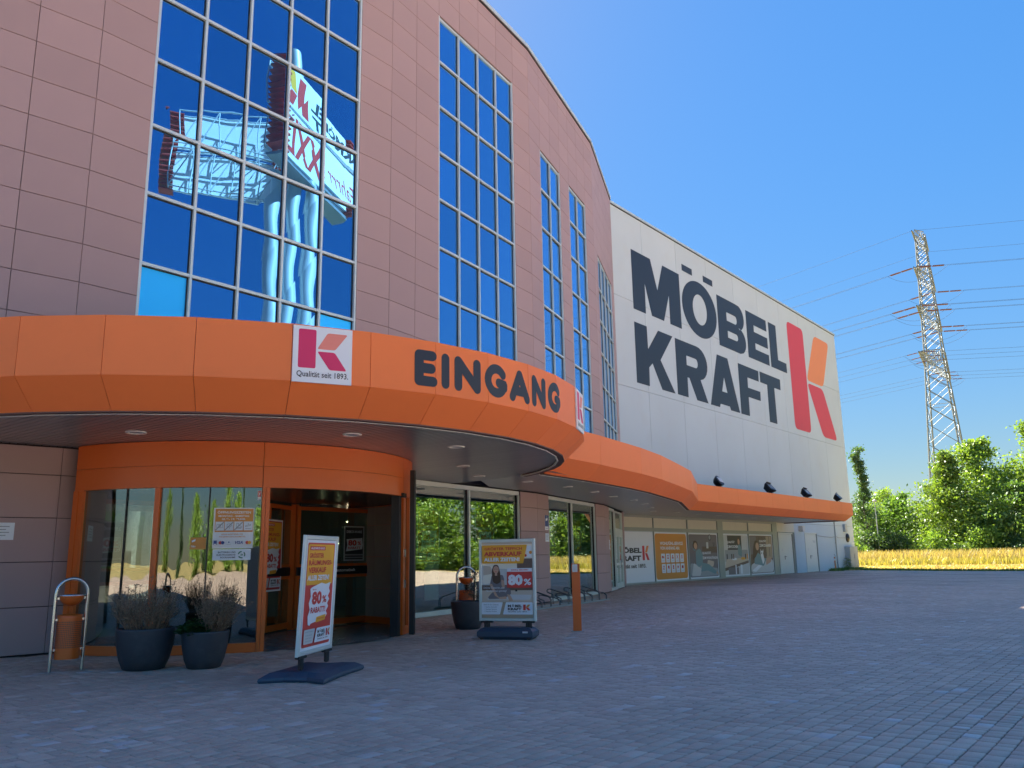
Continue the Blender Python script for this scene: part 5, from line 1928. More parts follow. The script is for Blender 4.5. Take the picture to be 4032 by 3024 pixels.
def dry_bush(loc, z, n, r0, spread, hmin, hmax, label, lean=(0, 0), heads=True):
    t = thing('dry_plant', label, 'plant', (loc[0], loc[1], z))
    mb = MB()
    hd = MB()
    rnd = random.Random(int(loc[0] * 100) + n)
    for i in range(n):
        a = rnd.uniform(0, 2 * math.pi)
        rr = r0 * math.sqrt(rnd.random())
        p = Vector((rr * math.cos(a), rr * math.sin(a), 0))
        hh = rnd.uniform(hmin, hmax) * (1 if rnd.random() < .85 else 1.25)
        d = Vector((math.cos(a) * spread * rnd.uniform(.2, 1.2) + lean[0] + rnd.gauss(0, .12), math.sin(a) * spread * rnd.uniform(.2, 1.2) + lean[1] + rnd.gauss(0, .12), 1)).normalized()
        pts, q = [p.copy()], p.copy()
        k = 6
        for s in range(k):
            d = (d + Vector((rnd.gauss(0, .10), rnd.gauss(0, .10), rnd.gauss(0, .05) + 0.03))).normalized()
            q = q + d * hh / k
            pts.append(q.copy())
        mb.tube(pts, [0.0042 - 0.0004 * s for s in range(k + 1)], M['twig'], 3, caps=False, smooth=False)
        for s in range(2, k + 1):
            for b in range(2):
                dd = (d + Vector((rnd.gauss(0, .7), rnd.gauss(0, .7), rnd.gauss(.1, .4)))).normalized()
                e = pts[s] + dd * rnd.uniform(.05, .16)
                mb.tube([pts[s], (pts[s] + e) / 2 + Vector((0, 0, rnd.gauss(0, .01))), e], [0.0022, 0.002, 0.0012], M['twig'], 3, caps=False, smooth=False)
                for c in range(3):
                    w = e.lerp(pts[s], rnd.random() * .6) + Vector((rnd.gauss(0, .008), rnd.gauss(0, .008), rnd.gauss(0, .008)))
                    u = Vector((rnd.gauss(0, 1), rnd.gauss(0, 1), rnd.gauss(0, 1))).normalized() * rnd.uniform(.006, .013)
                    v = u.orthogonal().normalized() * u.length * .7
                    hd.add([w - u, w + v, w + u, w - v], [(0, 1, 2, 3)], M['dryleaf'])
        if heads and rnd.random() < .3:
            for c in range(10):
                w = pts[-1] + (pts[-1] - pts[-2]) * rnd.uniform(-.4, 1.2) + Vector((rnd.gauss(0, .006), rnd.gauss(0, .006), 0))
                u = Vector((rnd.gauss(0, 1), rnd.gauss(0, 1), rnd.gauss(0, 1))).normalized() * .012
                v = u.orthogonal().normalized() * .008
                hd.add([w - u, w + v, w + u, w - v], [(0, 1, 2, 3)], M['dryleaf'])
    mb.build('twigs', t)
    hd.build('seed_heads', t)
    return t
dry_bush(P1, 0.52, 150, 0.27, 0.55, 0.30, 0.58, 'withered brown bush with tall seed stalks in the larger planter')
dry_bush((P2[0] + 0.12, P2[1]), 0.46, 95, 0.13, 0.50, 0.38, 0.56, 'dry reed-like twigs rising from the right side of the smaller planter', (0.12, 0), False)
def leafy(loc, z, n, rx, rz, size, m, label, name='herb'):
    t = thing(name, label, 'plant', (loc[0], loc[1], z))
    mb = MB()
    st = MB()
    rnd = random.Random(5)
    for i in range(n):
        a = rnd.uniform(0, 2 * math.pi)
        rr = rx * math.sqrt(rnd.random())
        zz = rz * rnd.uniform(0.15, 1.0) * (1 - 0.5 * (rr / rx) ** 2)
        c = Vector((rr * math.cos(a), rr * math.sin(a), zz))
        if i % 5 == 0:
            st.tube([(c.x * .5, c.y * .5, 0), tuple(c)], 0.004, M['plant'], 3, False, False)
        for k in range(4):
            b = rnd.uniform(0, 2 * math.pi)
            d = Vector((math.cos(b), math.sin(b), rnd.uniform(-.4, .5))).normalized()
            s = Vector((-math.sin(b), math.cos(b), rnd.uniform(-.3, .3))).normalized()
            L = size * rnd.uniform(.7, 1.2)
            up = Vector((0, 0, 1)) * L * .12
            mb.add([c, c + d * L * .4 + s * L * .28 + up, c + d * L, c + d * L * .4 - s * L * .28 + up, c + d * L * .5 - up * .3], [(0, 4, 1), (1, 4, 2), (0, 3, 4), (4, 3, 2)], m)
    st.build('stems', t)
    mb.build('leaves', t)
    return t
leafy((P2[0] - 0.13, P2[1] - 0.08), 0.45, 110, 0.24, 0.24, 0.085, M['plant'], 'bushy green herb at the left side of the smaller planter')
def conifer(loc, z, label):
    t = thing('potted_conifer', label, 'plant', (loc[0], loc[1], z))
    mb = MB()
    tr = MB()
    rnd = random.Random(9)
    tr.tube([(0, 0, 0), (0.03, 0, 0.35), (0.05, 0.02, 0.72)], [0.02, 0.015, 0.006], M['bark'], 5)
    for i in range(60):
        s = rnd.random()
        c0_ = Vector((0.05 * s, 0, 0.08 + 0.6 * s))
        a = rnd.uniform(0, 2 * math.pi)
        d = Vector((math.cos(a), math.sin(a), rnd.uniform(-.2, .9))).normalized()
        L = (0.34 - 0.22 * s) * rnd.uniform(.5, 1.1)
        tr.tube([c0_, c0_ + d * L], [0.004, 0.002], M['bark'], 3, False, False)
        for k in range(34):
            q = c0_ + d * L * rnd.uniform(.25, 1.05) + Vector((rnd.gauss(0, .03), rnd.gauss(0, .03), rnd.gauss(0, .03)))
            u = (d + Vector((rnd.gauss(0, .6), rnd.gauss(0, .6), rnd.gauss(0, .6)))).normalized() * rnd.uniform(.015, .035)
            v = u.orthogonal().normalized() * .006
            mb.add([q - v, q + u, q + v], [(0, 1, 2)], M['cypress'])
    tr.build('trunk', t)
    mb.build('foliage', t)
conifer((P3[0] + 0.12, P3[1] - 0.02), 0.52, 'half dead brownish conifer in the planter behind the carpet poster stand')

# ------------------------------------------------------------------ orange call post
t = thing('call_post', 'slender orange post with a grey call plate standing on the paving', 'post', (1.25, 17.6, 0), R_(-4))
mb = MB()
# folded sheet: front plate with a returned right edge
mb.prism([(-0.085, -0.05), (0.05, -0.05), (0.05, -0.02), (0.085, -0.02), (0.085, 0.06), (-0.085, 0.06)], 0.0, 1.17, M['orange2'])
mb.build('shaft', t)
mb = MB()
mb.prism([(-0.085, -0.055), (0.085, -0.055), (0.085, 0.06), (-0.085, 0.06)], 1.172, 1.345, M['orange2'])
mb.build('head', t)
mb = MB()
mb.box((-0.018, -0.058, 1.255), (0.108, 0.008, 0.155), M['alu'], 0, 0.003)
mb.build('plate', t)
mb = MB()
mb.box((-0.018, -0.063, 1.255), (0.085, 0.004, 0.11), M['plgrey'])
mb.build('screen', t)
mb = MB()
mb.box((0.066, -0.056, 1.255), (0.014, 0.006, 0.12), M['black'])
mb.build('slot', t)
mb = MB()
mb.box((0.0, 0.0, 0.004), (0.26, 0.22, 0.008), M['galv'])
mb.build('foot_plate', t)

# ------------------------------------------------------------------ bicycle rack
ra, rb = Vector((0.34, 24.15)), Vector((3.22, 29.5))
rd = (rb - ra).normalized()
t = thing('bicycle_rack', 'dark tubular bicycle rack along the shop window, alternately high and low', 'bicycle rack', (ra.x, ra.y, 0), math.atan2(rd.y, rd.x))
RL = (rb - ra).length
mb = MB()
mb.box((RL / 2, 0, 0.025), (RL, 0.06, 0.05), M['galv'])
mb.build('front_rail', t)
mb = MB()
mb.box((RL / 2, 0.52, 0.02), (RL, 0.05, 0.04), M['galv'])
mb.build('rear_rail', t)
hoops = {}
for i in range(10):
    x = 0.25 + i * (RL - 0.5) / 9
    hi = i % 2 == 0
    key = hi
    if key not in hoops:
        mb = MB()
        hH, lH = (0.50, 0.32) if hi else (0.34, 0.22)
        for s in (-0.035, 0.035):
            mb.tube([(s, 0.0, 0.03), (s, 0.0, lH * .75), (s, 0.03, lH * .92), (s, 0.10, lH + .03), (s, 0.62, hH), (s, 0.70, hH - .01), (s, 0.73, hH - .06), (s, 0.70, hH - .11), (s, 0.55, hH - .16), (s, 0.52, 0.03)], 0.011, M['rack'], 6)
        mb.box((0, 0.0, lH * .6), (0.07, 0.012, 0.012), M['rack'])
        me = mb.build('wheel_holder', t, loc=(x, 0, 0))
        hoops[key] = me.data
    else:
        link('wheel_holder', hoops[key], t, (x, 0, 0))

# ------------------------------------------------------------------ floodlights on the wing
FLD = [(1.9, 'first of the four black floodlights on the wing, domed and tilted to the wall', 0), (8.6, 'second floodlight on the wing, counted from the domed one', 1), (14.5, 'third floodlight on the wing, counted from the domed one', 1), (20.6, 'last floodlight on the wing, right at its free end', 2)]
for s, lab, kind in FLD:
    p = wall(s, 4.45)
    t = thing('floodlight', lab, 'floodlight', (p.x, p.y, ZT - 0.02), R_(WA), 'floodlights on the canopy wing')
    mb = MB()
    mb.box((0, 0, 0.03), (0.30, 0.22, 0.06), M['black'], 0, 0.01)
    mb.tube([(-0.16, 0, 0.05), (-0.16, 0.02, 0.30)], 0.02, M['black'], 6)
    mb.tube([(0.16, 0, 0.05), (0.16, 0.02, 0.30)], 0.02, M['black'], 6)
    mb.build('bracket', t)
    T = Matrix.Translation((0, 0.05, 0.33)) @ Matrix.Rotation(R_(48 if kind else 55), 4, 'X') @ Matrix.Rotation(R_(12 if kind == 2 else -8), 4, 'Z')
    mb = MB()
    if kind == 0:
        prof = [(0.02, -0.26), (0.15, -0.22), (0.25, -0.10), (0.30, 0.06), (0.31, 0.10), (0.29, 0.10), (0.02, 0.08)]
        sub = MB()
        sub.lathe(prof, M['black'], 24)
        mb.add([T @ Vector(v) for v in sub.v], sub.f, M['black'], True)
    else:
        w0, w1 = 0.22, 0.32
        pts = [Vector((x, y, z)) for z, ww, hh in ((-0.2, w0, 0.15), (0.06, w1, 0.25), (0.14, w1, 0.25)) for x, y in ((-ww, -hh), (ww, -hh), (ww, hh), (-ww, hh))]
        fs = [(3, 2, 1, 0), (8, 9, 10, 11)] + [(k + i, k + (i + 1) % 4, k + 4 + (i + 1) % 4, k + 4 + i) for k in (0, 4) for i in range(4)]
        mb.add([T @ v for v in pts], fs, M['black'])
        mb.box((0, 0, 0), (0.5, 0.02, 0.1), M['black'], M=T @ Matrix.Translation((0, 0.27, 0.18)))
    mb.build('housing', t)
    mb = MB()
    mb.box((0, 0, 0), (0.4, 0.3, 0.01), M['plgrey'], M=T @ Matrix.Translation((0, 0, 0.135)))
    mb.build('lens', t)

# ------------------------------------------------------------------ small things on the white wall
def on_hall(name, label, cat, s, z, off=0.0, group=None):
    p = wall(s, off)
    return thing(name, label, cat, (p.x, p.y, z), R_(WA), group)
t = on_hall('wall_lamp', 'square beige lamp box high on the wall above the two steel doors', 'lamp', 25.1, 3.22)
mb = MB(); mb.box((0, -0.16, 0), (0.5, 0.30, 0.42), M['cream'], 0, 0.02); mb.build('housing', t)
mb = MB(); mb.box((-0.05, -0.32, -0.02), (0.34, 0.02, 0.28), M['plgrey']); mb.build('lens', t)
t = on_hall('wall_light', 'flat pale light fitting on the white wall above the round black horn', 'lamp', 35.6, 3.42)
mb = MB(); mb.box((0, -0.10, 0), (0.55, 0.20, 0.66), M['cab'], 0, 0.02); mb.build('housing', t)
for k in range(5):
    mb = MB(); mb.box((0, -0.205, -0.26 + 0.12 * k), (0.5, 0.012, 0.02), M['plgrey']); mb.build('louvre', t)
t = on_hall('alarm_horn', 'round black alarm horn on the white wall', 'alarm', 36.2, 2.62)
mb = MB()
sub = MB(); sub.lathe([(0.02, 0), (0.36, 0.01), (0.38, 0.06), (0.34, 0.12), (0.1, 0.2), (0.01, 0.21)], M['black'], 24)
mb.add([(x, -z, y) for x, y, z in sub.v], sub.f, M['black'], True)
mb.build('housing', t)
t = on_hall('surface_cable', 'thin grey cable sagging along the white wall to the alarm horn', 'cable', 28.9, 2.72)
mb = MB()
mb.tube([(0, -0.02, 0.02), (1.6, -0.03, -0.05), (3.2, -0.02, -0.08), (4.4, -0.04, 0.0), (4.9, -0.02, -0.1), (7.2, -0.02, -0.1)], 0.022, M['pgrey'], 6)
mb.build('cable', t)
t = on_hall('downpipe', 'narrow grey downpipe on the white wall below the canopy end', 'pipe', 33.05, 0.0)
mb = MB(); mb.tube([(0, -0.06, 0.05), (0, -0.06, 5.1)], 0.045, M['cab'], 8); mb.build('pipe', t)
for z in (0.6, 2.2, 3.8):
    mb = MB(); mb.box((0, -0.04, z), (0.13, 0.08, 0.04), M['galv']); mb.build('clip', t)
t = on_hall('utility_cabinet', 'tall grey two-door utility cabinet at the far corner of the white hall', 'cabinet', 36.3, 0.0)
mb = MB(); mb.box((0, -0.22, 0.95), (2.1, 0.42, 1.88), M['cab'], 0, 0.015); mb.build('body', t)
for x, w in ((-0.53, 1.0), (0.53, 1.0)):
    mb = MB(); mb.box((x, -0.437, 1.08), (w, 0.018, 1.58), M['cab'], 0, 0.006); d = mb.build('cabinet_door', t)
    mb = MB(); mb.box((0.08 if x > 0 else -0.08, -0.455, 1.1), (0.03, 0.02, 0.4), M['pgrey']); mb.build('handle', d)
mb = MB(); mb.box((0, -0.23, 0.13), (2.12, 0.44, 0.26), M['galv']); mb.build('plinth', t)
t = on_hall('meter_box', 'small grey meter box low on the hall corner', 'box', 37.6, 0.55)
mb = MB(); mb.box((0, -0.10, 0), (0.5, 0.2, 0.42), M['pgrey'], 0, 0.01); mb.build('body', t)
mb = MB(); mb.box((0, -0.205, 0), (0.38, 0.01, 0.3), M['cab']); mb.build('cover', t)

# ------------------------------------------------------------------ window posters of the white hall
def hall_poster(name, label, s0, s1, fn, z0=0.10, z1=2.70):
    F = lambda x, y, z: HF(s0 + x, z0 + y, z - 0.044)
    return poster(name, label, 'poster', F, s1 - s0, z1 - z0, fn)
def p_logo(pr, w, h):
    pr.rect(0, 0, w, h, M['pwhite'])
    x0 = 1.6 - 1.0
    pr.text('MÖBEL', 0.62, 0.575 * h, 2.50, 0.125 * h, M['pdark'], 0.05)
    pr.text('KRAFT', 0.66, 0.42 * h, 2.38, 0.105 * h, M['pdark'], 0.05)
    kx, ky, kw, kh = 3.20, 0.43 * h, 0.70, 0.29 * h
    pr.poly([(kx, ky), (kx + .34 * kw, ky), (kx + .34 * kw, ky + kh), (kx, ky + kh)], M['red'])
    pr.poly([(kx + .38 * kw, ky + .53 * kh), (kx + .72 * kw, ky + .53 * kh), (kx + 1.0 * kw, ky + kh), (kx + .66 * kw, ky + kh)], M['logo_orange'])
    pr.poly([(kx + .38 * kw, ky + .49 * kh), (kx + .72 * kw, ky + .49 * kh), (kx + 1.05 * kw, ky), (kx + .70 * kw, ky)], M['red'])
    pr.text('Qualität seit 1893.', 0.55, 0.265 * h, 3.0, 0.095 * h, M['pdark'], 0.03)
hall_poster('logo_poster', 'white window panel with black lettering and a red K, half behind a brown pier', -1.6, 2.80, p_logo)
def icon(pr, x, y, s, k, m):
    if k == 0:
        pr.rect(x - s, y - .3 * s, x + .2 * s, y + .5 * s, m); pr.rect(x + .25 * s, y - .3 * s, x + s, y + .2 * s, m)
        pr.disc(x - .5 * s, y - .45 * s, .22 * s, M['pdark'], 8); pr.disc(x + .6 * s, y - .45 * s, .22 * s, M['pdark'], 8)
    elif k == 1:
        pr.rect(x - .6 * s, y - .8 * s, x + .6 * s, y + .8 * s, m); pr.rect(x - .4 * s, y - .3 * s, x + .4 * s, y + .5 * s, M['pwhite'])
    elif k == 2:
        pr.rect(x - .35 * s, y - .1 * s, x + .35 * s, y + .8 * s, m); pr.rect(x - .8 * s, y - .7 * s, x + .8 * s, y - .2 * s, m)
    elif k == 3:
        pr.line([(x - .7 * s, y - .8 * s), (x + .7 * s, y + .8 * s)], .25 * s, m); pr.line([(x - .7 * s, y + .8 * s), (x + .7 * s, y - .8 * s)], .25 * s, m)
    elif k == 4:
        pr.disc(x, y, .6 * s, m, 14, .85 * s); pr.disc(x, y, .3 * s, M['pwhite'], 12, .55 * s)
    elif k == 5:
        pr.poly([(x - .7 * s, y + .7 * s), (x + .7 * s, y + .7 * s), (x - .1 * s, y - .6 * s), (x + .7 * s, y - .6 * s), (x + .7 * s, y - .85 * s), (x - .8 * s, y - .85 * s), (x + .1 * s, y + .4 * s), (x - .7 * s, y + .4 * s)], m)
    elif k == 6:
        pr.disc(x, y + .1 * s, .7 * s, m, 14); pr.poly([(x - .1 * s, y - .5 * s), (x + .5 * s, y - .4 * s), (x + .5 * s, y - s)], m)
    elif k == 7:
        pr.rect(x - .55 * s, y - .8 * s, x + .55 * s, y + .8 * s, m); pr.line([(x - .35 * s, y - .4 * s), (x + .35 * s, y + .4 * s)], .15 * s, M['pwhite'])
    elif k == 8:
        for q in (-.4, .4):
            pr.poly([(x + q * s, y + .8 * s), (x + (q + .35) * s, y), (x + q * s, y - .8 * s), (x + (q - .35) * s, y)], m)
    else:
        pr.rect(x - .8 * s, y - .6 * s, x + .8 * s, y + .6 * s, m); pr.rect(x - .8 * s, y + .1 * s, x + .8 * s, y + .3 * s, M['pdark'])
def p_service(pr, w, h):
    pr.rect(0, 0, w, h, M['pwhite'])
    pr.rrect(0.025 * w, 0.025 * h, 0.975 * w, 0.975 * h, 0.18, M['porange'])
    pr.text('WOHLFÜHL-SERVICE', 0.17 * w, 0.735 * h, 0.69 * w, 0.085 * h, M['pwhite'], 0.03)
    pr.text('VON ANFANG AN:', 0.17 * w, 0.635 * h, 0.58 * w, 0.07 * h, M['pwhite'], 0.03)
    for i in range(10):
        c, r = i % 5, i // 5
        x = (0.185 + 0.14 * c) * w
        y = (0.37 - 0.215 * r) * h
        pr.rrect(x, y, x + 0.115 * w, y + 0.185 * h, 0.04, M['pwhite'])
        icon(pr, x + 0.057 * w, y + 0.115 * h, 0.033 * w, i, M['pred'])
        pr.rect(x + 0.025 * w, y + 0.03 * h, x + 0.09 * w, y + 0.042 * h, M['plgrey'])
hall_poster('service_poster', 'orange window poster with two rows of white service icons', 2.90, 6.78, p_service)
def white_rim(pr, w, h, bgm):
    pr.rect(0, 0, w, h, M['pwhite'])
    pr.rrect(0.02 * w, 0.025 * h, 0.98 * w, 0.975 * h, 0.12, bgm)
def p_sofa(pr, w, h):
    white_rim(pr, w, h, M['pmauve'])
    pr.rect(0.45 * w, 0.56 * h, 0.97 * w, 0.70 * h, M['pbrown'])
    pr.disc(0.73 * w, 0.91 * h, 0.05 * w, M['pdark'], 16)
    pr.disc(0.73 * w, 0.91 * h, 0.035 * w, M['pgrey'], 16)
    pr.rect(0.60 * w, 0.66 * h, 0.67 * w, 0.80 * h, M['plgrey'])
    for q in (-.04, 0, .05):
        pr.line([(0.86 * w, 0.70 * h), ((0.86 + q) * w, 0.80 * h)], 0.03, M['pdark'])
    pr.poly(roundpoly([(0.03 * w, 0.04 * h), (0.97 * w, 0.04 * h), (0.97 * w, 0.20 * h), (0.55 * w, 0.26 * h), (0.03 * w, 0.34 * h)], 0.2), M['pgrey'])
    pr.poly(roundpoly([(0.06 * w, 0.06 * h), (0.34 * w, 0.05 * h), (0.40 * w, 0.20 * h), (0.14 * w, 0.34 * h)], 0.12), M['plgrey'])
    pr.poly(roundpoly([(0.58 * w, 0.26 * h), (0.80 * w, 0.24 * h), (0.84 * w, 0.36 * h), (0.62 * w, 0.40 * h)], 0.1), M['pbeige'])
    pr.poly(roundpoly([(0.22 * w, 0.30 * h), (0.22 * w, 0.60 * h), (0.36 * w, 0.66 * h), (0.46 * w, 0.52 * h), (0.44 * w, 0.30 * h), (0.30 * w, 0.24 * h)], 0.15), M['pteal'])
    pr.poly(roundpoly([(0.36 * w, 0.14 * h), (0.44 * w, 0.34 * h), (0.66 * w, 0.30 * h), (0.92 * w, 0.12 * h), (0.86 * w, 0.07 * h), (0.60 * w, 0.16 * h)], 0.12), M['pteal'])
    pr.poly([(0.88 * w, 0.10 * h), (0.97 * w, 0.05 * h), (0.93 * w, 0.14 * h)], M['skin'])
    pr.poly(roundpoly([(0.15 * w, 0.62 * h), (0.12 * w, 0.80 * h), (0.22 * w, 0.78 * h), (0.22 * w, 0.60 * h)], 0.08), M['pteal'])
    pr.disc(0.215 * w, 0.735 * h, 0.085 * w, M['hair'], 18, 0.10 * h)
    pr.disc(0.225 * w, 0.715 * h, 0.055 * w, M['skin'], 18, 0.075 * h)
    pr.text('QUALITÄT', 0.44 * w, 0.52 * h, 0.30 * w, 0.075 * h, M['pwhite'], 0.03)
    pr.text('ZUM WOHLFÜHLEN', 0.44 * w, 0.415 * h, 0.52 * w, 0.075 * h, M['pwhite'], 0.03)
hall_poster('sofa_poster', 'window poster of a woman in a blue-grey suit lounging on a sofa', 6.93, 10.82, p_sofa)
def p_kitchen(pr, w, h):
    white_rim(pr, w, h, M['plgrey'])
    pr.rect(0.17 * w, 0.62 * h, 0.72 * w, 0.965 * h, M['pdark'])
    pr.rect(0.05 * w, 0.34 * h, 0.95 * w, 0.62 * h, M['pgrey'])
    pr.poly([(0.02 * w, 0.18 * h), (0.97 * w, 0.36 * h), (0.97 * w, 0.43 * h), (0.10 * w, 0.40 * h)], M['pbeige'])
    pr.poly([(0.02 * w, 0.12 * h), (0.97 * w, 0.30 * h), (0.97 * w, 0.36 * h), (0.02 * w, 0.19 * h)], M['pbrown'])
    pr.rect(0.15 * w, 0.035 * h, 0.55 * w, 0.20 * h, M['pmauve'])
    pr.rect(0.42 * w, 0.035 * h, 0.46 * w, 0.26 * h, M['pwhite'])
    pr.rect(0.62 * w, 0.04 * h, 0.70 * w, 0.26 * h, M['pwhite'])
    pr.disc(0.75 * w, 0.41 * h, 0.09 * w, M['yellow'], 14, 0.035 * h)
    pr.disc(0.40 * w, 0.40 * h, 0.10 * w, M['pwhite'], 14, 0.03 * h)
    pr.poly(roundpoly([(0.56 * w, 0.50 * h), (0.55 * w, 0.74 * h), (0.66 * w, 0.76 * h), (0.72 * w, 0.60 * h), (0.70 * w, 0.44 * h)], 0.12), M['pteal'])
    pr.disc(0.60 * w, 0.83 * h, 0.06 * w, M['hair'], 16, 0.10 * h)
    pr.disc(0.605 * w, 0.815 * h, 0.042 * w, M['skin'], 16, 0.07 * h)
    for x, c in ((0.30, 'pdark'), (0.37, 'pbrown'), (0.85, 'pdark'), (0.92, 'porange'), (0.12, 'pdark')):
        pr.rect((x - .02) * w, 0.40 * h, (x + .02) * w, 0.52 * h, M[c])
    pr.text('QUALITÄT', 0.14 * w, 0.77 * h, 0.30 * w, 0.075 * h, M['pwhite'], 0.03)
    pr.text('ZUM KOCHEN', 0.14 * w, 0.66 * h, 0.42 * w, 0.075 * h, M['pwhite'], 0.03)
hall_poster('kitchen_poster', 'window poster of a woman standing behind a kitchen table', 11.62, 15.49, p_kitchen)
def p_sleep(pr, w, h):
    white_rim(pr, w, h, M['pbrown'])
    pr.rect(0.03 * w, 0.50 * h, 0.30 * w, 0.96 * h, M['pmauve'])
    pr.rect(0.70 * w, 0.40 * h, 0.97 * w, 0.96 * h, M['ptan'])
    for x in (0.42, 0.55, 0.70, 0.84):
        pr.rect(x * w, 0.45 * h, (x + .015) * w, 0.96 * h, M['pdark'])
    pr.poly(roundpoly([(0.03 * w, 0.04 * h), (0.97 * w, 0.04 * h), (0.97 * w, 0.36 * h), (0.60 * w, 0.40 * h), (0.20 * w, 0.30 * h), (0.03 * w, 0.24 * h)], 0.25), M['plgrey'])
    pr.poly(roundpoly([(0.05 * w, 0.10 * h), (0.35 * w, 0.24 * h), (0.50 * w, 0.22 * h), (0.20 * w, 0.06 * h)], 0.15), M['pwhite'])
    pr.poly(roundpoly([(0.66 * w, 0.40 * h), (0.92 * w, 0.42 * h), (0.88 * w, 0.30 * h), (0.66 * w, 0.22 * h)], 0.1), M['skin'])
    pr.poly(roundpoly([(0.16 * w, 0.26 * h), (0.22 * w, 0.56 * h), (0.36 * w, 0.54 * h), (0.56 * w, 0.40 * h), (0.70 * w, 0.40 * h), (0.55 * w, 0.20 * h), (0.34 * w, 0.24 * h)], 0.15), M['pteal'])
    pr.poly(roundpoly([(0.10 * w, 0.34 * h), (0.16 * w, 0.70 * h), (0.24 * w, 0.86 * h), (0.36 * w, 0.84 * h), (0.40 * w, 0.62 * h), (0.24 * w, 0.44 * h)], 0.2), M['hair'])
    pr.disc(0.325 * w, 0.70 * h, 0.07 * w, M['skin'], 18, 0.10 * h)
    pr.poly(roundpoly([(0.46 * w, 0.42 * h), (0.44 * w, 0.58 * h), (0.54 * w, 0.58 * h), (0.60 * w, 0.34 * h), (0.52 * w, 0.24 * h)], 0.1), M['pwhite'])
    pr.poly([(0.46 * w, 0.56 * h), (0.45 * w, 0.64 * h), (0.50 * w, 0.58 * h)], M['pwhite'])
    pr.poly([(0.52 * w, 0.57 * h), (0.57 * w, 0.64 * h), (0.57 * w, 0.54 * h)], M['pwhite'])
    pr.disc(0.49 * w, 0.53 * h, 0.015 * w, M['black'], 8)
    pr.text('QUALITÄT', 0.42 * w, 0.80 * h, 0.30 * w, 0.075 * h, M['pwhite'], 0.03)
    pr.text('ZUM SCHLAFEN', 0.42 * w, 0.69 * h, 0.50 * w, 0.075 * h, M['pwhite'], 0.03)
hall_poster('bedroom_poster', 'window poster of a woman lying on a bed with a small white dog', 15.62, 19.64, p_sleep)

# ------------------------------------------------------------------ posters hung behind the shop windows
G1 = FR(1, -0.24)
G2 = FR(2, -0.24)
for F, x, z, lab in ((G1, 1.60, 1.38, 'yellow and red sale poster behind the shop window, nearest the revolving door'), (G1, 4.46, 1.40, 'yellow and red sale poster behind the shop window, partly hidden by the carpet poster stand'),
                     (G2, 1.42, 1.42, 'yellow and red sale poster behind the window pane right of the clad pier'), (G2, 4.30, 1.42, 'yellow and red sale poster behind the pane over the far end of the bicycle rack')):
    poster('sale_poster', lab, 'poster', shift(F, x, z, 0), 1.04, 1.46, clear_poster, 'tall yellow and red sale posters')
sh = thing('paper_sheet', 'plain pale sheet hanging below the first sale poster in the shop window', 'sheet', tuple(Vector(G1(1.95, 0.4, 0))))
mb = MB()
box_on(mb, shift(G1, 1.95, 0.40, 0), 0, 0.64, 0, 0.96, -0.004, 0, M['plgrey'])
mb.build('sheet', sh, tuple(sh.location))
# little signs on the piers
def pier_sign(k, x, z0, z1, w, label, fn):
    F = shift(FR(k), x, z0, 0.004)
    p = Vector(F(0, 0, 0))
    t = thing('wall_sign', label, 'sign', tuple(p))
    mb = MB()
    box_on(mb, F, 0, w, 0, z1 - z0, 0, 0.006, M['pwhite'])
    mb.build('plate', t, tuple(p))
    pr = Print(lambda a, b, c: F(a, b, c + 0.006))
    fn(pr, w, z1 - z0)
    pr.build('print', t, tuple(p))
def s_cam(pr, w, h):
    pr.rect(0, 0.24 * h, w, h, M['pblue'])
    pr.poly([(0.2 * w, 0.60 * h), (0.7 * w, 0.66 * h), (0.75 * w, 0.84 * h), (0.2 * w, 0.76 * h)], M['pwhite'])
    pr.line([(0.5 * w, 0.84 * h), (0.5 * w, 0.95 * h)], 0.02, M['pwhite'])
    pr.rect(0.15 * w, 0.08 * h, 0.8 * w, 0.12 * h, M['pgrey'])
def s_note(pr, w, h):
    for q in range(4):
        pr.rect(0.15 * w, (0.75 - 0.17 * q) * h, (0.85 - .1 * (q % 2)) * w, (0.80 - 0.17 * q) * h, M['pgrey'])
pier_sign(2, 0.66, 2.38, 2.87, 0.34, 'blue and white camera notice on the brown pier', s_cam)
pier_sign(2, 0.68, 1.99, 2.27, 0.34, 'white text notice below the camera notice on the brown pier', s_note)
pier_sign(3, 1.0, 1.75, 2.15, 0.22, 'small white notice on the second brown pier', s_note)
pier_sign(-1, 6.72, 1.93, 2.22, 0.50, 'pale notice cut off by the left picture edge on the brown wall', s_note)
# ceiling lamps lit inside the shop
for i, (x, d, z) in enumerate(((2.2, 3.2, 2.6), (2.6, 3.6, 2.45), (3.0, 2.6, 2.9), (3.1, 3.0, 2.5), (2.9, 4.2, 2.0), (2.6, 4.6, 1.95), (2.4, 4.4, 1.98), (5.9, 3.2, 2.95), (6.1, 3.3, 2.95), (6.3, 3.4, 2.95))):
    p = FR(1, -d)(x, z, 0)
    t = thing('spotlight', 'small lit spotlight glowing inside the shop behind the wide window', 'lamp', p, 0, 'lit spotlights inside the shop')
    mb = MB()
    mb.lathe([(0.001, -0.03), (0.03, -0.02), (0.035, 0.0)], M['lamp'], 10)
    mb.build('bulb', t)
    mb = MB()
    mb.lathe([(0.037, -0.005), (0.04, 0.06), (0.01, 0.07), (0.008, ZC - z)], M['black'], 10)
    mb.build('housing', t)
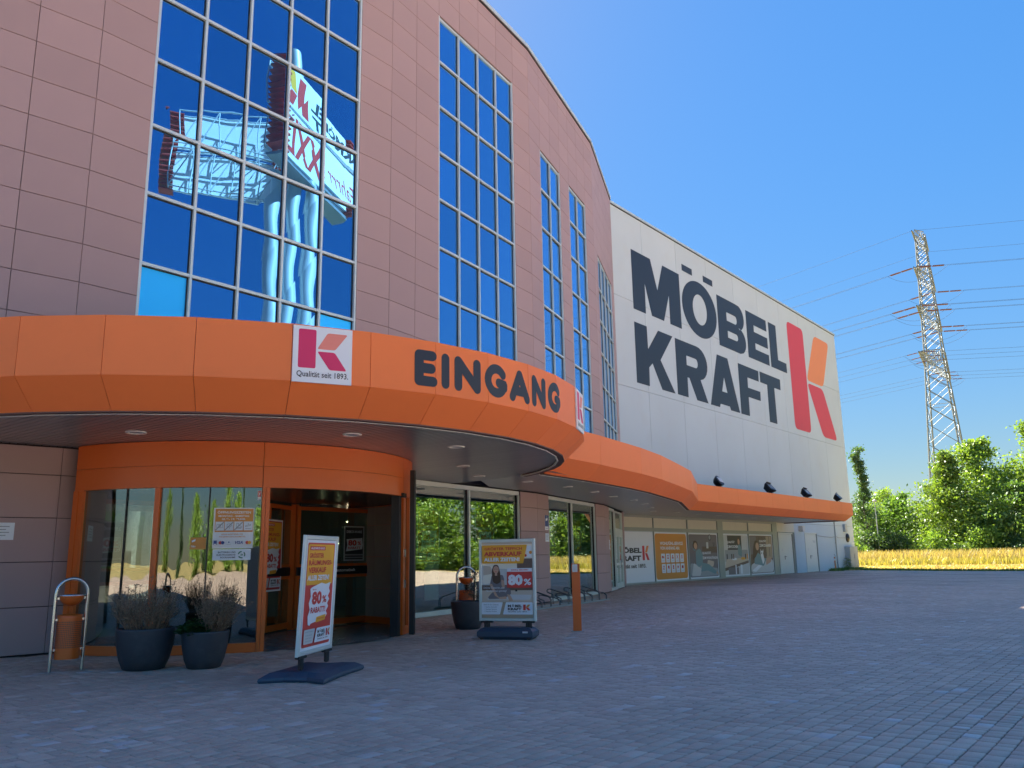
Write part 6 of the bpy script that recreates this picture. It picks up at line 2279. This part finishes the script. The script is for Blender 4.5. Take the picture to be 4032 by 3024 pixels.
# ------------------------------------------------------------------ trees, shrubs and grass
def leaf_quads(C, size, rng, squash=0.6):
    """One bent leaf clump (a quad) per centre, random orientation."""
    n = len(C)
    a = rng.normal(size=(n, 3)); a /= np.linalg.norm(a, axis=1)[:, None]
    b = rng.normal(size=(n, 3)); b -= (b * a).sum(1)[:, None] * a; b /= np.linalg.norm(b, axis=1)[:, None]
    s = size * rng.uniform(0.6, 1.35, n)
    u = a * s[:, None]; v = b * (s * squash)[:, None]
    V = np.stack([C - u, C + v * .9, C + u, C - v], 1)
    return V.reshape(-1, 3)

def tree_parts(seed, H, rad, base, shape, nleaf, leaf, lm, limbs=26, trunk_r=0.16, density=0.9, tip=None):
    """Trunk with limbs, and a crown of leaf clumps gathered round the limb ends. shape(t) gives the relative radius at height fraction t."""
    rng = np.random.default_rng(seed)
    rnd = random.Random(seed)
    tr = MB()
    top = Vector((rnd.gauss(0, .03) * H, rnd.gauss(0, .03) * H, H * 0.93))
    path = [Vector((0, 0, -0.2))]
    for i in range(1, 9):
        t = i / 8
        path.append(Vector((top.x * t + rnd.gauss(0, .012) * H, top.y * t + rnd.gauss(0, .012) * H, H * 0.93 * t)))
    tr.tube(path, [trunk_r * (1 - 0.88 * i / 8) for i in range(9)], M['bark'], 7, caps=False)
    C = []
    for i in range(limbs):
        t = base + (1 - base) * ((i + rnd.random()) / limbs)
        a = rnd.uniform(0, 2 * math.pi)
        r = rad * shape(min(1, (t - base) / (1 - base))) * rnd.uniform(0.72, 1.12)
        z = H * t
        k = min(7, int(t * 8 / 1.0))
        p = path[k].lerp(path[min(8, k + 1)], min(1, t * 8 - k)) if t < .93 else path[8]
        start = Vector((p.x, p.y, max(0.3, z - r * 0.55)))
        end = Vector((p.x + r * math.cos(a), p.y + r * math.sin(a), z + rnd.uniform(-.2, .3) * r))
        mid = (start + end) / 2 + Vector((0, 0, -0.08 * r))
        tr.tube([start, mid, end], [trunk_r * .28, trunk_r * .17, trunk_r * .05], M['bark'], 4, caps=False)
        m = int(nleaf / limbs)
        # sub-clumps along the outer part of the limb
        nc = max(4, int(5 + r * 1.6))
        for c in range(nc):
            f = rnd.uniform(0.25, 1.05)
            q = start.lerp(end, f)
            s = (0.30 + 0.16 * r) * rnd.uniform(.6, 1.2)
            q = q + Vector((rnd.gauss(0, .22), rnd.gauss(0, .22), rnd.gauss(0, .2))) * r * .9
            g = rng.normal(size=(max(3, m // nc), 3)) * np.array([s, s, s * .62])
            C.append(g + np.array(q))
    C = np.concatenate(C)
    C = C[C[:, 2] > 0.15]
    Vv = leaf_quads(C, leaf, rng)
    F = np.arange(len(Vv)).reshape(-1, 4)
    me = np_mesh('crown', Vv, F, [lm])
    return tr, me

def tree(name, label, loc, seed, H, rad, base, shape, nleaf, leaf, lm, group=None, **kw):
    t = thing(name, label, 'tree' if H > 4.5 else 'shrub', (loc[0], loc[1], -0.05), 0, group)
    tr, me = tree_parts(seed, H, rad, base, shape, nleaf, leaf, lm, **kw)
    tr.build('trunk', t)
    link('crown', me, t)
    return t
def place(src, label, x, y, rz, sc, group=None):
    c = copy_tree(src)
    c.location = (x, y, -0.05)
    c.rotation_euler = (0, 0, rz)
    c.scale = (sc[0], sc[0], sc[1])
    c['label'] = label
    if group: c['group'] = group
    return c
dome = lambda t: (math.sin(math.pi * min(1, (t * .86 + .14))) ** 0.6) * (1.0 if t < .75 else (1.0 - (t - .75) * 2.2)) + .06
cone = lambda t: max(0.08, (1 - t) ** 0.75) * (0.75 + 0.25 * min(1, t * 6))
oval = lambda t: max(0.08, math.sin(math.pi * (0.12 + 0.86 * t)) ** 0.8)
slim = lambda t: max(0.12, 0.55 + 0.45 * math.sin(5 * t + 1)) * (1 - .5 * t)
low = lambda t: max(0.1, math.sqrt(max(0, 1 - t * t)))

G_ = 'trees beyond the dry meadow'
tree('slender_tree', 'slender loose tree right behind the corner of the white hall', (48.6, 116.5), 3, 15.6, 3.1, 0.12, slim, 6000, 0.17, M['hedge3'], G_, limbs=34, trunk_r=0.15)
tree('conical_tree', 'broad pointed bright green tree below the left legs of the power pylon', (58.0, 112.0), 4, 14.3, 5.6, 0.06, cone, 17000, 0.20, M['hedge1'], G_, limbs=44)
tree('tall_tree', 'tall bushy tree just right of the power pylon', (64.6, 114.5), 5, 16.2, 5.0, 0.12, oval, 15000, 0.21, M['hedge1'], G_, limbs=36)
tree('tall_tree', 'tallest tree, cut by the right picture edge', (70.0, 112.0), 6, 18.3, 5.4, 0.10, oval, 16000, 0.21, M['hedge1'], G_, limbs=38)
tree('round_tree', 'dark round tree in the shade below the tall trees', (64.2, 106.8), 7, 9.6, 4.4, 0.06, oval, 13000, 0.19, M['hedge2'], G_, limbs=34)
tree('small_tree', 'light leafy small tree low at the right picture edge', (64.8, 101.0), 8, 6.8, 3.0, 0.05, dome, 9000, 0.16, M['hedge1'], G_, limbs=26)
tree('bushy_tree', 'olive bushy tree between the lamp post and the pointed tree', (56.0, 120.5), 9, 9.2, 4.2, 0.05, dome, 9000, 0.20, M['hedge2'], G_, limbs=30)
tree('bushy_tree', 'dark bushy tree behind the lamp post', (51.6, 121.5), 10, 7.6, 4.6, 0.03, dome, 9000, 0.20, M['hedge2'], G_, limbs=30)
tree('pale_tree', 'pale feathery tree in the gap left of the pointed tree', (60.5, 136.0), 12, 11.3, 4.6, 0.10, oval, 6000, 0.20, M['hedge1'], G_, limbs=28)
S_ = 'shrubs along the meadow edge'
base_sh = []
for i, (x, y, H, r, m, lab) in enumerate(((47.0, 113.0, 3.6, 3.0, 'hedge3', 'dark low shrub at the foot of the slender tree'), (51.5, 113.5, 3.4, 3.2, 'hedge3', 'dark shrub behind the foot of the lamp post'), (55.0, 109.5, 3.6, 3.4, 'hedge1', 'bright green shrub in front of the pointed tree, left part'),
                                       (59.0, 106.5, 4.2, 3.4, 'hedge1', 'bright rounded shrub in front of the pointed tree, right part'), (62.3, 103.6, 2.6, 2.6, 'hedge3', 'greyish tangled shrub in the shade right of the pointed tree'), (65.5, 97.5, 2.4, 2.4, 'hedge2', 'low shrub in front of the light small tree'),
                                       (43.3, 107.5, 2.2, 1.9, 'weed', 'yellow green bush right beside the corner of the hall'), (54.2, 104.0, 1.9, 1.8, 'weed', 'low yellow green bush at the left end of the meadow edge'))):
    base_sh.append(tree('shrub', lab, (x, y), 30 + i, H, r, 0.0, low, 5200, 0.15, M[m], S_, limbs=22, trunk_r=0.05))

# woods seen only as reflections in the glass, all round the plaza
wood = thing('woodland_tree', 'full green tree at the far edge of the plaza', 'tree', (88, 62, -0.05), 0, 'trees round the plaza')
tr, me = tree_parts(51, 11.5, 4.6, 0.05, oval, 7000, 0.26, M['hedge1'], limbs=30)
tr.build('trunk', wood); link('crown', me, wood)
fir = thing('spruce_tree', 'dark narrow spruce at the far edge of the plaza', 'tree', (92, 74, -0.05), 0, 'trees round the plaza')
tr, me = tree_parts(52, 15, 3.0, 0.03, cone, 7000, 0.24, M['hedge3'], limbs=40)
tr.build('trunk', fir); link('crown', me, fir)
ring = [(80, 66, 0), (77, 72, 0), (84, 56, 0), (95, 66, 0), (90, 50, 0), (86, 44, 0), (97, 56, 1), (88, 34, 0), (96, 42, 0), (90, 24, 0), (86, 12, 0), (98, 30, 1), (70, 80, 0), (74, 92, 1), (80, 84, 0), (66, 74, 0), (90, 88, 0), (84, 2, 0), (82, -8, 0), (80, -20, 0), (78, -34, 0), (90, -14, 1), (66, -62, 0), (52, -78, 0), (36, -84, 1), (20, -82, 0), (4, -84, 0), (-12, -82, 0), (-28, -84, 1), (-46, -80, 0), (60, -72, 0), (28, -80, 0), (-4, -88, 1)]
for i, (x, y, k) in enumerate(ring):
    src = (wood, fir)[k]
    place(src, ('full green tree at the far edge of the plaza', 'dark narrow spruce at the far edge of the plaza')[k], x + RNG.normal(0, 1), y + RNG.normal(0, 1), RNG.uniform(0, 6.28), (RNG.uniform(.85, 1.2), RNG.uniform(.75, 1.15)))
hed = thing('hedge_bush', 'low green bush along the far plaza edge', 'shrub', (72, 60, -0.05), 0, 'bushes round the plaza')
tr, me = tree_parts(53, 3.4, 3.2, 0.0, low, 4200, 0.2, M['hedge1'], limbs=20, trunk_r=0.05)
tr.build('trunk', hed); link('crown', me, hed)
for i in range(26):
    a = -60 + i * 5.0
    x, y = (79 + RNG.normal(0, 1.0), -44 + i * 4.6)
    if y > 60: x = 79 - (y - 60) * .55
    place(hed, 'low green bush along the far plaza edge', x, y, RNG.uniform(0, 6.28), (RNG.uniform(.8, 1.2), RNG.uniform(.6, 1.2)))

# grass: blades as real triangles
def blades(name, P, hmin, hmax, w, m, lean=0.35, seed=1, kind='stuff'):
    rng = np.random.default_rng(seed)
    n = len(P)
    h = rng.uniform(hmin, hmax, n)
    a = rng.uniform(0, 2 * math.pi, n)
    side = np.c_[np.cos(a), np.sin(a), np.zeros(n)] * (w * rng.uniform(.7, 1.4, n))[:, None]
    ln = rng.normal(0, lean, (n, 2)) * h[:, None]
    B = np.c_[P, np.full(n, -0.05)]
    T = B + np.c_[ln, h]
    Md = B + np.c_[ln * .3, h * .6]
    V_ = np.stack([B - side, B + side, Md + side * .7, T, Md - side * .7], 1).reshape(-1, 3)
    F = (np.arange(n) * 5)[:, None] + np.array([[0, 1, 2, 4]])
    F3 = (np.arange(n) * 5)[:, None] + np.array([[4, 2, 3, 3]])
    me = bpy.data.meshes.new(name)
    me.vertices.add(len(V_)); me.vertices.foreach_set('co', V_.astype(np.float32).ravel())
    tri = (np.arange(n) * 5)[:, None] + np.array([[4, 2, 3]])
    li = np.concatenate([F.ravel(), tri.ravel()]).astype(np.int32)
    me.loops.add(len(li)); me.loops.foreach_set('vertex_index', li)
    ls = np.concatenate([np.arange(n) * 4, n * 4 + np.arange(n) * 3]).astype(np.int32)
    lt = np.concatenate([np.full(n, 4), np.full(n, 3)]).astype(np.int32)
    me.polygons.add(2 * n); me.polygons.foreach_set('loop_start', ls); me.polygons.foreach_set('loop_total', lt)
    me.materials.append(m)
    me.update(calc_edges=True)
    return tag(link(name, me), kind=kind)
rg = np.random.default_rng(77)
def band(n, d0, d1, a0, a1):
    d = np.sqrt(rg.uniform(d0 * d0, d1 * d1, n)); a = np.radians(rg.uniform(a0, a1, n))
    return np.c_[d * np.sin(a), d * np.cos(a)]
Pt = band(26000, 98, 118, 18, 42)
cl = np.sin(Pt[:, 0] * .7) + np.sin(Pt[:, 1] * .53 + 1) + rg.normal(0, .8, len(Pt))
blades('tall_dry_grass', Pt[cl > -0.7], 0.7, 1.75, 0.05, M['drygrass'], 0.22, 2)
Pm = band(22000, 92, 116, 18, 42)
blades('olive_grass', Pm, 0.3, 0.95, 0.05, M['midgrass'], 0.3, 3)
Ps = band(26000, 74, 100, 18, 42)
Ps = Ps[((Ps - np.array([E_.x, E_.y])) @ np.array([WN.x, WN.y]) > -20)]
blades('short_meadow_grass', Ps, 0.05, 0.20, 0.05, M['drygrass'], 0.5, 4)
# tufts in the last strip before the paving and at the hall corner
ed = np.array([(27.4, 70.9), (28.4, 67.8), (31.2, 62.6), (34.6, 58.3), (38.7, 55.9)])
pts = []
for p, q in zip(ed[:-1], ed[1:]):
    t_ = rg.uniform(0, 1, 1500)[:, None]
    pts.append(p + (q - p) * t_ + rg.normal(0, .28, (1500, 2)) + np.array([0.35, 0.45]))
blades('edge_grass', np.concatenate(pts), 0.05, 0.22, 0.03, M['weed'], 0.5, 5)
s_ = rg.uniform(30.5, 38.3, 1800); o_ = np.abs(rg.normal(0, .35, 1800)) + 0.04
Pw = np.array([DP.x, DP.y]) + np.outer(s_, [WD.x, WD.y]) + np.outer(o_, [WN.x, WN.y])
blades('wall_weeds', Pw, 0.05, 0.30, 0.03, M['weed'], 0.4, 6)
leafy(tuple(wall(34.7, 0.3)), 0.0, 60, 0.35, 1.15, 0.14, M['weed'], 'ragged green weed climbing beside the utility cabinet', 'weed_plant')
# lamp post in front of the trees
t = thing('street_lamp', 'slim pale lamp post leaning slightly in front of the far trees', 'street lamp', (48.3, 112.3, -0.05))
mb = MB()
mb.tube([(0, 0, 0), (0, 0, 1.2), (0.0, 0, 8.0)], [0.10, 0.085, 0.055], M['galv'], 8)
mb.build('pole', t)
mb = MB()
mb.lathe([(0.06, 7.95), (0.24, 8.0), (0.27, 8.12), (0.2, 8.22), (0.02, 8.28)], M['cab'], 14)
mb.build('lamp_head', t)
# ------------------------------------------------------------------ power pylon and its wires
PY = Vector((0.4635, 0.8861)) * 170
adir = Vector((11.2, 15.5)).normalized()            # the arms point this way
aang = math.atan2(adir.y, adir.x)
py = thing('power_pylon', 'tall grey steel lattice power pylon with four levels of crossarms', 'pylon', (PY.x, PY.y, 0), aang)
HP = 60.6
def half(z):
    if z < 36: return 3.6 + (1.55 - 3.6) * z / 36
    return 1.55 + (0.75 - 1.55) * (z - 36) / (HP - 36)
def bar(mb, a, b, r=0.07): mb.tube([a, b], r, M['pylon'], 4, caps=False, smooth=False)
for sx in (-1, 1):
    for sy in (-1, 1):
        mb = MB()
        zs_ = [0, 9, 18, 27, 36, 44, 52, HP]
        mb.tube([(sx * half(z), sy * half(z), z) for z in zs_], [0.17, 0.16, 0.15, 0.14, 0.12, 0.11, 0.10, 0.09], M['pylon'], 4, caps=False, smooth=False)
        mb.build('leg', py)
levels = []
z = 1.0
while z < HP - 0.5:
    levels.append(z)
    z += max(1.25, half(z) * 1.55)
levels.append(HP)
cs = [(-1, -1), (1, -1), (1, 1), (-1, 1)]
for fi in range(4):
    mb = MB()
    (x0, y0), (x1, y1) = cs[fi], cs[(fi + 1) % 4]
    for i, (a, b) in enumerate(zip(levels[:-1], levels[1:])):
        ha, hb2 = half(a), half(b)
        bar(mb, (x0 * ha, y0 * ha, a), (x1 * hb2, y1 * hb2, b), 0.055)
        bar(mb, (x1 * ha, y1 * ha, a), (x0 * hb2, y0 * hb2, b), 0.055)
        if i % 3 == 0:
            bar(mb, (x0 * ha, y0 * ha, a), (x1 * ha, y1 * ha, a), 0.05)
    tag(mb.build('lattice', py), kind='stuff')
ARMS = [(59.4, 7.0, 1.6), (51.6, 9.5, 2.4), (43.9, 11.3, 2.6), (34.8, 14.8, 2.8)]
for z, L, hgt in ARMS:
    for s in (-1, 1):
        mb = MB()
        h0_ = half(z)
        n = max(5, int(L / 1.5))
        for sy in (-1, 1):
            bar(mb, (s * h0_, sy * h0_, z), (s * L, sy * 0.25, z), 0.08)
            bar(mb, (s * h0_, sy * h0_, z + hgt), (s * L, sy * 0.25, z + .1), 0.08)
        for i in range(n):
            f, g = i / n, (i + 1) / n
            def Pt_(t, sy, up): return (s * (h0_ + (L - h0_) * t), sy * (h0_ + (0.25 - h0_) * t), z + (hgt * (1 - t) if up else 0))
            for sy in (-1, 1):
                bar(mb, Pt_(f, sy, 0), Pt_(g, sy, 1) if i % 2 else Pt_(f, sy, 1), 0.045)
                bar(mb, Pt_(f, sy, i % 2), Pt_(g, sy, (i + 1) % 2), 0.045)
            bar(mb, Pt_(f, -1, 0), Pt_(g, 1, 0), 0.04)
            bar(mb, Pt_(f, 1, 0), Pt_(f, -1, 0), 0.04)
        mb.build('crossarm', py)
# wires: each hangs from an arm by insulators
wl, wr = Vector((-0.62, 0.785)), Vector((0.955, -0.30))
NM = {0: 'topmost', 1: 'second', 2: 'third', 3: 'lowest'}
spec = [(0, (-7.0,)), (0, (7.0,)), (1, (-9.3,)), (1, (9.3,)), (2, (-11.0,)), (2, (-7.0,)), (2, (7.0,)), (2, (11.0,)), (3, (-14.5,)), (3, (-10.5,)), (3, (-6.5,)), (3, (6.5,)), (3, (10.5,)), (3, (14.5,))]
for lv, (pos,) in spec:
    zt_ = ARMS[lv][0]
    P0_ = PY + adir * pos
    rank = 'outer' if abs(pos) > ARMS[lv][1] - 1 else ('middle' if abs(pos) > 10 else 'inner')
    for d, side, span, slope in ((wl, 'left', 210, -0.055), (wr, 'right', 170, -0.035)):
        t = thing('power_line', f'{rank} wire on the {"near" if pos < 0 else "far"} half of the {NM[lv]} crossarm, running {side}', 'wire', (P0_.x, P0_.y, zt_), 0, 'overhead wires of the pylon')
        mb = MB()
        bundle = (-0.22, 0.22) if lv in (1, 2) else (0.0,)
        Li = 0.3 if lv == 0 else (5.2 if lv < 3 else 2.8)
        nrm = Vector((-d.y, d.x))
        for b in bundle:
            pts = []
            for i in range(15):
                s = Li + (span - Li) * i / 14
                zz = slope * s * (1 - s / (span * 1.25))
                pts.append((d.x * s + nrm.x * b, d.y * s + nrm.y * b, zz))
            mb.tube(pts, 0.022 if lv != 3 else 0.02, M['wire'], 4, caps=False)
        mb.build('wire', t)
        if lv:
            mb = MB()
            for b in ((-0.2, 0.2) if lv < 3 else (0.0,)):
                for s0_, s1_ in ((0.6, Li * .5), (Li * .54, Li - .5)):
                    mb.tube([(d.x * s0_ + nrm.x * b, d.y * s0_ + nrm.y * b, slope * s0_), (d.x * s1_ + nrm.x * b, d.y * s1_ + nrm.y * b, slope * s1_)], 0.085, M['insul'], 6)
                mb.tube([(0, 0, 0), (d.x * Li, d.y * Li, slope * Li)], 0.03, M['wire'], 4)
            mb.build('insulator', t)
    if lv:
        # slack jumper loop under the arm joining both sides
        t = thing('jumper_wire', f'slack loop under the {rank} {"near" if pos < 0 else "far"} end of the {NM[lv]} crossarm', 'wire', (P0_.x, P0_.y, zt_), 0, 'slack loops under the crossarms')
        Li = 5.2 if lv < 3 else 2.8
        pts = []
        for i in range(13):
            f = i / 12
            s = (1 - 2 * f)
            d = wl if s > 0 else wr
            pts.append((d.x * abs(s) * Li, d.y * abs(s) * Li, -0.3 - (2.3 if lv < 3 else 1.3) * (1 - s * s)))
        mb = MB()
        mb.tube(pts, 0.022, M['wire'], 4, caps=False)
        mb.build('wire', t)

# ------------------------------------------------------------------ sign tower, seen mirrored in the widest window
sg = thing('sign_tower', 'tall three-legged advertising tower whose mirror image stands in the widest window', 'sign tower', (34.8, 17.0, 0))
GO = (34.8, 17.0, 0)
M['pole'] = mat('sign_pole', (0.55, 0.58, 0.58), 0.45, metal=0.2)
M['fin'] = mat('red_fin', (0.45, 0.045, 0.025), 0.5)
for x, y, zt_ in ((34.5, 15.7, 29.5), (34.9, 17.0, 40.0), (35.3, 18.3, 29.5)):
    mb = MB()
    mb.tube([(x, y, 0), (x, y, zt_)], 0.5, M['pole'], 20)
    mb.build('pole', sg, GO)
def sign_face(p, q, z0, z1, printed):
    ang = math.degrees(math.atan2(q[1] - p[1], q[0] - p[0]))
    L = math.hypot(q[0] - p[0], q[1] - p[1])
    F = frame2(p, ang)
    for a, b in ((z0, (z0 + z1) / 2 - .15), ((z0 + z1) / 2 + .15, z1)):
        mb = MB()
        box_on(mb, F, 0.3, L - 0.3, a, b, -0.18, 0, M['paper'], 0.02)
        mb.build('panel', sg, GO)
    for x in (0.0, L):
        k = 0
        z = z0 - 0.2
        while z < z1 + 0.2:
            mb = MB()
            box_on(mb, F, x - 0.55, x + 0.55, z, z + 0.10, -0.7, 0.5, M['fin'])
            mb.build('fin', sg, GO)
            z += 0.42
    fr = MB()
    for z in (z0, (z0 + z1) / 2 - .2, (z0 + z1) / 2 + .2, z1):
        for dz in (-0.3, -1.2):
            fr.tube([F(0.2, z, dz), F(L - .2, z, dz)], 0.06, M['pole'], 5)
    n = 5
    for i in range(n + 1):
        x = 0.2 + (L - .4) * i / n
        for a, b in ((z0, (z0 + z1) / 2 - .2), ((z0 + z1) / 2 + .2, z1)):
            fr.tube([F(x, a, -1.2), F(x, b, -1.2)], 0.05, M['pole'], 5)
            fr.tube([F(x, a, -0.3), F(x, a, -1.2)], 0.05, M['pole'], 5)
            if i < n:
                fr.tube([F(x, a, -1.2), F(x + (L - .4) / n, b, -1.2)], 0.05, M['pole'], 5)
    fr.build('truss', sg, GO)
    if printed:
        pr = Print(lambda x, y, z: F(x, y, z + 0.004), 0.002)
        m_ = (z0 + z1) / 2
        pr.text('MÖBEL', 0.9, m_ + 1.75, L - 5.2, 1.15, M['pdark'], 0.04)
        pr.text('KRAFT', 0.9, m_ + 0.45, L - 5.4, 1.05, M['pdark'], 0.04)
        kx, ky, kw, kh = L - 3.8, m_ + 0.4, 3.0, 2.6
        pr.poly([(kx, ky), (kx + .34 * kw, ky), (kx + .36 * kw, ky + kh), (kx, ky + kh)], M['pred'])
        pr.poly([(kx + .38 * kw, ky + .52 * kh), (kx + .72 * kw, ky + .52 * kh), (kx + kw, ky + kh), (kx + .64 * kw, ky + kh)], M['yellow'])
        pr.poly([(kx + .38 * kw, ky + .48 * kh), (kx + .72 * kw, ky + .48 * kh), (kx + kw, ky), (kx + .64 * kw, ky)], M['pred'])
        pr.text('Fahrr', 0.7, z0 + 0.6, 4.2, 1.5, M['pred'], 0.0, 0.2)
        pr.text('XXL', 5.6, z0 + 0.5, L - 6.6, 2.3, M['pred'], 0.02, 0.15)
        pr.build('print', sg, GO)
sign_face((41.5, 21.6), (30.0, 16.2), 29.6, 36.2, True)
sign_face((39.4, 7.6), (40.6, 15.6), 29.6, 36.2, False)
# walkway deck under the panels
mb = MB()
mb.prism([(30, 16.4), (30.6, 15.3), (42.0, 20.5), (41.4, 21.6)], 28.9, 29.1, M['galv'])
mb.build('deck', sg, GO)
